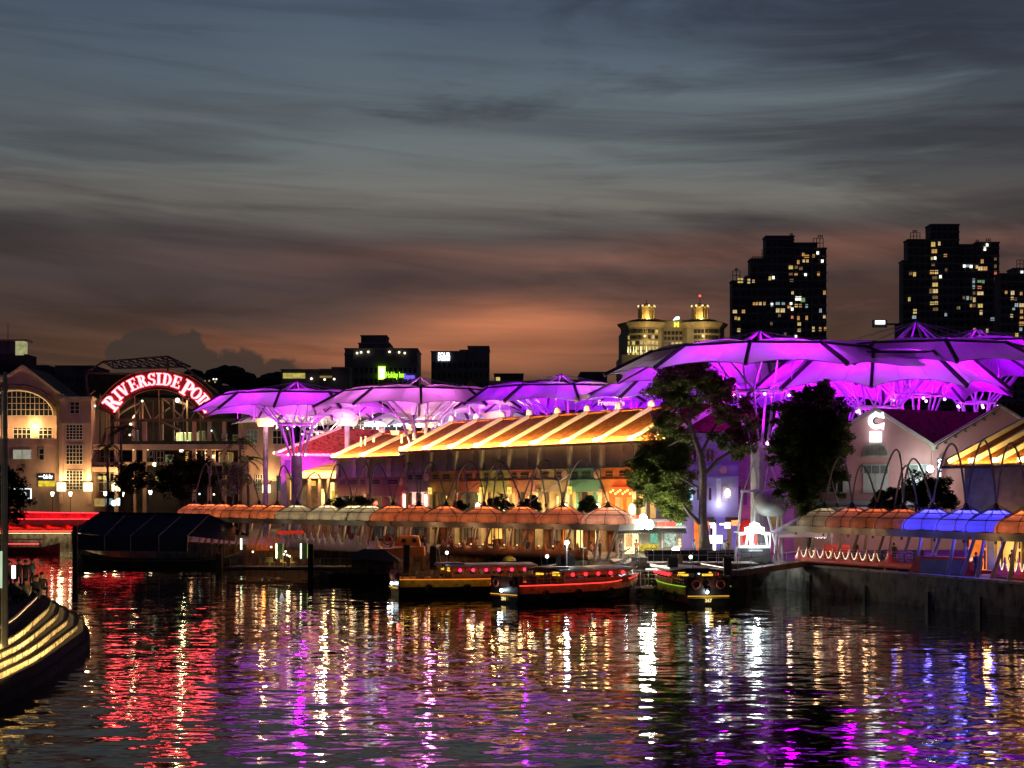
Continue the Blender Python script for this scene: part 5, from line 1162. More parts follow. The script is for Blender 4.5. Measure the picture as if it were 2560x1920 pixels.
part('shop_glow',G().bb(1.0,2.6,.5,.56,.2,2.9),shops['orange'],cs); part('shop_glow',G().bb(3.6,5.6,.48,.54,.2,2.9),shops['amber'],cs); part('shop_glow',G().bb(7.0,8.6,.5,.56,.4,2.6),shops['dim'],cs)
for k,(z0,z1) in enumerate(((.3,1.7),(1.9,2.8))):
    for q in range(4): part('shop_mullion',G().bb(1.0+q*1.5,1.12+q*1.5,.38,.46,z0,z1),blk,cs)
lamp('AREA',(wd_/2,-.95,e+.3),2600,(1,.60,.16),parent=cs,aim=(wd_/2,3.4,e+.55),sx=wd_*.97,sy=.12,spread=R(80))
lamp('POINT',(4,-1.2,2.6),120,(1,.6,.2),.3,cs)
# lilac shophouse between the trees
D=150
ls=thing('lilac_shophouse','blue lilac shophouse behind the tall tree, lit shutters and oval sign','shophouse',(X(1700,D),D,GZ))
lil=mat('lilac_wall',(.34,.32,.52),.8,var=.12,vs=.5); 
part('wall',G().bb(X(1640,D),X(1846,D),D,D+10,GZ,Z(1082,D)),lil,ls,world=True)
part('roof_slope',G().add([(X(1640,D),D-.4,Z(1080,D)),(X(1850,D),D-.4,Z(1080,D)),(X(1850,D),D+6,Z(1022,D)),(X(1640,D),D+6,Z(1022,D))],[(0,1,2,3)]),tile_mat('rose_roof_tiles',(.36,.12,.10),3,2.4),ls,world=True)
def b2(px0,px1,py0,py1,y0,y1): return G().bb(X(px0,D),X(px1,D),D+y0,D+y1,Z(py1,D),Z(py0,D))
part('parapet_band',b2(1712,1842,1162,1190,-.5,-.01),lil,ls,world=True); part('ledge',b2(1708,1846,1190,1195,-.7,-.01),lil,ls,world=True)
for px in (1733,1766): 
    part('window_recess',b2(px-3,px+22,1124,1156,-.06,-.01),mat('lilac_trim',(.45,.38,.46),.7),ls,world=True)
    for q in (1,11): part('window',b2(px+q,px+q+6,1127,1153,-.10,-.065),mat('dark_plum_glass',(.05,.015,.06),.3),ls,world=True)
for px in (1737,1767,1806): part('window_shutter',b2(px,px+13,1216,1252,-.12,-.01),mat('lilac_trim',(.45,.38,.46),.7),ls,world=True)
for px in (1742,1772): part('window',b2(px,px+6,1220,1250,-.16,-.125),mat('dark_plum_glass',(.05,.015,.06)),ls,world=True)
part('wall_niche_light',b2(1791,1802,1196,1268,-.04,-.005),mat('pale_lilac',(.55,.52,.62),.8),ls,world=True)
lamp('POINT',(X(1797,D)-X(1700,D),-.7,Z(1262,D)-GZ),60,(.9,.92,1),.2,ls)
part('oval_lantern',G().ball((X(1817,D),D-.5,Z(1233,D)),.33,12,(.85,.4,1.3)),lantern_g,ls,world=True)
part('round_plaque',G().ball((X(1806,D),D-.55,Z(1175,D)),.36,12,(1,.15,1.1)),mat('plaque_pink',(.6,.42,.36)),ls,world=True)
part('lit_frame_sign',b2(1721,1731,1216,1250,-.4,-.3),glow_mat('cyan_frame',(.55,.85,1),2.0,.6,3),ls,world=True)
part('ground_lintel',b2(1712,1846,1284,1294,-.3,-.01),lil,ls,world=True)
for a,b_,m in ((1735,1747,'orange'),(1764,1772,'orange'),(1818,1828,'dim'),(1776,1790,'dark')): part('door_glow',b2(a,b_,1300,1385,-.06,-.01),shops[m],ls,world=True)
for a,b_ in ((1757,1784),(1812,1848)): part('door_canopy',b2(a,b_,1293,1303,-.5,-.31),blk,ls,world=True)
lamp('AREA',(X(1770,D)-X(1700,D),-3,.6),170,(.42,.36,1),parent=ls,aim=(X(1770,D)-X(1700,D),0,6),sx=7,sy=.5)
pk2=thing('magenta_shophouse','magenta tinted shophouse in the shade behind the concrete column','shophouse',(X(1900,D),D+2,GZ))
part('wall',b2(1847,2010,1130,1385,2,10),mat('rose_wall',(.42,.24,.32),.8),pk2,world=True)
part('roof_slope',G().add([(X(1847,D),D+1.6,Z(1130,D)),(X(2010,D),D+1.6,Z(1130,D)),(X(2010,D),D+8,Z(1085,D)),(X(1847,D),D+8,Z(1085,D))],[(0,1,2,3)]),tiler,pk2,world=True)
part('ledge',b2(1847,1960,1198,1206,1.6,1.99),mat('rose_wall',(.42,.24,.32)),pk2,world=True)
for px in (1850,1866,1900): part('window_shutter',b2(px,px+9,1215,1262,1.9,1.99),mat('plum_shutter',(.20,.08,.18),.6),pk2,world=True)
part('bar_glow',b2(1930,1966,1290,1318,1.8,1.9),shops['dim'],pk2,world=True); part('red_interior',b2(1847,1925,1300,1385,1.85,1.99),mat('red_room',(.35,.05,.03),.7),pk2,world=True)
lamp('POINT',(X(1885,D)-X(1900,D),-1.2,1.9),150,(1,.22,.10),.3,pk2)
# white signs and neon above the doors
D=147
for (a,b_,c,d,lab) in ((1756,1766,1307,1320,'left'),(1773,1782,1307,1320,'mid')): pass
t=thing('white_box_signs','cluster of white glowing box signs over the lilac shophouse doors','sign',(X(1770,D),D,Z(1312,D)))
for a,b_,c,d in ((1756,1768,1307,1312),(1773,1782,1307,1312),(1756,1764,1314,1320),(1776,1782,1314,1320)): part('letter_box',G().bb(X(a,D),X(b_,D),D-.1,D,Z(d,D),Z(c,D)),we,t,world=True)
t=thing('white_box_signs','white glowing box signs directly left of the red neon sign','sign',(X(1812,D),D,Z(1312,D)))
for a,b_,c,d in ((1799,1812,1308,1313),(1812,1826,1306,1313),(1811,1826,1315,1321)): part('letter_box',G().bb(X(a,D),X(b_,D),D-.1,D,Z(d,D),Z(c,D)),we,t,world=True)
t=thing('neon_sign','orange red neon sign reading HOOTERS','sign',(X(1839,D),D-.2,Z(1308,D)))
text('lettering','HOOTERS',.62,mat('neon_orange',None,emit=(1,.16,.03),es=5),t,(0,0,0),.06,.035,width=.82); kids(t)[-1].scale.y=1.05
# menu totem and white lightbox
D=140
t=thing('lit_totem','tall white glowing pylon sign with a pointed top on the promenade','sign',(X(1786,D),D,GZ))
part('light_blade',G().prism([(-.13,.3),(.13,.3),(.13,3.15),(-.02,3.3),(-.13,3.2)],-.1,.1),we,t); part('foot',G().bb(-.2,.2,-.15,.15,0,.3),dsteel,t)
t=thing('lit_board','wide white glowing board behind the pylon sign','sign',(X(1786,D+1),D+1,GZ))
part('board',G().bb(X(1767,D)-X(1786,D),X(1806,D)-X(1786,D),-.05,.05,1.35,2.1),we,t); part('legs',G().bb(-.6,-.5,-.05,.05,0,1.35).bb(.5,.6,-.05,.05,0,1.35),dsteel,t,kind='stuff')
lamp('POINT',(0,-1.2,1.6),170,(.93,.97,1),.3,t)
# white bar kiosk with scalloped lightbox
D=133
kb=thing('bar_kiosk','small white lit bar kiosk with a scalloped glowing top sign under the steel tripod','kiosk',(X(1887,D),D,GZ))
kw=mat('kiosk_white',(.72,.74,.74),.4,var=.05)
x=lambda px:X(px,D)-X(1887,D); zz=lambda py:Z(py,D)-GZ
part('top_sign',G().prism([(x(1863),zz(1331)),(x(1909),zz(1331)),(x(1910),zz(1319)),(x(1900),zz(1317)),(x(1897),zz(1309)),(x(1890),zz(1307)),(x(1886),zz(1305)),(x(1881),zz(1307)),(x(1875),zz(1310)),(x(1873),zz(1317)),(x(1862),zz(1319))],-.2,.1),mat('kiosk_sign_glow',None,emit=(.90,1,1),es=9),kb)
part('roof_beam',G().bb(x(1843),x(1927),-.3,2,zz(1333),zz(1330)),kw,kb)
part('counter',G().bb(x(1845),x(1925),-.3,.3,zz(1370),zz(1364)),kw,kb); part('counter_front',G().bb(x(1848),x(1925),-.25,.2,0,zz(1370)),mat('kiosk_dark_front',(.05,.05,.055),.4),kb)
part('counter_badge',G().bb(x(1870),x(1905),-.28,-.26,zz(1378),zz(1374)),mat('faint_letter',(.3,.3,.32),.5),kb)
for px in (1847,1875,1924): part('post',G().bb(x(px)-.05,x(px)+.05,-.3,-.2,zz(1366),zz(1332)),kw,kb)
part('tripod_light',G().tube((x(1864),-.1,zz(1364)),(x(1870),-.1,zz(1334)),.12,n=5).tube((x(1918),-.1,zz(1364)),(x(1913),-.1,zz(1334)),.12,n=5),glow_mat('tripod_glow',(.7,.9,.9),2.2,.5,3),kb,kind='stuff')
for px in (1855,1913): part('down_light',G().ball((x(px),-.1,zz(1335)),.16,8,(2.2,1,.6)),we,kb)
for px in (1852,1889): part('red_panel',G().bb(x(px),x(px)+.42,1.6,1.7,zz(1364),zz(1334)),mat('kiosk_red',(.45,.04,.03),.5),kb)
for i in range(9): part('bottle',G().lathe([(.03,0),(.03,.12),(.012,.18),(.012,.24)],6,(x(1850)+i*.3,-.1,zz(1364))),mat('bottle_glass',(.2,.25,.2),.15),kb)
lamp('POINT',(0,-.9,zz(1345)),420,(.88,1,1),.3,kb)
# white gazebo tent
D=128
gz_=thing('gazebo_tent','white peaked gazebo tent beside the red dining deck','tent',(X(2010,D+3),D+3,GZ))
g=G(); a=X(1945,D)-X(2010,D+3); b_=a+4.6; zt=Z(1335,D)-GZ; zp=Z(1300,D)-GZ
part('tent_roof',G().add([(a,-3,zt),(b_,-3,zt),(b_,1.5,zt),(a,1.5,zt),((a+b_)/2,-.7,zp+.3)],[(0,1,4),(1,2,4),(2,3,4),(3,0,4)]),cloth('tent_cloth',(.62,.58,.70),.3),gz_)
part('valance',G().bb(a,b_,-3.02,-2.98,zt-.28,zt),cloth('tent_cloth',(.62,.58,.70)),gz_)
for q in (a+.1,b_-.1): part('tent_pole',G().tube((q,-2.9,0),(q,-2.9,zt),.04,n=5),steel,gz_)
for q in range(7): part('string_bulb',G().ball((a+3.3+q*.15,-2.2,zt-.3-.05*(q%2)),.05,5),we,gz_)
# ticket kiosk by the jetty
D=141
tk=thing('ticket_kiosk','jetty ticket kiosk with a curved silver fascia, dark awning and lit display windows','kiosk',(X(1628,D),D,GZ))
x=lambda px:X(px,D)-X(1628,D); zz=lambda py:Z(py,D)-GZ
silv=mat('silver_fascia',(.42,.46,.46),.3,.4,var=.08)
part('body',G().bb(x(1545),x(1708),.8,3.5,0,zz(1320)),mat('kiosk_cream_wall',(.45,.42,.33),.7),tk)
part('fascia',G().prism([(x(1542),zz(1317)),(x(1545),zz(1298)),(x(1700),zz(1297)),(x(1712),zz(1317))],.1,3.6),silv,tk)
part('roof_rim',G().bb(x(1533),x(1714),-.4,3.7,zz(1320),zz(1316)),mat('rim_white',(.65,.67,.66),.4),tk)
part('awning',G().add([(x(1536),-.5,zz(1320)),(x(1712),-.5,zz(1320)),(x(1712),-1.7,zz(1331)),(x(1538),-1.7,zz(1331)),(x(1712),.2,zz(1331)),(x(1538),.2,zz(1331))],[(0,1,2,3),(0,3,5),(1,4,2)]),mat('awning_dark_stripe',(.05,.06,.05),.8,var=.6,vs=1),tk)
g=G()
for i in range(44): xx=x(1538)+(x(1712)-x(1538))*(i+.5)/44; g.prism([(xx-.07,zz(1331)),(xx+.07,zz(1331)),(xx+.03,zz(1334)),(xx-.03,zz(1334))],-1.72,-1.68)
part('awning_fringe',g,mat('awning_dark_stripe',(.05,.06,.05)),tk,kind='stuff')
part('open_counter',G().bb(x(1563),x(1598),.74,.79,zz(1385),zz(1332)),glow_mat('kiosk_interior',(1,.80,.42),2.2,.5,1.2,True),tk)
part('counter_poster',G().bb(x(1565),x(1583),.66,.73,zz(1368),zz(1336)),glow_mat('poster_orange',(.85,.48,.18),1.2,.4,4),tk)
part('green_poster',G().bb(x(1628),x(1646),.70,.79,zz(1358),zz(1332)),glow_mat('poster_green',(.18,.50,.34),1.1,.5,5),tk)
part('menu_frame',G().bb(x(1661),x(1695),.66,.79,zz(1368),zz(1331)),mat('frame_cream',(.6,.52,.38),.5),tk)
part('menu_board',G().bb(x(1663),x(1692),.60,.655,zz(1366),zz(1333)),glow_mat('menu_pictures',(.50,.62,.50),1.1,.85,3.2),tk)
part('yellow_counter',G().bb(x(1600),x(1646),.3,.7,zz(1378),zz(1361)),glow_mat('counter_yellow',(.80,.62,.08),.9,.6,3),tk)
part('white_post',G().bb(x(1655),x(1659),.4,.6,zz(1370),zz(1331)),kw,tk); part('white_post',G().bb(x(1600),x(1604),.4,.6,zz(1370),zz(1331)),kw,tk)
part('red_lamps',G().ball((x(1701),.6,zz(1350)),.12,6).ball((x(1701),.6,zz(1358)),.12,6).ball((x(1701),.6,zz(1366)),.12,6),glow_mat('small_orange_bulb',(1,.55,.3),2.2),tk,kind='stuff')
rneon=mat('neon_red_text',None,emit=(1,.07,.04),es=4)
text('lettering','RIVER CRUISE',.50,rneon,tk,(x(1666),.0,zz(1311)),.05,.015,width=x(1688)-x(1644))
text('lettering','CRUISE',.42,rneon,tk,(x(1588),.2,zz(1293.5)),.05,.015,width=x(1600)-x(1576))
part('logo_swoosh',G().prism([(x(1690),zz(1314)),(x(1696),zz(1307)),(x(1706),zz(1306)),(x(1702),zz(1313))],.02,.06),glow_mat('logo_green',(.5,1,.7),2,.5,3),tk)
part('logo_face',G().ball((x(1549),-.0,zz(1307)),.25,10,(1,.2,1.2)).ball((x(1559),-.0,zz(1307)),.22,10,(1,.2,1.2)),glow_mat('pale_logo',(.8,.95,.95),2.0,.3,3),tk,kind='stuff')
flw=glow_mat('flood_warm',(1,.90,.62),60,.02)
for nm,px,py,r_,m_,wt,lab in (('a',1622,1312,.42,flw,1500,'dazzling warm floodlight on the ticket kiosk roof, lower of the pair'),('b',1608,1295,.34,glow_mat('flood_white',(.92,1,.97),40,.02),600,'dazzling white floodlight just above the warm one on the kiosk'),('c',1538,1296,.22,glow_mat('flood_white',(.92,1,.97),40,.02),110,'white floodlight at the left corner of the ticket kiosk')):
    t=thing('floodlight',lab,'floodlight',(X(px,D-4),D-4,Z(py,D-4)))
    part('lamp_glass',G().ball((0,0,0),r_,10),m_,t); part('arm',G().tube((0,.1,0),(0,4.4,-.3),.05,n=5),steel,t)
    lamp('POINT',(0,-.7,0),wt,(1,.93,.75),.35,t)
t=thing('low_spotlight','bright white spotlight at counter height right of the menu board','spotlight',(X(1689,138),138,Z(1373,138)))
part('lamp_glass',G().ball((0,0,0),.26,8,(1.3,1,.8)),glow_mat('flood_white',(.92,1,.97),40,.02),t); part('stand',G().tube((0,0,-.2),(0,0,-1.0),.04,n=5),steel,t)
# ================================================================ QUAY UMBRELLAS
um={'cream':cloth('umbrella_cream',(.74,.70,.58),.45,.2,1.3),'orange':cloth('umbrella_orange',(.76,.55,.46),.45,.2,1.3),'blue':cloth('umbrella_blue',(.55,.55,.85),.45,.1)}
ucol={'cream':(1,.78,.45),'orange':(1,.25,.06),'blue':(.10,.08,1)}
wire=mat('umbrella_frame',(.10,.085,.07),.5); gutg=mat('umbrella_gutter',(.40,.41,.38),.6,var=.1); capm=mat('umbrella_cap',(.035,.03,.045),.7)
legm=mat('umbrella_leg',(.22,.19,.17),.5)
proto_u={}
def umbrella(kind,x,y,label,power,rz=0,w=2.45):
    """base at promenade; dome of membrane panels, wire frame, gutter tray, cap cone, raking legs"""
    t=thing('quay_umbrella',label,'umbrella',(x,y,GZ),rz,'umbrellas along the quay')
    zr=3.25; n=8
    prof=[(w,zr),(w*.98,zr+.42),(w*.86,zr+.78),(w*.50,zr+1.18),(w*.24,zr+1.45)]
    for k in range(n):
        a0_=2*PI*k/n+PI/8; a1_=a0_+2*PI/n
        g=G()
        for i in range(len(prof)-1):
            (r0,z0),(r1,z1)=prof[i],prof[i+1]
            for m in range(3):
                aa=a0_+(a1_-a0_)*m/3; ab=a0_+(a1_-a0_)*(m+1)/3
                sg=lambda r,a,q: (r*math.cos(a),r*math.sin(a),q-.05*math.sin(PI*(a-a0_)/(a1_-a0_)))
                g.add([sg(r0,aa,z0),sg(r0,ab,z0),sg(r1,ab,z1),sg(r1,aa,z1)],[(0,1,2,3)])
        part('membrane_panel',g,um[kind],t)
        part('frame_rib',G().path([((r+.04)*math.cos(a0_),(r+.04)*math.sin(a0_),z) for r,z in prof],.035,4),wire,t)
    for r,z in (prof[0],prof[2],prof[3]):
        part('frame_hoop',G().path([((r+.03)*math.cos(2*PI*k/n+PI/8),(r+.03)*math.sin(2*PI*k/n+PI/8),z) for k in range(n+1)],.035,4,False),wire,t)
    part('cap',G().lathe([(w*.26,zr+1.43),(w*.10,zr+1.62),(.10,zr+1.95),(.02,zr+2.0)],8),capm,t)
    for k in range(4):
        a=2*PI*k/4+.5; part('cap_stay',G().tube((w*.72*math.cos(a),w*.72*math.sin(a),zr+1.0),(.08*math.cos(a),.08*math.sin(a),zr+1.85),.028,n=4),wire,t)
    q=w*1.10; q1=w*.94
    part('gutter_tray',G().add([(-q,-q,zr-.02),(q,-q,zr-.02),(q,q,zr-.02),(-q,q,zr-.02),(-q1,-q1,zr-.55),(q1,-q1,zr-.55),(q1,q1,zr-.55),(-q1,q1,zr-.55),(-q1,-q1,zr-.06),(q1,-q1,zr-.06),(q1,q1,zr-.06),(-q1,q1,zr-.06)],
        [(0,1,5,4),(1,2,6,5),(2,3,7,6),(3,0,4,7),(0,8,9,1),(1,9,10,2),(2,10,11,3),(3,11,8,0)]),gutg,t)
    for a,b in ((-1.1,-.5),(.5,.9)): part('raking_leg',G().tube((a*.8,-.9,0),(b*1.3,-.4,zr-.4),.16,.12,7),legm,t)
    part('lamp_body',G().ball((0,0,zr+.62),.12,6),glow_mat('umbrella_lamp_'+kind,tuple(ucol[kind]),3,.05),t)
    lamp('POINT',(0,0,zr+1.0),power,ucol[kind],.25,t,name='umbrella_light')
    wn=(-.42,-.90,0) if x<20 else (-.93,-.36,0); dl=rotz((wn[0]*3.3,wn[1]*3.3,0),-rz)
    lamp('POINT',(dl[0],dl[1],zr-1.0),(32 if x>20 else 30 if x>-9 else 9) if kind!='blue' else 14,(1,.50,.22) if kind=='orange' else ((1,.72,.45) if kind=='cream' else (.25,.2,1)),.2,t,name='deck_front_fill')  # added fill lamp that brightens the deck fronts and gutter faces
    part('fill_lamp_can',G().tube((dl[0]*.82,dl[1]*.82,zr-.75),(dl[0]*.82,dl[1]*.82,zr-.55),.09,n=6),capm,t)  # can made up to hold the added fill lamp
    lamp('POINT',(.2,-.6,zr-.9),power*.10,(1,.55,.25) if kind!='blue' else (.1,.08,1),.2,t,name='umbrella_light')
    return t
pxD=[(486,195),(557,182),(645,173),(743,166),(817,162),(925,157),(1115,149.6),(1304,143),(1407,140),(1520,136)]
def Dof(px,T=pxD):
    for (a,b),(c,d) in zip(T[:-1],T[1:]):
        if px<=c: return b+(d-b)*(px-a)/(c-a)
    return T[-1][1]
LU=[(486,'orange'),(524,'orange'),(557,'orange'),(600,'orange'),(648,'orange'),(693,'orange'),(743,'cream'),(817,'cream'),(883,'cream'),(925,'cream'),(983,'orange'),(1047,'orange'),(1115,'orange'),(1210,'orange'),(1304,'orange'),(1407,'orange'),(1520,'orange')]
ordn=['first','second','third','fourth','fifth','sixth','seventh','eighth','ninth','tenth','eleventh','twelfth','thirteenth']
tips=[]
cnt={}
for i,(px,k) in enumerate(LU):
    D=Dof(px)
    if i<6: lb=f'orange quay umbrella, {ordn[i]} from the far left end of the long row'
    elif i<10: lb=f'cream quay umbrella, {ordn[i-6]} from the left of the four cream ones'
    else: lb=f'salmon orange quay umbrella, {ordn[i-10]} to the right of the cream ones'
    umbrella(k,X(px,D),D,lb,{'orange':240,'cream':200}[k]*(.75+.5*((i*37)%11)/11),R(-40+((i*53)%17)-8),(2.45 if i>5 else 2.3)*(.96+.08*((i*29)%7)/7))
    tips.append((X(px,D),D))
RU=[(2060,128,'cream'),(2130,124,'orange'),(2193,120.5,'orange'),(2257,117,'orange'),(2331,113.5,'blue'),(2415,109.5,'blue'),(2490,106,'blue'),(2572,102.5,'orange')]
rlab=['dim cream quay umbrella at the left end of the right-hand row','brownish orange quay umbrella next to the dim cream one','brownish orange quay umbrella, middle of the three between cream and blue','brownish orange quay umbrella touching the first blue one','first glowing blue quay umbrella, left of the three','middle glowing blue quay umbrella','right glowing blue quay umbrella beside the bright orange one','bright orange quay umbrella at the right edge of the view']
rtips=[]
for i,(px,D,k) in enumerate(RU):
    umbrella(k,X(px,D),D,rlab[i],{'cream':55,'orange':80 if i<4 else 240,'blue':520}[k],R(-58),2.25); rtips.append((X(px,D),D))
# parabolic steel arches springing between the umbrella caps
archm=mat('arch_steel',(.20,.17,.155),.6,var=.1)
def arch(p,q,h,label,lean=0,base=5.1,name='steel_arch'):
    mx,my=(p[0]+q[0])/2,(p[1]+q[1])/2; t=thing(name,label,'arch',(mx,my,GZ),group='parabolic steel arches over the umbrellas')
    pts=[]
    for i in range(21):
        u=i/20; x=p[0]+(q[0]-p[0])*u-mx; y=p[1]+(q[1]-p[1])*u-my; hh=4*u*(1-u)
        pts.append((x+lean*hh,y,base+h*hh))
    part('tube',G().path(pts,.07,6),archm,t,smooth=True)
    for e in (pts[0],pts[-1]): part('foot',G().tube(e,(e[0]*1.0,e[1],e[2]-.35),.14,.10,6),capm,t)
al=['the arch over the umbrellas nearest the dark trees','thin arch second from the far left','tall thin arch tinted magenta','arch beside the lit grey green tree','arch left of the lattice column','arch below the magenta lattice column','arch left of the cream umbrellas','arch over the first cream umbrellas','arch over the middle cream umbrellas','arch over the last cream umbrella','arch below the low roof step','arch in front of the teal grey house front','arch before the ochre house front','arch before the brick red and olive fronts','arch below the oval lanterns, with a crossing strut','rounded arch before the fiery red sign']
for i in range(16):
    if i in (4,): continue
    arch(tips[i],tips[i+1],4.6 if i<3 else (3.1 if i in (3,6) else 3.9),'parabolic steel arch, '+al[i],lean=(.5,-.4,.3,-.2)[i%4])
for k,i in enumerate((12,13,14)):
    p,q=tips[i],tips[i+1]; arch((p[0]+.8,p[1]+2.4),(q[0]-1.5,q[1]+2.4),3.4,['narrow rear steel arch, before the olive house front','narrow rear steel arch left of the crossing strut','narrow rear steel arch right of the crossing strut'][k],base=5.0)
ar_l=['arch over the dim cream umbrella in front of the second tree','arch before the louvred gable shutters','tall broad arch left of the white floodlight','arch rising from the first blue umbrella','broad arch over the middle blue umbrella','broad arch under the glowing orange roof edge','arch at the right edge of the view']
for i in range(7): arch(rtips[i],rtips[i+1],(3.8,3.0,4.2,3.4,4.4,4.5,4.2)[i],'parabolic steel '+ar_l[i],lean=(.2,-.2,.5,-.3,.2,.2,-.1)[i])
arch((rtips[0][0]-1.6,129.5),(rtips[0][0]+1.0,127.5),3.6,'parabolic steel arch at the left end of the right-hand row')
arch((rtips[3][0]-.2,118.5),(rtips[4][0]-.6,115.5),2.9,'small pale steel arch behind the two orange umbrellas')
t=thing('cross_strut','pale raking strut crossing the arches before the lantern fronts','strut',(X(1345,142),142,GZ+5))
part('rod',G().tube((X(1350,142)-X(1345,142)-1.0,-.5,.1),(X(1425,142)-X(1345,142),-.3,Z(1185,142)-GZ-5),.05,n=5),steel,t)
t=thing('cross_strut','pale raking strut before the mustard house front','strut',(X(1130,148),148,GZ+5))
part('rod',G().tube((0,0,.2),(X(1200,148)-X(1130,148),0,Z(1205,148)-GZ-5),.05,n=5),steel,t)
# ================================================================ FLOATING DINING DECKS
def deck(name,label,T,prongs,zb,zv,zp,m,led=None,pw=.30,floor=True,x0=None,x1=None,zslope=0):
    px0,px1=T[0][0],T[-1][0]; D0=Dof((px0+px1)/2,T); o=(X((px0+px1)/2,D0),D0,0)
    t=thing(name,label,'dining deck',o)
    N_=int((px1-px0)/1.2)+1; cols=[]; rim=[]
    xs=[X(p,Dof(p,T)) for p in prongs]
    for i in range(N_+1):
        px=px0+(px1-px0)*i/N_; D=Dof(px,T); x=X(px,D)
        d=min(abs(px-p) for p in prongs)*D/F if prongs else 9
        gap=min([abs(b-a) for a,b in zip(xs[:-1],xs[1:])] or [1])*.5
        sh=max(0,1-(d/pw)**1.6) if d<pw else 0
        sh=math.exp(-(d/(pw*.55))**1.7)
        z=zv+(zp-zv)*sh+zslope*(px-px0); zbb=zb+zslope*(px-px0)
        cols.append([(x-o[0]-.10,D-o[1]-.32,zbb),(x-o[0]-.12,D-o[1]-.42,zbb+.25),(x-o[0],D-o[1]-.22,(zbb+zv)/2+.15),(x-o[0],D-o[1]-.10,z),(x-o[0],D-o[1]+.10,z),(x-o[0],D-o[1]+.18,zbb+.2)])
        rim.append((x-o[0],D-o[1]-.04,z+.03))
    g=G()
    for c in cols: g.v+=c
    for i in range(len(cols)-1):
        for k in range(5): a=i*6+k; g.f.append((a,a+6,a+7,a+1))
    g.f.append(tuple(range(6))); g.f.append(tuple((len(cols)-1)*6+k for k in range(6))[::-1])
    part('hull_wall',g,m,t,smooth=True)
    pl=[(c[5][0],c[5][1]) for c in cols[::8]]+[(cols[-1][5][0],cols[-1][5][1])]
    back=[(x+1.2,y+4.6) for x,y in pl[::-1]]
    part('deck_floor',G().slab(pl+back,zb-.1,zb+.1),mat('deck_boards',(.14,.08,.05),.6,var=.3),t)
    if led:
        run=[]
        for i,r_ in enumerate(rim+[(0,0,99)]):
            base_=zv+zslope*(px1-px0)*min(i,N_)/N_
            if i<len(rim) and r_[2]<base_+(zp-zv)*.72: run.append(r_)
            else:
                if len(run)>2: part('rim_light',G().path(run,.038,4),led,t)
                run=[]
    return t
orm=mat('deck_orange_paint',(.52,.17,.05),.45,var=.12,vs=1.5); pum=mat('deck_mauve_paint',(.45,.36,.44),.5,var=.1); rdm=mat('deck_red_paint',(.62,.05,.04),.35,var=.12,vs=1.5)
deck('dining_deck','orange hulled dining deck with a scalloped crown edge under the umbrellas',[(1093,145.5),(1280,140.5),(1470,134.5)],[1107,1132,1160,1186,1215,1243,1271,1302,1331,1361,1396,1444],2.5,3.2,3.92,orm)
deck('dining_deck','mauve hulled dining deck with pale pronged edge behind the two lit posts',[(726,165),(920,155)],[731,746,762,778,792,808,826,846,868,890,911],2.35,3.15,4.15,pum,pw=.32)
deck('dining_deck','short mauve deck prow left of the orange cabin',[(930,155),(955,154)],[941],2.35,2.9,4.0,pum,pw=.4)
ledc=mat('rim_led_cream',None,emit=(1,.80,.52),es=1.9)
deck('dining_deck','red hulled dining deck with lit scallop rims at the left end of the stone wall',[(1988,127.8),(2198,118.2)],[1998,2018,2039,2060,2081,2102,2124,2145,2167,2188],2.55,2.95,3.85,rdm,ledc,pw=.27)
deck('dining_deck','red hulled deck stern with a single tall prong and a life ring',[(2199,118),(2340,112)],[2222],2.55,3.0,3.75,rdm,pw=.45)
deck('dining_deck','red hulled dining deck with lit scallops cut by the right edge',[(2486,107),(2600,102)],[2496,2512,2529,2546,2563,2580],2.35,2.75,3.80,rdm,ledc,pw=.24)
# cabins of the decks
t=thing('deck_cabin','orange boat-like cabin with two portholes on the dining deck','cabin',(X(1015,150),150,2.6))
D=150; x=lambda px:X(px,D)-X(1015,D); zz=lambda py:Z(py,D)-2.6
part('cabin_body',G().prism([(x(985),zz(1365)),(x(994),zz(1343)),(x(1002),zz(1339)),(x(1046),zz(1340)),(x(1051),zz(1365))],-.3,1.5),orm,t)
for px in (1010,1036): part('porthole',G().torus((x(px),-.33,zz(1351)),.22,.05,14,6),mat('porthole_rim',(.2,.08,.04),.4),t); part('porthole_glass',G().ball((x(px),-.30,zz(1351)),.19,8,(1,.15,1)),opening,t)
part('lower_hull',G().prism([(x(955),zz(1390)),(x(950),zz(1372)),(x(1060),zz(1366)),(x(1062),zz(1390))],-.5,1.5),orm,t)
lifer=mat('life_ring_orange',(.75,.22,.05),.5)
def ring(px,py,D,label,r=.42,m=lifer):
    t=solo('life_ring',G().torus((0,0,0),r,r*.22,18,6),m,label,'life ring',(X(px,D),D,Z(py,D)),smooth=True); return t
ring(969,1350,149,'orange life ring beside the orange deck cabin')
ring(2273,1393,114.0,'faded red life ring on the rail of the red deck',.36,mat('life_ring_faded',(.30,.12,.12),.5))
t=thing('deck_cabin','red cabin with a grey sliding panel at the stern of the red deck','cabin',(X(2355,111.2),111.2,2.45),R(-55))
part('cabin_shell',G().prism([(-3.0,-.1),(-2.4,.9),(-2.1,1.15),(2.2,1.15),(2.5,.9),(2.6,-.2)],-.1,.8),rdm,t); part('grey_panel',G().bb(-1.9,1.9,-.17,-.11,-.1,.95),mat('panel_grey',(.20,.22,.25),.5),t)
part('prow_top',G().prism([(2.6,0),(5.5,.15),(5.5,.35),(2.4,.3)],-.1,.5),rdm,t)
t=thing('deck_bench','red curved bench back behind the lit deck rail','bench',(X(2085,126.5),126.5,2.6)); part('backrest',G().prism([(-1.1,.6),(-.8,1.35),(1.3,1.38),(1.3,.5)],0,.2),rdm,t)
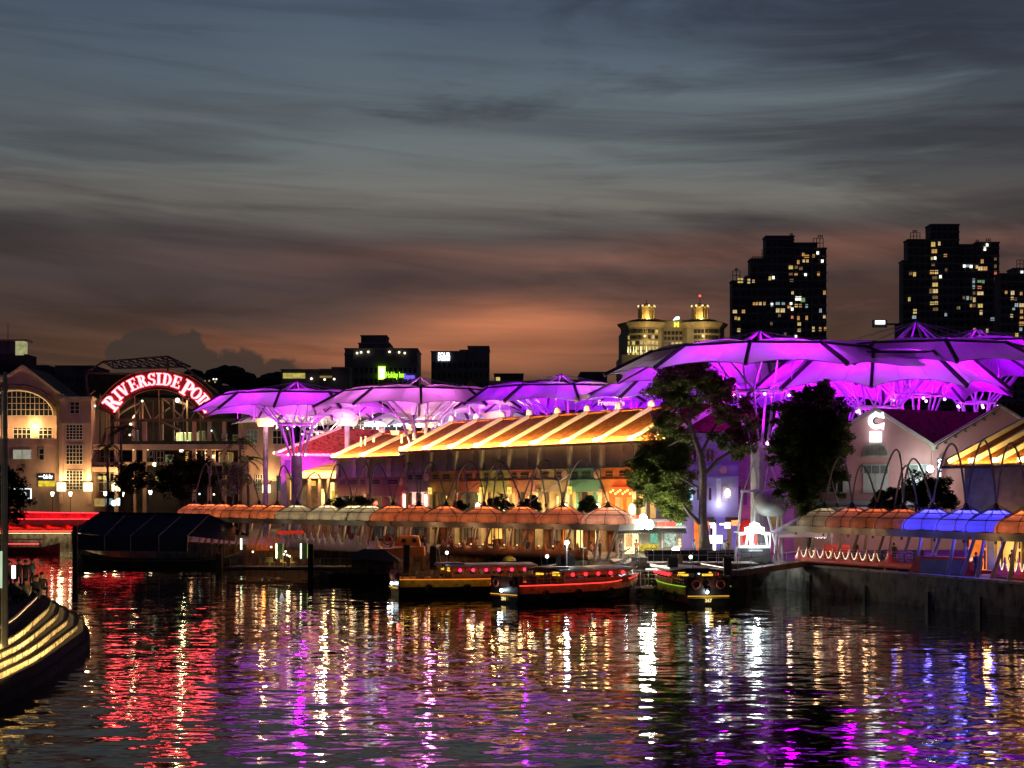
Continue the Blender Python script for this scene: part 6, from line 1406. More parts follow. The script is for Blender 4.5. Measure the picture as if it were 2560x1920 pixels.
# deck railing with horizontal wires
rails_m=mat('rail_wire',(.5,.48,.42),.35,.6)
for (T,lab) in (([(1992,127.2),(2198,117.7)],'thin horizontal wire rail behind the lit scallops'),([(2205,117.4),(2340,111.6)],'thin horizontal wire rail over the red deck stern')):
    t=thing('deck_railing',lab,'railing',(X(T[0][0],T[0][1]),T[0][1],2.6))
    a=(X(T[0][0],T[0][1]),T[0][1]); b=(X(T[1][0],T[1][1]),T[1][1])
    for k in range(5): part('rail_bar',G().tube((.15,.3,.35+k*.2),(b[0]-a[0]+.15,b[1]-a[1]+.3,.35+k*.2),.018,n=4),rails_m,t)
# ================================================================ BOATS
hullb=mat('hull_black',(.018,.018,.016),.35,var=.3); woodr=mat('boat_red_wood',(.075,.02,.012),.45,var=.25,vs=3); roofb=mat('boat_roof',(.20,.18,.17),.4,var=.1)
bandm=mat('hull_band_orange',(.36,.13,.03),.5,var=.35,vs=2); rubber=mat('tyre_rubber',(.012,.012,.012),.8); glassd=mat('boat_glass',(.03,.03,.03),.08)
lanr=glow_mat('red_paper_lantern',(1,.03,.04),2.4,.1); stern_l=glow_mat('stern_lamp',(.72,.9,1),22,.02)
bandy=mat('hull_band_yellow',(.36,.25,.03),.5,var=.35,vs=2)
platey=glow_mat('number_plate_lettering',(1,.80,.30),1.2,.1)
def bumboat(label,x,y,rz,Ln,led,ledc_,num,band,lanterns=5,stern_face=True,ledW=60,roof_m=roofb,lanc=lanr,eye=False):
    """origin amidships at the waterline; bow to +x; B = half beam"""
    B=2.0; t=thing('bumboat',label,'river boat',(x,y,0),rz)
    secs=[];band_s=[]
    for i in range(15):
        u=i/14; xx=-Ln/2+Ln*u
        w=B*(.82+.18*math.sin(PI*min(1,u*1.3))) if u<.6 else B*(1-((u-.6)/.4)**2.2*.92)
        sh=1.32+.38*max(0,(u-.55)/.45)**1.8+.05*(1-u)**2     # sheer
        rake=.8*max(0,(u-.8)/.2)
        secs.append([(xx+rake*.6,-w,sh-.58),(xx,-w*.86,.1),(xx-rake*.4,-w*.5,-.35),(xx-rake*.4,w*.5,-.35),(xx,w*.86,.1),(xx+rake*.6,w,sh-.58)])
        band_s.append((xx+rake*.6,w,sh))
    part('hull',loft(0,secs),hullb,t)
    for s_ in (-1,1):
        g=G(); 
        for (xx,w,sh) in band_s: g.v+=[(xx,s_*(w+.02),sh-.62),(xx,s_*(w+.05),sh),(xx,s_*(w-.10),sh)]
        for i in range(14):
            for k in range(2): a=i*3+k; g.f.append((a,a+3,a+4,a+1))
        part('hull_band',g,band,t)
        part('led_strip',G().path([(xx,s_*(w+.09),sh+.0) for xx,w,sh in band_s],.035,4),led,t)
        for xx in (-Ln*.32,-Ln*.08,Ln*.18):
            i=int((xx+Ln/2)/Ln*14); part('tyre_fender',G().torus((xx,s_*(band_s[i][1]+.14),.62),.27,.10,12,6),rubber,t)
        for xx in (-Ln*.15,Ln*.12):
            i=int((xx+Ln/2)/Ln*14); part('rope_hook',G().torus((xx,s_*(band_s[i][1]+.1),band_s[i][2]-.22),.14,.022,10,4),mat('rope_pale',(.5,.42,.3),.7),t)
        # lights washing the band
        lamp('AREA',(-.5,s_*(B+.55),1.75),ledW,ledc_,parent=t,aim=(-.5,s_*(B-.3),1.1),sx=Ln*.85,sy=.06)
    part('deck',G().slab([(a,b*.96) for a,b,c in [(p[0],p[1],0) for p in band_s]]+[(p[0],-p[1]*.96) for p in band_s[::-1]],1.2,1.28),woodr,t)
    # cabin: posts, sills, roof, hanging lanterns
    x0=-Ln*.17; x1=Ln*.34; h0=1.3; h1=2.28; W2=B*.86
    n=6
    for s_ in (-1,1):
        for q in range(7):
            xx=-Ln*.48+(x0+Ln*.48)*q/6; part('aft_rail_post',G().bb(xx-.03,xx+.03,s_*W2-.03,s_*W2+.03,1.2,2.12),woodr,t)
        for zz_ in (1.6,1.85,2.12): part('aft_rail',G().bb(-Ln*.48,x0,s_*W2-.03,s_*W2+.03,zz_-.03,zz_),woodr,t)
        for i in range(n+1):
            xx=x0+(x1-x0)*i/n; part('cabin_post',G().bb(xx-.05,xx+.05,s_*W2-.05,s_*W2+.05,h0,h1),woodr,t)
        part('side_panel',G().bb(x0,x1,s_*W2-.03,s_*W2+.03,h0,h0+.42),woodr,t)
        part('window_rail',G().bb(x0,x1,s_*W2-.05,s_*W2+.05,h0+.62,h0+.67),woodr,t)
        part('top_board',G().bb(x0,x1,s_*W2-.04,s_*W2+.04,h1-.28,h1),mat('boat_orange_wood',(.34,.10,.03),.5,var=.3,vs=3),t)
        for i in range(lanterns):
            xx=x0+(x1-x0)*(i+.6)/lanterns*.98
            part('paper_lantern',G().ball((xx,s_*(W2+.16),h1-.24),.15,8),lanc,t)
        lamp('AREA',(-.5,s_*(W2+.4),h1-.45),9,(1,.10,.06),parent=t,aim=(-.5,s_*(W2-.3),h1-.4),sx=Ln*.6,sy=.1)
    def rf(u,v):
        xx=x0-.5+(x1-x0+1.0)*u; yy=(v*2-1)*(W2+.35); return (xx,yy,h1+.10+.16*(1-(2*v-1)**2))
    part('roof',G().grid(2,8,rf),roof_m,t); part('roof_underside',G().bb(x0-.45,x1+.45,-W2-.3,W2+.3,h1,h1+.08),woodr,t)
    for s_ in (-1,1): part('roof_edge',G().bb(x0-.5,x1+.5,s_*(W2+.35)-.04,s_*(W2+.35)+.04,h1+.02,h1+.16),mat('roof_edge_pale',(.5,.48,.45),.3,.3),t)
    part('wheelhouse_roof',G().bb(x0-.7,x0+1.2,-1.0,1.0,h1+.24,h1+.32),roof_m,t)
    part('aft_roof_board',G().bb(x0-.62,x0-.52,-.9,.9,h1-.1,h1+.22),hullb,t)
    part('mast_rod',G().tube((-Ln*.2,.3,h1+.3),(-Ln*.2-.2,.3,h1+1.5),.03,.02,5),steel,t)
    part('mast_lamp',G().ball((-Ln*.2+.5,.3,h1+1.1),.13,8),glow_mat('mast_lamp_glass',(.9,1,.9),10,.02),t); part('mast_lamp_post',G().tube((-Ln*.2+.5,.3,h1+.3),(-Ln*.2+.5,.3,h1+1.0),.02,n=4),steel,t)
    # bow deck and posts
    part('bow_deck',G().slab([(Ln*.30,-1.3),(Ln*.52,-.3),(Ln*.56,0),(Ln*.52,.3),(Ln*.30,1.3)],1.75,1.84),mat('deck_pale',(.5,.46,.4),.6),t)
    part('bow_rail',G().path([(Ln*.28,-1.5,1.6),(Ln*.40,-1.1,2.0),(Ln*.55,0,2.35),(Ln*.40,1.1,2.0),(Ln*.28,1.5,1.6)],.035,5),steel,t)
    # stern face
    xs_=-Ln/2
    part('stern_board',G().bb(xs_-.06,xs_+.0,-1.6,1.6,.55,1.25),hullb,t)
    part('stern_band',G().bb(xs_-.12,xs_-.04,-1.58,1.58,.50,.68),band,t)
    part('stern_strip',G().bb(xs_-.15,xs_-.12,-1.55,1.55,.66,.70),glow_mat('amber_strip',(1,.48,.06),1.3,.1),t)
    if num: text('hull_number',num,.34,platey,t,(xs_-.13,0,.34),.02,.012,rz=-PI/2)
    part('stern_rail_panel',G().bb(xs_-.02,xs_+.05,-1.6,1.6,1.25,2.0),woodr,t)
    for s_ in (-.95,.95):
        part('life_ring',G().torus((xs_-.1,s_,1.55),.30,.075,14,6,ax='x'),mat('ring_faded_red',(.34,.07,.04),.5),t)
        part('number_box',G().bb(x0-.1,x0-.05,s_-.42,s_+.42,h1-.34,h1-.18),glow_mat('route_board_amber',(1,.55,.04),1.5,.45,4),t)
        part('number_box',G().bb(x0-.1,x0-.05,s_-.30,s_+.38,h1-.12,h1-.04),glow_mat('route_board_amber',(1,.55,.04),1.5,.45,4),t)
    for i in range(5): part('stern_post',G().bb(x0-.02,x0+.06,-1.7+i*.85-.04,-1.7+i*.85+.04,1.2,h1),woodr,t)
    part('stern_lamp',G().ball((xs_-.22,.12,.98),.13,8),stern_l,t); lamp('POINT',(xs_-.5,.12,1.0),14,(.75,.9,1),.1,t)
    # seats with pale head-rests, seen between the posts
    for i in range(8):
        for s_ in (-.9,.9):
            xx=-Ln*.42+1.0+i*1.25; part('seat',G().bb(xx,xx+.5,s_-.5,s_+.5,1.0,1.45).bb(xx,xx+.08,s_-.5,s_+.5,1.45,1.95),mat('seat_grey',(.10,.09,.09),.6),t)
    part('cabin_lamp',G().ball((x0+1.2,-.6,h1-.2),.09,6).ball((x0+4.0,-.6,h1-.2),.09,6),glow_mat('cabin_cool_light',(.7,.85,1),5,.05),t,kind='stuff')
    lamp('POINT',(0,0,h1-.35),9,(.9,.75,.6),.2,t)
    return t
ledr=mat('led_red',None,emit=(1,.04,.03),es=2.6); ledo=mat('led_orange_fade',None,emit=(1,.25,.03),es=1.0); ledg=mat('led_green',None,emit=(.35,.8,.05),es=.8)
hd=math.atan2(.66,.75)
bL=13.2
def place(px,D,ang,L_): # stern corner given; return centre
    sx,sy=X(px,D),D; return sx+math.cos(ang)*L_/2, sy+math.sin(ang)*L_/2
x,y=place(1262,114.5,R(40),bL)
bumboat('red lit river taxi with hull number 294, in front of the others',x,y,R(40),bL,ledr,(1,.13,.05),'294',bandm,5,ledW=22)
x,y=place(987,123.5,R(17),13.0)
bumboat('river taxi with a yellow green lit side, moored behind the red lit one',x,y,R(17),13.0,ledo,(1,.55,.08),'',bandy,6,ledW=20,lanc=glow_mat('pink_paper_lantern',(1,.04,.14),2.0,.1))
x,y=place(1770,112.5,R(97),12)
bb_=bumboat('river taxi seen stern-on, hull number 367, pale roof edges and green lit side',x,y,R(97),12,ledg,(.55,.9,.15),'367',bandy,5,ledW=12,roof_m=mat('pale_roof',(.55,.48,.42),.5))
for s_ in (-1,1): part('roof_edge_light',G().bb(-2.4,4.4,s_*2.08-.03,s_*2.08+.03,2.55,2.61),glow_mat('edge_light_warm',(1,.88,.62),2.2,.2),bb_)
lamp('POINT',(-6.8,0,.9),10,(1,.6,.2),.2,bb_)
# ---- dark tented lighter, far left
D=175; ll=thing('tented_boat','large dark moored lighter covered by a navy tarpaulin tent with pale frame ribs','boat',(X(400,D),D,0),R(-2))
s_=F/D; x=lambda px:(px-400)/s_; z=lambda py:8+(1240-py)/s_
navy=mat('tarpaulin_navy',(.012,.018,.045),.5,var=.4,vs=.8,bump=.05,bs=1.5); ribm=mat('tent_rib',(.22,.22,.21),.5,.2)
secs=[]
for px,w,zt in ((195,.4,2.0),(215,1.6,1.5),(260,2.3,.95),(340,2.6,.8),(480,2.6,.8),(560,2.3,1.0),(600,1.4,1.6),(612,.5,2.1)):
    X_=x(px); secs.append([(X_,-w,zt),(X_,-w*.8,-.3),(X_,w*.8,-.3),(X_,w,zt)])
part('hull',loft(0,secs),mat('lighter_hull',(.035,.04,.032),.6,var=.3),ll)
part('hull_rubbing_strake',G().path([(p[0][0],p[0][1]-.05,p[0][2]-.1) for p in secs],.07,4),mat('strake_grey',(.12,.13,.11),.6),ll)
yb=2.7
for a,b in ((278,343),(343,413),(413,484)):
    part('tent_side',G().add([(x(a)+.04,-yb,z(1376)),(x(b)-.04,-yb,z(1376)),(x(b)-.04,-yb,z(1338)),(x(a)+.04,-yb,z(1338))],[(0,1,2,3)]),navy,ll)
for k,(a,b,c,d) in enumerate(((278,343,312,388),(343,413,388,456),(413,484,456,524))):
    part('tent_roof',G().add([(x(a),-yb,z(1338)),(x(b),-yb,z(1338)),(x(d),.4,z(1296)+.4),(x(c),.4,z(1294)+.4)],[(0,1,2,3)]),navy,ll)
part('tent_roof',G().add([(x(190),-2.4,z(1330)),(x(278),-yb,z(1338)),(x(312),.4,z(1294)+.4),(x(244),.4,z(1290)+.4)],[(0,1,2,3)]),navy,ll)
part('tent_roof',G().add([(x(484),-yb,z(1338)),(x(600),-2.4,z(1352)),(x(590),.4,z(1322)+.3),(x(524),.4,z(1296)+.4)],[(0,1,2,3)]),navy,ll)
part('tent_roof',G().add([(x(190),3,z(1330)),(x(610),3,z(1340)),(x(524),.4,z(1296)+.4),(x(244),.4,z(1290)+.4)],[(0,1,2,3)]),navy,ll)
part('front_curtain',G().add([(x(196),-2.35,z(1372)),(x(278),-yb,z(1376)),(x(278),-yb,z(1338)),(x(192),-2.35,z(1331))],[(0,1,2,3)]),navy,ll)
for a,c in ((278,312),(343,388),(413,456),(484,524)):
    part('tent_rib',G().path([(x(a),-yb-.06,z(1376)),(x(a),-yb-.06,z(1338)),(x(c),.34,z(1295)+.42)],.06,5),ribm,ll)
part('bottom_rail',G().tube((x(278),-yb-.06,z(1375)),(x(484),-yb-.06,z(1380)),.06,n=5),ribm,ll)
part('fore_rib',G().path([(x(206),-2.4,z(1330)),(x(244),.34,z(1291)+.4)],.05,5),ribm,ll)
for px in (213,540,572): part('tent_post',G().tube((x(px),-2.2,.9),(x(px),-2.2,z(1340)),.07,n=5),hullb,ll)
part('ridge_pole',G().tube((x(244),.4,z(1290)+.44),(x(524),.4,z(1296)+.44),.07,n=5),hullb,ll)
# dark pontoon with a hipped hut roof
D=143; t=thing('pontoon_hut','dark pontoon boat with a pitched hut roof below the mauve deck','boat',(X(935,D),D,0))
x=lambda px:X(px,D)-X(935,D); z=lambda py:Z(py,D)
part('hull',loft(0,[[(a,-w,zt),(a,-w*.8,-.3),(a,w*.8,-.3),(a,w,zt)] for a,w,zt in ((-5,.5,1.1),(-4,1.7,.8),(3.6,1.8,.8),(4.8,.6,1.2))]),hullb,t)
part('hut_roof',G().add([(x(868),-2,z(1393)),(x(1006),-2,z(1404)),(x(1006),2,z(1404)),(x(868),2,z(1393)),(x(908),0,z(1372)),(x(962),0,z(1374))],[(0,1,5,4),(2,3,4,5),(1,2,5),(3,0,4)]),mat('hut_roof_dark',(.03,.032,.03),.7),t)
for px in (872,905,945,980): part('hut_post',G().tube((x(px),-1.5,.8),(x(px),-1.5,z(1392)),.06,n=5),woodr,t)
part('hut_interior',G().bb(x(880),x(985),-.5,-.4,.8,z(1398)),mat('hut_inside',(.10,.06,.045),.8,var=.6,vs=1.2),t)
# ================================================================ JETTY, PILES, GANGWAY
tim=mat('jetty_deck',(.28,.20,.13),.7,var=.3,vs=2); pilem=mat('pile_black',(.02,.018,.016),.7,var=.4)
D=127; jt=thing('jetty','concrete jetty platform on the river edge with steel railings','jetty',(X(1700,D),D,0))
x=lambda px,d=D:X(px,d)-X(1700,D)
def bt(px0,px1,y0,y1,z0,z1,d=127): return G().bb(x(px0,d),x(px1,d),y0,y1,z0,z1)
part('platform',G().bb(x(1545),x(1905),0,12,1.95,2.36),mat('jetty_concrete',(.20,.17,.14),.8,var=.3),jt)
part('platform_edge',G().bb(x(1545),x(1900),-.12,0,2.18,2.42),tim,jt)
for px in (1560,1640,1740,1830): part('support_column',G().bb(x(px)-.2,x(px)+.2,1.2,1.7,-1,1.95),pilem,jt)
for (p0,p1,yy,h) in ((1620,1850,3.2,1.15),(1560,1620,.3,1.0),(1770,1880,.2,1.0)):
    g=thing('railing',{1620:'steel railing with dark panels along the back of the jetty',1560:'short steel railing at the head of the gangway',1770:'steel handrail on the jetty behind the stern-on river taxi'}[p0],'railing',(X(p0,D),D+yy,2.36))
    L_=X(p1,D)-X(p0,D); n=max(3,int(L_/.75))
    for i in range(n+1): part('post',G().tube((L_*i/n,0,0),(L_*i/n,0,h),.022,n=4),steel,g)
    part('top_rail',G().tube((0,0,h),(L_,0,h),.035,n=5),steel,g); part('mid_rail',G().tube((0,0,h*.55),(L_,0,h*.55),.022,n=4),steel,g)
    if p0==1620: part('toe_panel',G().bb(0,L_,.05,.08,.1,h-.1),mat('rail_glass_dark',(.025,.022,.018),.2),g)
for a,b,lab in ((1580,1618,'pale planter box on the jetty by the gangway'),(1697,1708,'small ochre cabinet on the jetty beside the black pile')):
    solo('jetty_box',G().bb(0,X(b,D)-X(a,D),0,.5,0,.55 if a==1580 else .75),mat('box_ochre',(.36,.27,.14),.7) if a!=1580 else mat('planter_pale',(.34,.30,.24),.7),lab,'box',(X(a,D),D+.5,2.38))
def pile(px,py0,D_,w,label):
    solo('mooring_pile',G().bb(-w/2,w/2,-w/2,w/2,-1.5,Z(py0,D_)).lathe([(w*.5,Z(py0,D_)),(w*.4,Z(py0,D_)+.12),(.01,Z(py0,D_)+.14)],4),pilem,label,'pile',(X(px,D_),D_,0),group='black mooring piles')
pile(1682,1395,119,.74,'broad black mooring pile beside the stern-on river taxi')
pile(1818,1394,124,.62,'black mooring pile behind the right side of the stern-on river taxi')
pile(1425,1388,128,.80,'stout black pile behind the red lit river taxi roof, next to the lamp post')
pile(1396,1392,129,.40,'slim dark pile left of the stout one behind the river taxi')
pile(1017,1365,131,.52,'black pile in front of the orange deck cabin')
pile(1083,1368,132,.55,'black pile at the left end of the orange scalloped deck')
pile(777,1363,150,.5,'black pile below the mauve deck, right of the lit post')
pile(188,1318,160,.46,'tall black pile at the bow of the tented lighter')
pile(548,1385,170,.7,'black pile at the stern of the tented lighter')
t=thing('lit_post','green lit panel post on the landing stage, left of the pair','light post',(X(703,152),152,1.6)); 
def litpost(px,lab,d=152):
    t=thing('lit_post',lab,'light post',(X(px,d),d,Z(1398,d))); h=Z(1358,d)-Z(1398,d)
    part('panel',G().bb(-.28,.32,-.05,.12,0,h),mat('post_panel_green',(.10,.11,.07),.6),t); part('light_tube',G().bb(-.36,-.24,-.12,-.05,.05,h-.03),glow_mat('tube_pale_green',(.80,1,.55),4.5,.05),t)
    part('light_edge',G().bb(.33,.37,-.12,-.05,.05,h),glow_mat('tube_dim_green',(.4,.6,.15),1,.05),t)
bpy.data.objects.remove(t); litpost(699,'green lit panel post on the landing stage, left of the pair'); litpost(760,'green lit panel post on the landing stage, right of the pair beside the black pile')
t=solo('light_tube',G().bb(-.08,.08,-.05,.05,-.6,.6),glow_mat('tube_pale_green',(.80,1,.55),4.5,.05),'slim white green light tube at the stern of the tented lighter','light',(X(603,172),172,Z(1360,172)))
# landing stage, left
D=150; t=thing('landing_stage','low dark landing stage with chairs and small lamps, left of the mauve deck','landing stage',(X(690,D),D,0)); x=lambda px:X(px,D)-X(690,D)
part('floor',G().bb(x(560),x(900),0,5,.75,1.0),pilem,t); part('floor_edge',G().bb(x(560),x(900),-.08,0,.86,1.06),mat('stage_edge',(.09,.07,.05),.6),t)
for px in (575,610,650,800,850): part('rail_post',G().tube((x(px),.1,1),(x(px),.1,1.9),.03,n=4),ribm,t)
part('rail',G().tube((x(560),.1,1.9),(x(900),.1,1.9),.025,n=4),ribm,t)
lamp('POINT',(x(715),1.5,2.0),45,(1,.8,.35),.2,t); lamp('POINT',(x(655),2,1.6),14,(1,.8,.35),.2,t)
for k,(px,py) in enumerate(((630,1380),(712,1379),(716,1388),(722,1391),(708,1386),(690,1382),(676,1368))): part('small_lamp',G().ball((x(px),.5,Z(py,D)),.10,6),glow_mat('lamp_y',(1,.88,.5),4,.05),t)
chm=mat('chair_cane',(.40,.30,.12),.6)
ch=None
for i,(px,py_) in enumerate(((652,1.5),(664,1.5),(671,2.2),(700,2),(726,2))):
    if ch is None:
        ch=thing('cafe_chair','','chair',(X(px,D),D+py_,1.0)); ch['label']='cane cafe chair on the landing stage, leftmost'; ch['group']='cafe chairs on the landing stage'
        part('seat',G().bb(-.22,.22,-.22,.22,.42,.47),chm,ch); part('backrest',G().bb(-.22,.22,.18,.22,.47,.95),chm,ch)
        for a in (-.2,.2):
            for b in (-.2,.2): part('leg',G().bb(a-.02,a+.02,b-.02,b+.02,0,.42),chm,ch)
    else: copytree(ch,None,(X(px,D),D+py_,1.0),.3*i,label='cane cafe chair on the landing stage, '+['','second from the left','third from the left','near the first lit post','between the two lit posts'][i])
# reed screen and red lanterns behind
t=thing('reed_screen','orange lit reed screen under the far left umbrellas','screen',(X(662,158),158,2.3))
g=[]
for i in range(34):
    xx=-1.9+i*.115; part('reed',G().tube((xx,0,.1),(xx+rnd.uniform(-.12,.12),0,1.3+rnd.uniform(0,.5)),.025,n=3),mat('reed_orange',(.50,.22,.06),.6),t)
lamp('POINT',(0,-.9,.4),50,(1,.30,.06),.2,t); lamp('POINT',(1.6,-.8,1.2),20,(1,.12,.05),.2,t)
redp=mat('red_paper',(.60,.03,.02),.6)
for k,px in enumerate((700,712,728,741,752)):
    solo('paper_lantern',G().ball((0,0,0),.30,8,(1.2,1.2,.7)),mat('red_paper_glow',(.6,.03,.02),.6,emit=(1,.06,.02),es=.35),'red round paper lantern under the cream umbrellas, '+ordn[k]+' from the left','lantern',(X(px,157),157,Z(1331,157)),group='red paper lanterns')
# gangway down to the pontoon
gw=thing('gangway','sloping steel gangway with bright tubular handrails down to the pontoon','gangway',(X(1560,127),127.5,2.4))
st2=mat('bright_steel',(.62,.62,.60),.25,.6,var=.1)
x=lambda px:X(px,127)-X(1560,127)
P0=(x(1497),-2.4,Z(1412,125)-2.4); P1=(x(1586),.6,Z(1370,127)-2.4)
def rl2(p,q,r_=.05,nm='handrail'): part(nm,G().tube(p,q,r_,n=6),st2,gw)
rl2((x(1496),-1.2,Z(1411,126)-2.4),(x(1578),.6,Z(1371,128)-2.4),.06); rl2((x(1520),-1.2,Z(1416,126)-2.4),(x(1592),.6,Z(1384,128)-2.4)); rl2((x(1530),-2.0,Z(1420,125)-2.4),(x(1602),0,Z(1377,127)-2.4)); rl2((x(1534),-2.0,Z(1428,125)-2.4),(x(1590),-.5,Z(1399,127)-2.4)); rl2((x(1538),-2.2,Z(1432,125)-2.4),(x(1562),-1.5,Z(1422,125)-2.4))
for px,a,b in ((1535,1417,1432),(1558,1400,1410),(1570,1388,1402),(1590,1378,1398),(1548,1404,1418)): rl2((x(px),-1.0,Z(b,126)-2.4),(x(px),-1.0,Z(a,126)-2.4),.03,'baluster')
part('ramp_deck',G().add([(x(1534),-2.0,Z(1452,125)-2.4),(x(1580),-.5,Z(1410,127)-2.4),(x(1590),.8,Z(1406,128)-2.4),(x(1545),-.4,Z(1446,127)-2.4)],[(0,1,2,3)]),st2,gw)
for i in range(5): part('step_tread',G().bar((x(1535+i*9),-1.6,Z(1438-i*7,126)-2.4),(x(1556+i*9),-1.6,Z(1431-i*7,126)-2.4),.4,.05),st2,gw)
# floating pontoon with rails
D=121; pt_=thing('pontoon','floating steel pontoon with a white lit edge and rails under the jetty','pontoon',(X(1620,D),D,0)); x=lambda px:X(px,D)-X(1620,D)
part('float',G().bb(x(1575),x(1692),0,5,-.3,.72),mat('pontoon_dark',(.04,.05,.035),.6),pt_); part('edge_plate',G().bb(x(1602),x(1690),-.1,0,.72,.92),mat('edge_white',(.65,.60,.50),.5),pt_)
for px in (1582,1602,1622,1646,1668,1688): part('rail_post',G().tube((x(px),.4,.8),(x(px),.4,Z(1428,D)),.035,n=5),st2,pt_)
for py in (1428,1437,1448): part('rail',G().tube((x(1582),.4,Z(py,D)),(x(1690),.4,Z(py,D)),.03,n=5),st2,pt_)
part('hoop_rail',G().path([(x(1588),.2,.8),(x(1588),.2,Z(1441,D)),(x(1612),.2,Z(1439,D)),(x(1614),.2,.8)],.03,5),st2,pt_)
for px in (1633,1642): part('bollard',G().lathe([(.12,.92),(.12,1.12),(.2,1.14),(.2,1.22),(.02,1.24)],8,(x(px),-.02,0)),pilem,pt_)
for px in (1598,1660): part('tyre_fender',G().torus((x(px),-.15,.4),.3,.1,12,6),rubber,pt_)
part('notice_panel',G().bb(x(1650),x(1682),1.2,1.25,1.0,Z(1434,D)),mat('notice_teal',(.05,.09,.08),.4),pt_); text('notice_lettering','River Taxi',.34,mat('edge_white',(.65,.60,.50)),pt_,(x(1666),1.15,Z(1441,D)),.02,.01,width=x(1678)-x(1653))
lamp('POINT',(x(1640),.9,Z(1424,D)),110,(1,.95,.75),.2,pt_); lamp('POINT',(x(1560),-.8,Z(1425,D)),80,(.9,.95,1),.2,pt_)
part('pontoon_lamp',G().bb(x(1615),x(1640),.3,.45,Z(1424,D),Z(1422.5,D)),glow_mat('tube_white',(1,.97,.85),3,.05),pt_)
# ramp beam to the right
t=thing('access_ramp','long dark access ramp with thin rails running from the jetty to the quay','ramp',(X(1880,125),125,2.2)); x=lambda px:X(px,125)-X(1880,125)
part('ramp_beam',G().bar((x(1830),-.5,Z(1432,125)-2.2),(x(2070),3,Z(1403,127)-2.2),1.4,.45),mat('ramp_timber',(.13,.08,.05),.7,var=.3),t)
for k in range(7): px=1840+k*33; part('post',G().tube((x(px),-1.0+.5*k,Z(1428-k*4,125)-2.2),(x(px),-1.0+.5*k,Z(1398-k*4,125)-2.2),.03,n=4),steel,t)
part('rail',G().tube((x(1840),-1.0,Z(1398,125)-2.2),(x(2040),2,Z(1374,126)-2.2),.035,n=5),steel,t)
# lamp posts on the quay
def qlamp(px,py,D_,base,label,e,m=None,r_=.17):
    t=thing('lamp_post',label,'lamp post',(X(px,D_),D_,base)); z_=Z(py,D_)-base
    part('pole',G().tube((0,0,0),(0,0,z_),.05,.04,6),steel,t); part('lamp_head',G().ball((0,0,z_),r_,8),m or glow_mat('flood_white',(.92,1,.97),40,.02),t)
    lamp('POINT',(0,-.35,z_),e,(.92,1,.95),.2,t)
qlamp(1417,1357,126,1.0,'slim post with a brilliant white lamp behind the red lit river taxi',120)
t=thing('flag_pole','slim bare pole right of the white lamp post','pole',(X(1458,127),127,1.0)); part('pole',G().tube((0,0,0),(0,0,Z(1360,127)-1),.05,.04,6),mat('pole_tan',(.4,.34,.25),.6),t); part('bracket',G().bb(0,.25,-.05,.05,Z(1372,127)-1,Z(1368,127)-1),steel,t)
t=thing('tall_lamp_post','tall grey lamp post at the left edge in front of the terrace','lamp post',(X(13,60),60,2.1))
part('pole',G().tube((0,0,0),(0,0,Z(930,60)-2.1),.12,.085,8),mat('post_grey_green',(.42,.44,.38),.4,.3),t); part('bracket',G().tube((0,0,Z(940,60)-2.1),(-.5,0,Z(935,60)-2.1),.03,n=5),steel,t)
t=thing('thin_post','thinner pale post directly left of the tall lamp post','post',(X(4,61),61,2.1)); part('pole',G().tube((0,0,0),(0,0,Z(975,61)-2.1),.035,.03,6),mat('post_pale',(.5,.52,.46),.4,.3),t)
part('light_segment',G().bb(-.05,.05,-.06,-.03,Z(1470,61)-2.1,Z(1378,61)-2.1),glow_mat('segment_pale',(.55,.75,.5),.9,.2),t)
lamp('POINT',(-2.2,-1,6.5),8,(.8,1,.75),.2,t)  # added fill that lightens the tall lamp post
# white buoy
solo('buoy',G().lathe([(.02,-.1),(.16,0),(.10,.2),(.03,.36),(.01,.4)],8),mat('buoy_glow_white',(.8,.8,.78),.5,emit=(.7,.75,.8),es=.5),'small white buoy floating on the open water left of the river taxis','buoy',(X(709,122),121,0))  # faint emission put into the white paint; the buoy is no lamp
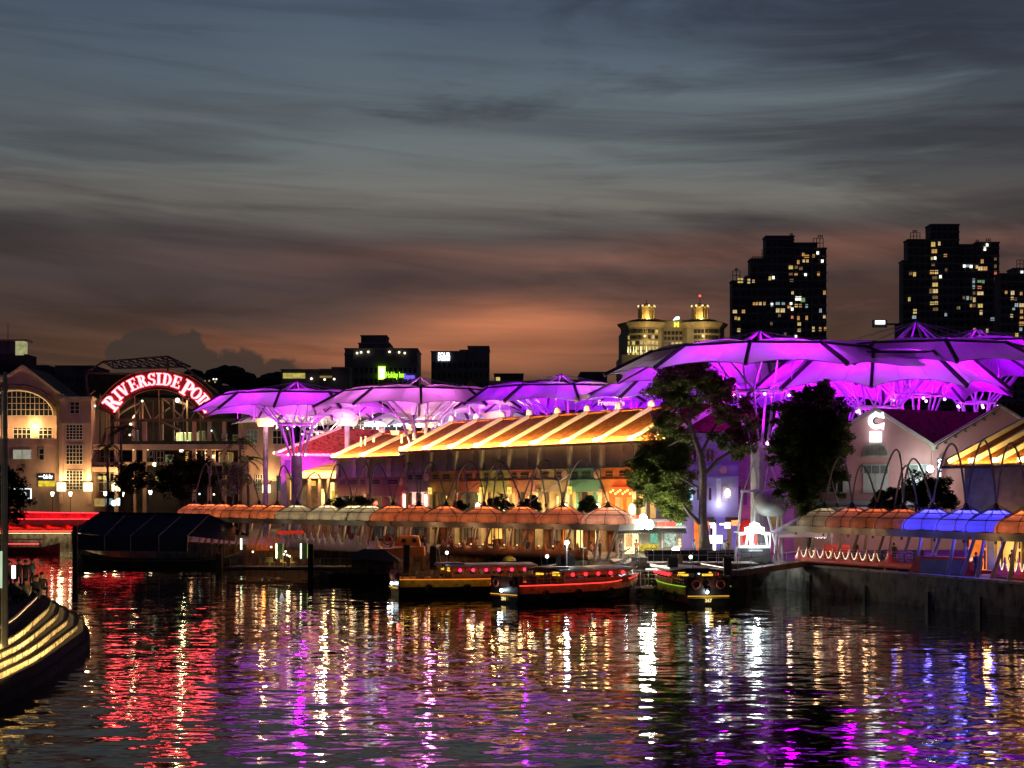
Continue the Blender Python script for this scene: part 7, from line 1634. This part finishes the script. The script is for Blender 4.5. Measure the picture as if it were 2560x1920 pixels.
# ================================================================ TREES
def leaf_mat(name,c):
    return cloth(name,tuple(v*2.3 for v in c),.45,.30,.7)
barkm=mat('tree_bark',(.09,.07,.055),.9,var=.3,vs=3)
def tree(name,label,D,clumps,trunk,n,leaf=.26,c=(.045,.07,.022),dd=1.5,seed=1,group=None,cat='tree',m=None,base=GZ):
    rn=random.Random(seed); bx_=trunk[0][0][0] if trunk else clumps[0][0]
    o=(X(bx_,D),D,base); t=thing(name,label,cat,o,group=group)
    for br in trunk:
        pts=[(X(p[0],D)-o[0],(p[3] if len(p)>3 else 0),Z(p[1],D)-base) for p in br]; rr=[p[2]/F*D for p in br]
        part('trunk' if br is trunk[0] else 'branch',G().path(pts,rr,7),barkm,t,smooth=True)
    clumps=[c if len(c)>3 else (*c,rn.uniform(-dd,dd)) for c in clumps]
    tot=sum(c[2]**2.2 for c in clumps); g=G(); 
    for px,py,r,cy_ in clumps:
        D2_=D+cy_; k=int(n*r**2.2/tot); cx,cz=X(px,D2_)-o[0],Z(py,D2_)-base; R_=r/F*D2_
        sub=[(rn.gauss(0,.48),rn.gauss(0,.48),rn.gauss(0,.40),rn.uniform(.30,.62)) for _ in range(max(7,int(R_*13)))]
        for i in range(k):
            s_=sub[rn.randrange(len(sub))]
            while True:
                a,b,d=rn.uniform(-1,1),rn.uniform(-1,1),rn.uniform(-1,1)
                if a*a+b*b+d*d<1: break
            px_=cx+(s_[0]+a*s_[3])*R_; py_=cy_+(s_[1]+b*s_[3])*R_; pz=cz+(s_[2]+d*s_[3]*.8)*R_
            th=rn.uniform(0,2*PI); ti=rn.uniform(-.9,.5); l=leaf*rn.uniform(.6,1.3); w=l*.45
            ux,uy,uz=math.cos(th)*math.cos(ti),math.sin(th)*math.cos(ti),math.sin(ti)
            vx,vy=-math.sin(th),math.cos(th); vz=rn.uniform(-.6,.6)
            g.add([(px_-vx*w/2,py_-vy*w/2,pz-vz*w/2),(px_+ux*l*.5-vx*w,py_+uy*l*.5-vy*w,pz+uz*l*.5),(px_+ux*l,py_+uy*l,pz+uz*l),(px_+ux*l*.5+vx*w,py_+uy*l*.5+vy*w,pz+uz*l*.5+vz*w)],[(0,1,2,3)])
    part('crown',g,m or leaf_mat('leaves_'+name+str(seed),c),t)
    return t
tall=[(1737,887,20),(1748,905,24),(1730,915,20),(1685,915,22),(1671,934,20),(1728,936,34),(1693,951,38),(1657,976,34),(1643,973,16),(1796,957,34),(1818,973,24),(1756,968,42),(1796,996,36),(1685,990,34),(1720,1000,30),(1812,1032,26),
 (1665,1046,30),(1690,1078,30),(1645,1062,18),(1671,1110,36),(1704,1123,32),(1624,1140,34),(1596,1172,26),(1657,1165,36),(1699,1165,30),(1629,1206,36),(1685,1220,36),(1708,1248,24),(1665,1258,30),(1698,1285,18),(1600,1200,20),
 (1865,1026,26),(1859,1002,18),(1879,1054,22),(1851,1082,30),(1870,1108,26),(1837,1118,26),(1804,1100,22),(1843,1140,18),(1778,1088,14),(1830,1052,22)]
tall=[(a,b,c*1.22,rnd.uniform(2.8,4.6)) if (a<1722 and b>1085) else (a,b,c*1.05) for a,b,c in tall+[(1640,1180,30),(1610,1150,22),(1672,1190,30),(1650,1240,26),(1615,1230,22),(1690,1250,22)]]
tree('tall_tree','tall forked tree with airy drooping foliage in front of the shophouse end',136,tall,
 [[(1762,1382,17),(1760,1340,13),(1756,1290,10.5),(1757,1230,9.5),(1758,1180,9.5),(1752,1137,8),(1737,1096,6.5),(1726,1065,5.5),(1721,1040,4.5),(1735,1016,3),(1745,975,2)],
  [(1757,1185,7,0),(1775,1172,5,-.2),(1793,1150,4.5,-.3),(1812,1138,3.5,-.4),(1840,1118,2.5,-.4)],[(1756,1312,8),(1738,1298,6),(1722,1282,5),(1708,1262,3.5)],[(1726,1068,4,0),(1712,1050,3.5,.3),(1700,1025,2.5,.4)],[(1752,1137,4,0),(1780,1080,3,.5),(1810,1030,2,.6)],[(1745,1110,4,0),(1700,1100,3,1.5),(1668,1120,2,3.2)],[(1756,1225,3,0),(1700,1190,2.5,1.5),(1650,1180,1.5,3.5)]],85000,.24,(.075,.10,.025),1.6,3)
sec=[(2053,967,18),(2031,984,24),(2073,981,22),(2003,1001,26),(2045,1010,40),(2087,1016,30),(1962,1023,24),(1990,1037,38),(2037,1048,46),(2087,1054,38),(2109,1050,20),(1976,1082,40),(2031,1096,50),(2078,1104,42),(1935,1112,14),(1962,1123,40),(2017,1137,46),(2070,1151,40),(1976,1165,40),(2031,1179,42),(2070,1190,34),(1972,1207,30),(2009,1220,36),(2042,1213,30),(1995,1248,26),(2012,1268,20),(2098,1080,24),(2095,1130,26),(2118,1028,12),(2112,1185,14),(1938,1058,14),(1930,1150,14),(1948,1235,14),(2062,958,9),(2022,972,10),(1990,985,12),(2105,1240,10)]
tree('dense_tree','dense dark rounded tree between the concrete column and the pink gable',128.8,sec,[[(2025,1375,10),(2024,1300,9),(2022,1240,8),(2025,1150,6),(2030,1050,3)],[(2023,1250,5),(2000,1200,4),(1975,1150,2)]],62000,.24,(.045,.065,.018),1.1,5)
sh='bushes behind the right-hand umbrellas'
for k,(lab,D,cl,nn) in enumerate((('round dark bush behind the first orange umbrellas',124,[(2205,1245,22),(2240,1240,28),(2190,1255,14),(2222,1262,24),(2255,1232,20)],11000),
 ('tall bush beneath the white floodlight',121,[(2290,1225,30),(2320,1215,32),(2350,1210,26),(2300,1255,30),(2345,1245,30),(2375,1240,24),(2370,1265,24)],11000),
 ('dark bush before the mustard wall',117,[(2450,1220,24),(2475,1215,26),(2500,1235,24),(2460,1250,26),(2490,1262,22)],8000),
 ('dark bush at the right edge of the view',113,[(2545,1220,22),(2570,1240,30),(2535,1255,22)],3000))):
    tree('bush',lab,D,cl,[[(cl[0][0],1290,3),(cl[0][0],cl[0][1],2)]],nn,.2,(.035,.052,.018),.8,20+k,sh,'bush')
sl='bushes between the left-hand umbrellas'
for k,(lab,px,py,r,D) in enumerate((('dark bush behind the cream umbrellas, left one',853,1258,22,168),('taller dark bush behind the cream umbrellas, right one',900,1250,26,165),('dark bush left of the oval lanterns',1245,1252,20,153),('dark palm-like bush below the first oval lantern',1330,1255,18,150),('dark bush below the teal house front',1470,1262,22,146),('dark bush before the red lit gallery',1150,1262,12,155))):
    tree('bush',lab,D,[(px,py,r),(px-r*.6,py+r*.5,r*.7),(px+r*.7,py+r*.4,r*.7)],[[(px,1310,2),(px,py,1.5)]],3600,.24,(.03,.045,.015),.7,40+k,sl,'bush')
# left bank trees and palms
lt='trees before the mall'
tree('promenade_tree','dark spreading tree in front of the mall balconies, left of the lit one',236,[(320,1180,24),(345,1165,22),(330,1210,26),(300,1200,18),(360,1200,22)],[[(330,1300,4),(330,1210,3)]],3500,.4,(.025,.03,.012),1.5,61,lt)
tree('promenade_tree','broad dark tree under the middle of the arched sign',232,[(410,1180,26),(440,1165,30),(475,1160,28),(505,1170,26),(430,1205,30),(480,1200,34),(520,1200,26),(400,1215,22),(455,1235,24)],[[(460,1300,5),(458,1220,4)],[(462,1250,3),(500,1200,2)]],8000,.4,(.022,.026,.012),2,62,lt)
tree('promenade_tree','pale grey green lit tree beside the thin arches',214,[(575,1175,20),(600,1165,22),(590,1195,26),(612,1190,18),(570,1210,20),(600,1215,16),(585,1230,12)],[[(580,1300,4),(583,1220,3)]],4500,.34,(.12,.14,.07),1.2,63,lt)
lamp('POINT',(X(600,208),206,Z(1240,208)),160,(.75,1,.7),.3)
tree('promenade_tree','dark tree at the left edge in front of the gabled wing',150,[(20,1190,30),(45,1215,28),(30,1245,34),(5,1230,30),(60,1250,18),(0,1280,30),(40,1290,24)],[[(15,1375,5),(20,1240,4)]],6000,.3,(.02,.026,.012),1.2,64,lt)
def palm(px,py,D,label,h0=1300,c=(.03,.035,.015),n=15,fl=2.6,seed=1):
    rn=random.Random(seed); o=(X(px,D),D,GZ); t=thing('palm_tree',label,'palm tree',o,group='palms before the mall'); z=Z(py,D)-GZ
    part('trunk',G().path([(0,0,0),(.15,0,z*.5),(0,0,z)],[.26,.2,.16],7),barkm,t)
    for k in range(n):
        a=2*PI*k/n+rn.uniform(-.2,.2); el_=rn.uniform(-.2,1.0); L_=fl*rn.uniform(.8,1.15); g=G(); pts=[]
        for i in range(9):
            u=i/8; r_=L_*u*math.cos(el_*(1-u*.5)); zz_=z+L_*u*math.sin(el_)-1.5*u*u*L_*.45; pts.append(Vector((r_*math.cos(a),r_*math.sin(a),zz_)))
        for i in range(1,9):
            for s_ in (-1,1):
                p=pts[i]; d=(pts[i]-pts[i-1]).normalized(); sd=d.cross(Vector((0,0,1))).normalized()*s_; ll_=.55*(1-.6*abs(i/8-.4))
                g.add([p,p+sd*ll_+d*.25+Vector((0,0,-.22)),p+d*.16],[(0,1,2)]); g.add([p-d*.15,p+sd*ll_*.9-d*.0+Vector((0,0,-.2)),p],[(0,1,2)])
        g.path(pts,.03,3); part('frond',g,leaf_mat('palm_leaves',c),t)
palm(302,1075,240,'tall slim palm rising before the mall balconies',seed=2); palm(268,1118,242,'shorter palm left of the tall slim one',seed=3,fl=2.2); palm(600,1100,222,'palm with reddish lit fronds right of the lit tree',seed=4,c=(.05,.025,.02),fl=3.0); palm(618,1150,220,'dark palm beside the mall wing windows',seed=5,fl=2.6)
# hedge on the bank
g=G(); rn=random.Random(8)
for i in range(5200):
    px=rn.uniform(30,560); D_=rn.uniform(238,246); p=Vector((X(px,D_),D_,GZ+rn.uniform(.1,1.0+.5*math.sin(px*.05)**2))); a=rn.uniform(0,6.28); l=.35
    g.add([p,p+Vector((math.cos(a)*l,math.sin(a)*l,.1)),p+Vector((math.cos(a+1)*l*.6,math.sin(a+1)*l*.6,.25))],[(0,1,2)])
solo('hedge_foliage',g,leaf_mat('hedge_leaves',(.03,.035,.015)),'low dark hedge along the far bank above the red bridge','hedge',(0,0,0),kind='stuff')
# ================================================================ PEOPLE
skin=mat('skin',(.36,.20,.13),.6); PM={}
def cl(c): 
    k='cloth_%02d%02d%02d'%tuple(int(v*99) for v in c); return mat(k,c,.85,var=.15,vs=6)
SK={}
def person_mesh(pose):
    if pose in SK: return SK[pose]
    V=[];E=[];Rr=[]
    def j(x,y,z,r,parent=None):
        V.append((x,y,z)); Rr.append(r); 
        if parent is not None: E.append((parent,len(V)-1))
        return len(V)-1
    if pose=='sit':
        pel=j(0,0,.12,.15); ch_=j(0,.03,.42,.19,pel); nk=j(0,-.01,.60,.06,ch_); hd_=j(0,-.05,.72,.095,nk); j(0,-.05,.80,.085,hd_)
        for s_ in (-1,1):
            hp=j(.10*s_,-.10,.11,.10,pel); kn=j(.15*s_,-.45,.16,.075,hp); an=j(.13*s_,-.50,-.22,.045,kn); j(.13*s_,-.62,-.26,.04,an)
            sh_=j(.19*s_,.02,.52,.06,ch_); el_=j(.25*s_,-.08,.26,.045,sh_); wr=j(.15*s_,-.30,.20,.032,el_); j(.12*s_,-.38,.20,.036,wr)
    else:
        st_=.16 if pose=='walk' else .0
        pel=j(0,0,.95,.13); ch_=j(0,.0,1.28,.185,pel); nk=j(0,0,1.48,.055,ch_); hd_=j(0,-.02,1.60,.09,nk); j(0,-.02,1.68,.08,hd_)
        for s_ in (-1,1):
            hp=j(.09*s_,0,.88,.10,pel); kn=j(.10*s_,-st_*s_-.02,.50,.065,hp); an=j(.10*s_,-st_*s_*1.2+.05,.09,.042,kn); j(.11*s_,-st_*s_*1.2-.10,.04,.04,an)
            sh_=j(.19*s_,0,1.42,.055,ch_); el_=j(.25*s_,st_*s_*.6+.02,1.14,.042,sh_); wr=j(.24*s_,st_*s_*.9-.10,.90,.03,el_); j(.23*s_,st_*s_*.9-.14,.82,.034,wr)
    me=bpy.data.meshes.new('p'); me.from_pydata(V,E,[]); o=bpy.data.objects.new('p',me); col.objects.link(o)
    md=o.modifiers.new('s','SKIN'); md.use_smooth_shade=True; o.modifiers.new('u','SUBSURF').levels=1
    for v,r_ in zip(me.skin_vertices[0].data,Rr): v.radius=(r_,r_*.85)
    me.skin_vertices[0].data[0].use_root=True
    dg_=bpy.context.evaluated_depsgraph_get(); dg_.update(); out=bpy.data.meshes.new_from_object(o.evaluated_get(dg_)); bpy.data.objects.remove(o)
    out.name='person_body'; SK[pose]=out; return out
def person(x,y,z,rz,pose,shirt,legs,label,hair=(.015,.012,.01),group=None,sc_=1.0):
    t=thing('person',label,'person',(x,y,z),rz,group)
    me=person_mesh(pose).copy(); me.materials.clear()
    for m in (skin,cl(shirt),cl(legs)): me.materials.append(m)
    hz=.60 if pose=='sit' else 1.47; wz=.16 if pose=='sit' else .97
    for p in me.polygons:
        c=p.center
        p.material_index=0 if c.z>hz else (2 if (c.z<wz or (pose=='sit' and c.y<-.12 and c.z<.24 and abs(c.x)<.3)) else 1)
        if pose!='sit' and abs(c.x)>.19 and c.z<1.05: p.material_index=0
    o=bpy.data.objects.new('body',me); col.objects.link(o); o.parent=t; o.scale=(sc_,)*3
    hx=(0,-.05,.79) if pose=='sit' else (0,-.02,1.66)
    h=part('hair',G().ball((hx[0],hx[1]+.025,hx[2]+.005),.105,8,(.95,1,.95)),cl(hair),t,smooth=True); h.scale=(sc_,)*3
    return t
gp='people seated on the terrace'
P=[(40,79,'sit',(.16,.14,.12),'person in a grey brown top seated nearest the lamp post',.4),(66,79.5,'sit',(.30,.25,.21),'person in a light shirt seated at the right front of the terrace group',-.3),(92,83,'sit',(.03,.03,.03),'person in black seated at the right end of the terrace group',.2),
 (47,86,'stand',(.04,.05,.05),'person in dark green standing at the back of the terrace group',.3),(80,87,'stand',(.24,.30,.30),'person in a pale blue top standing at the back right of the group',-.5),(22,84,'stand',(.10,.08,.07),'person in brown standing beside the thin pale post',.8),(64,85,'stand',(.02,.02,.03),'person in black standing between the two rear figures',.1),
 (18,78,'sit',(.05,.05,.05),'person in dark clothes seated behind the tall lamp post',.0),(104,86,'sit',(.04,.04,.05),'person in dark clothes at the outer edge of the terrace group',.5)]
for k,(px,D_,pose,sh_,lab,rr_) in enumerate(P):
    person(X(px,D_),D_,2.66+(.02 if pose=='sit' else 0),rr_,pose,sh_,(.03,.03,.04),lab,group=gp,sc_=1.22 if pose=='sit' else 1.04)
solo('screen_panel',G().bb(-.10,.10,-.02,.02,-.34,.34),glow_mat('screen_white',(1,1,1),3,.05),'bright white glowing panel among the people on the terrace','screen',(X(34,82),82,Z(1430,82)),R(10))
pq='people on the promenade'
for k,(px,D_,rz_,pose,sh_,lg,lab,zz_) in enumerate(((1736,140,.6,'walk',(.25,.30,.42),(.05,.05,.08),'person in a blue shirt walking beside the tall tree trunk',GZ),(1812,138,2.6,'stand',(.45,.45,.45),(.30,.30,.32),'person in pale clothes standing right of the white pylon sign',GZ),(1818,139,-.5,'stand',(.03,.03,.03),(.03,.03,.03),'person in black standing right of the white pylon sign',GZ),
  (2081,127.5,1.2,'sit',(.28,.16,.12),(.04,.04,.04),'person seated in front of the white gazebo tent',3.0),(1381,141,.2,'stand',(.04,.04,.05),(.04,.04,.05),'silhouetted person before the bright yellow shop front',2.6),(1552,138,.9,'stand',(.05,.04,.04),(.05,.05,.05),'person at the left side of the ticket kiosk counter',GZ),(1591,139.5,0,'stand',(.30,.12,.05),(.04,.04,.04),'person in an orange top behind the kiosk counter',GZ),
  (2440,108,.4,'stand',(.03,.03,.03),(.03,.03,.04),'person in dark clothes under the middle blue umbrella',GZ),(2452,110,2.4,'walk',(.05,.04,.04),(.03,.03,.04),'second person in dark clothes under the blue umbrellas',GZ),(1236,143,.4,'stand',(.10,.03,.02),(.04,.04,.04),'person standing on the orange deck below the salmon umbrellas',2.5),(1478,137,.5,'sit',(.30,.12,.05),(.05,.05,.05),'diner seated at the right end of the orange deck',3.0))):
    person(X(px,D_),D_,zz_,rz_,pose,sh_,lg,lab,group=pq)
t=thing('snack_umbrella','yellow dome parasol between the moored river taxis','parasol',(X(1273,118.5),118.5,1.0)); part('dome',G().lathe([(.52,2.0),(.45,2.2),(.2,2.36),(.02,2.4)],12),mat('parasol_yellow',(.70,.48,.03),.6),t); part('stick',G().tube((0,0,0),(0,0,2.2),.02,n=5),steel,t)
lamp('POINT',(.3,-1.2,2.6),12,(1,.8,.4),.2,t)
# tables on the decks
tb=mat('table_dark',(.05,.03,.025),.5); k0=None
names=['leftmost','second from the left','third from the left','fourth from the left','fifth from the left','sixth from the left','rightmost']
for k,(px,D_) in enumerate(((1146,146.3),(1175,145.3),(1205,144.6),(1258,143),(1290,142),(1345,140),(1380,139))):
    if k0 is None:
        k0=thing('deck_table','dark dining table on the orange deck, leftmost','table',(X(px,D_),D_,2.6),0,'tables on the dining decks')
        part('tabletop',G().lathe([(.02,.74),(.42,.74),(.42,.78),(.02,.78)],10),tb,k0); part('pedestal',G().tube((0,0,0),(0,0,.74),.05,n=6),tb,k0); part('candle',G().ball((.1,0,.86),.07,6),glow_mat('candle_glow',(1,.5,.12),2.5,.1),k0)
    else: copytree(k0,None,(X(px,D_),D_,2.6),0,label='dark dining table on the orange deck, '+names[k])

# passengers and crew on the river taxis
pb='people on the river taxis'
def aboard(px,D_,z_,rz_,pose,c,lab): person(X(px,D_),D_,z_,rz_,pose,c,(.03,.03,.04),lab,group=pb)
for a in ((1335,117,1.42,1.2,'sit',(.30,.28,.26),'passenger in a pale shirt in the red lit river taxi, second window'),(1395,119.5,1.42,2.0,'sit',(.05,.07,.15),'passenger in navy in the red lit river taxi, middle window'),(1448,121.5,1.42,1.5,'sit',(.25,.06,.05),'passenger in a red top in the red lit river taxi, fourth window'),
 (1100,125.5,1.42,1.2,'sit',(.22,.22,.24),'passenger in grey in the yellow lit river taxi, near its stern'),(1165,126.5,1.42,1.8,'sit',(.06,.05,.05),'passenger in black in the yellow lit river taxi, middle'),(1764,109,1.42,.2,'sit',(.28,.18,.05),'helmsman in an orange vest at the stern of the stern-on river taxi')): aboard(*a)

for k,(px,D_,rz_,pose,c,lab) in enumerate(((1010,156,.3,'stand',(.20,.20,.22),'person in grey under the first salmon umbrella'),(1062,153,1.4,'walk',(.05,.05,.06),'person in black walking under the second salmon umbrella'),(1128,150,2.2,'stand',(.30,.08,.05),'person in red under the third salmon umbrella'),(1192,147.5,.9,'stand',(.34,.32,.28),'waiter in a cream shirt before the fourth salmon umbrella leg'),
  (1318,143.5,3.0,'walk',(.06,.08,.14),'person in navy under the fifth salmon umbrella'),(1425,141,.4,'stand',(.30,.26,.12),'person in a mustard shirt under the sixth salmon umbrella'),(1500,138,2.0,'stand',(.06,.05,.05),'person in dark clothes under the last salmon umbrella'),(840,164,.7,'stand',(.12,.10,.10),'person in brown behind the mauve deck prongs'),
  (895,160,2.6,'walk',(.28,.28,.30),'person in pale grey behind the right end of the mauve deck'),(2140,125,.5,'stand',(.22,.05,.04),'waiter in dark red behind the lit scallops'),(2175,123,1.8,'sit',(.10,.10,.12),'diner in dark grey seated behind the lit scallops'),(2235,119.5,.1,'stand',(.05,.05,.05),'person in black on the red deck stern'),(2530,104.5,2.3,'stand',(.16,.12,.05),'person in olive under the right edge umbrellas'))):
    person(X(px,D_),D_,GZ if px<2100 else 2.6,rz_,pose,c,(.03,.03,.04),lab,group=pq)
k1=None
for k,(px,D_) in enumerate(((2030,127.5),(2072,125.8),(2118,123.8),(2160,122))):
    if k1 is None: k1=copytree(k0,None,(X(px,D_),D_,2.6),0,label='dining table behind the lit red scallops, leftmost')
    else: copytree(k0,None,(X(px,D_),D_,2.6),0,label='dining table behind the lit red scallops, '+['','second','third','rightmost'][k])
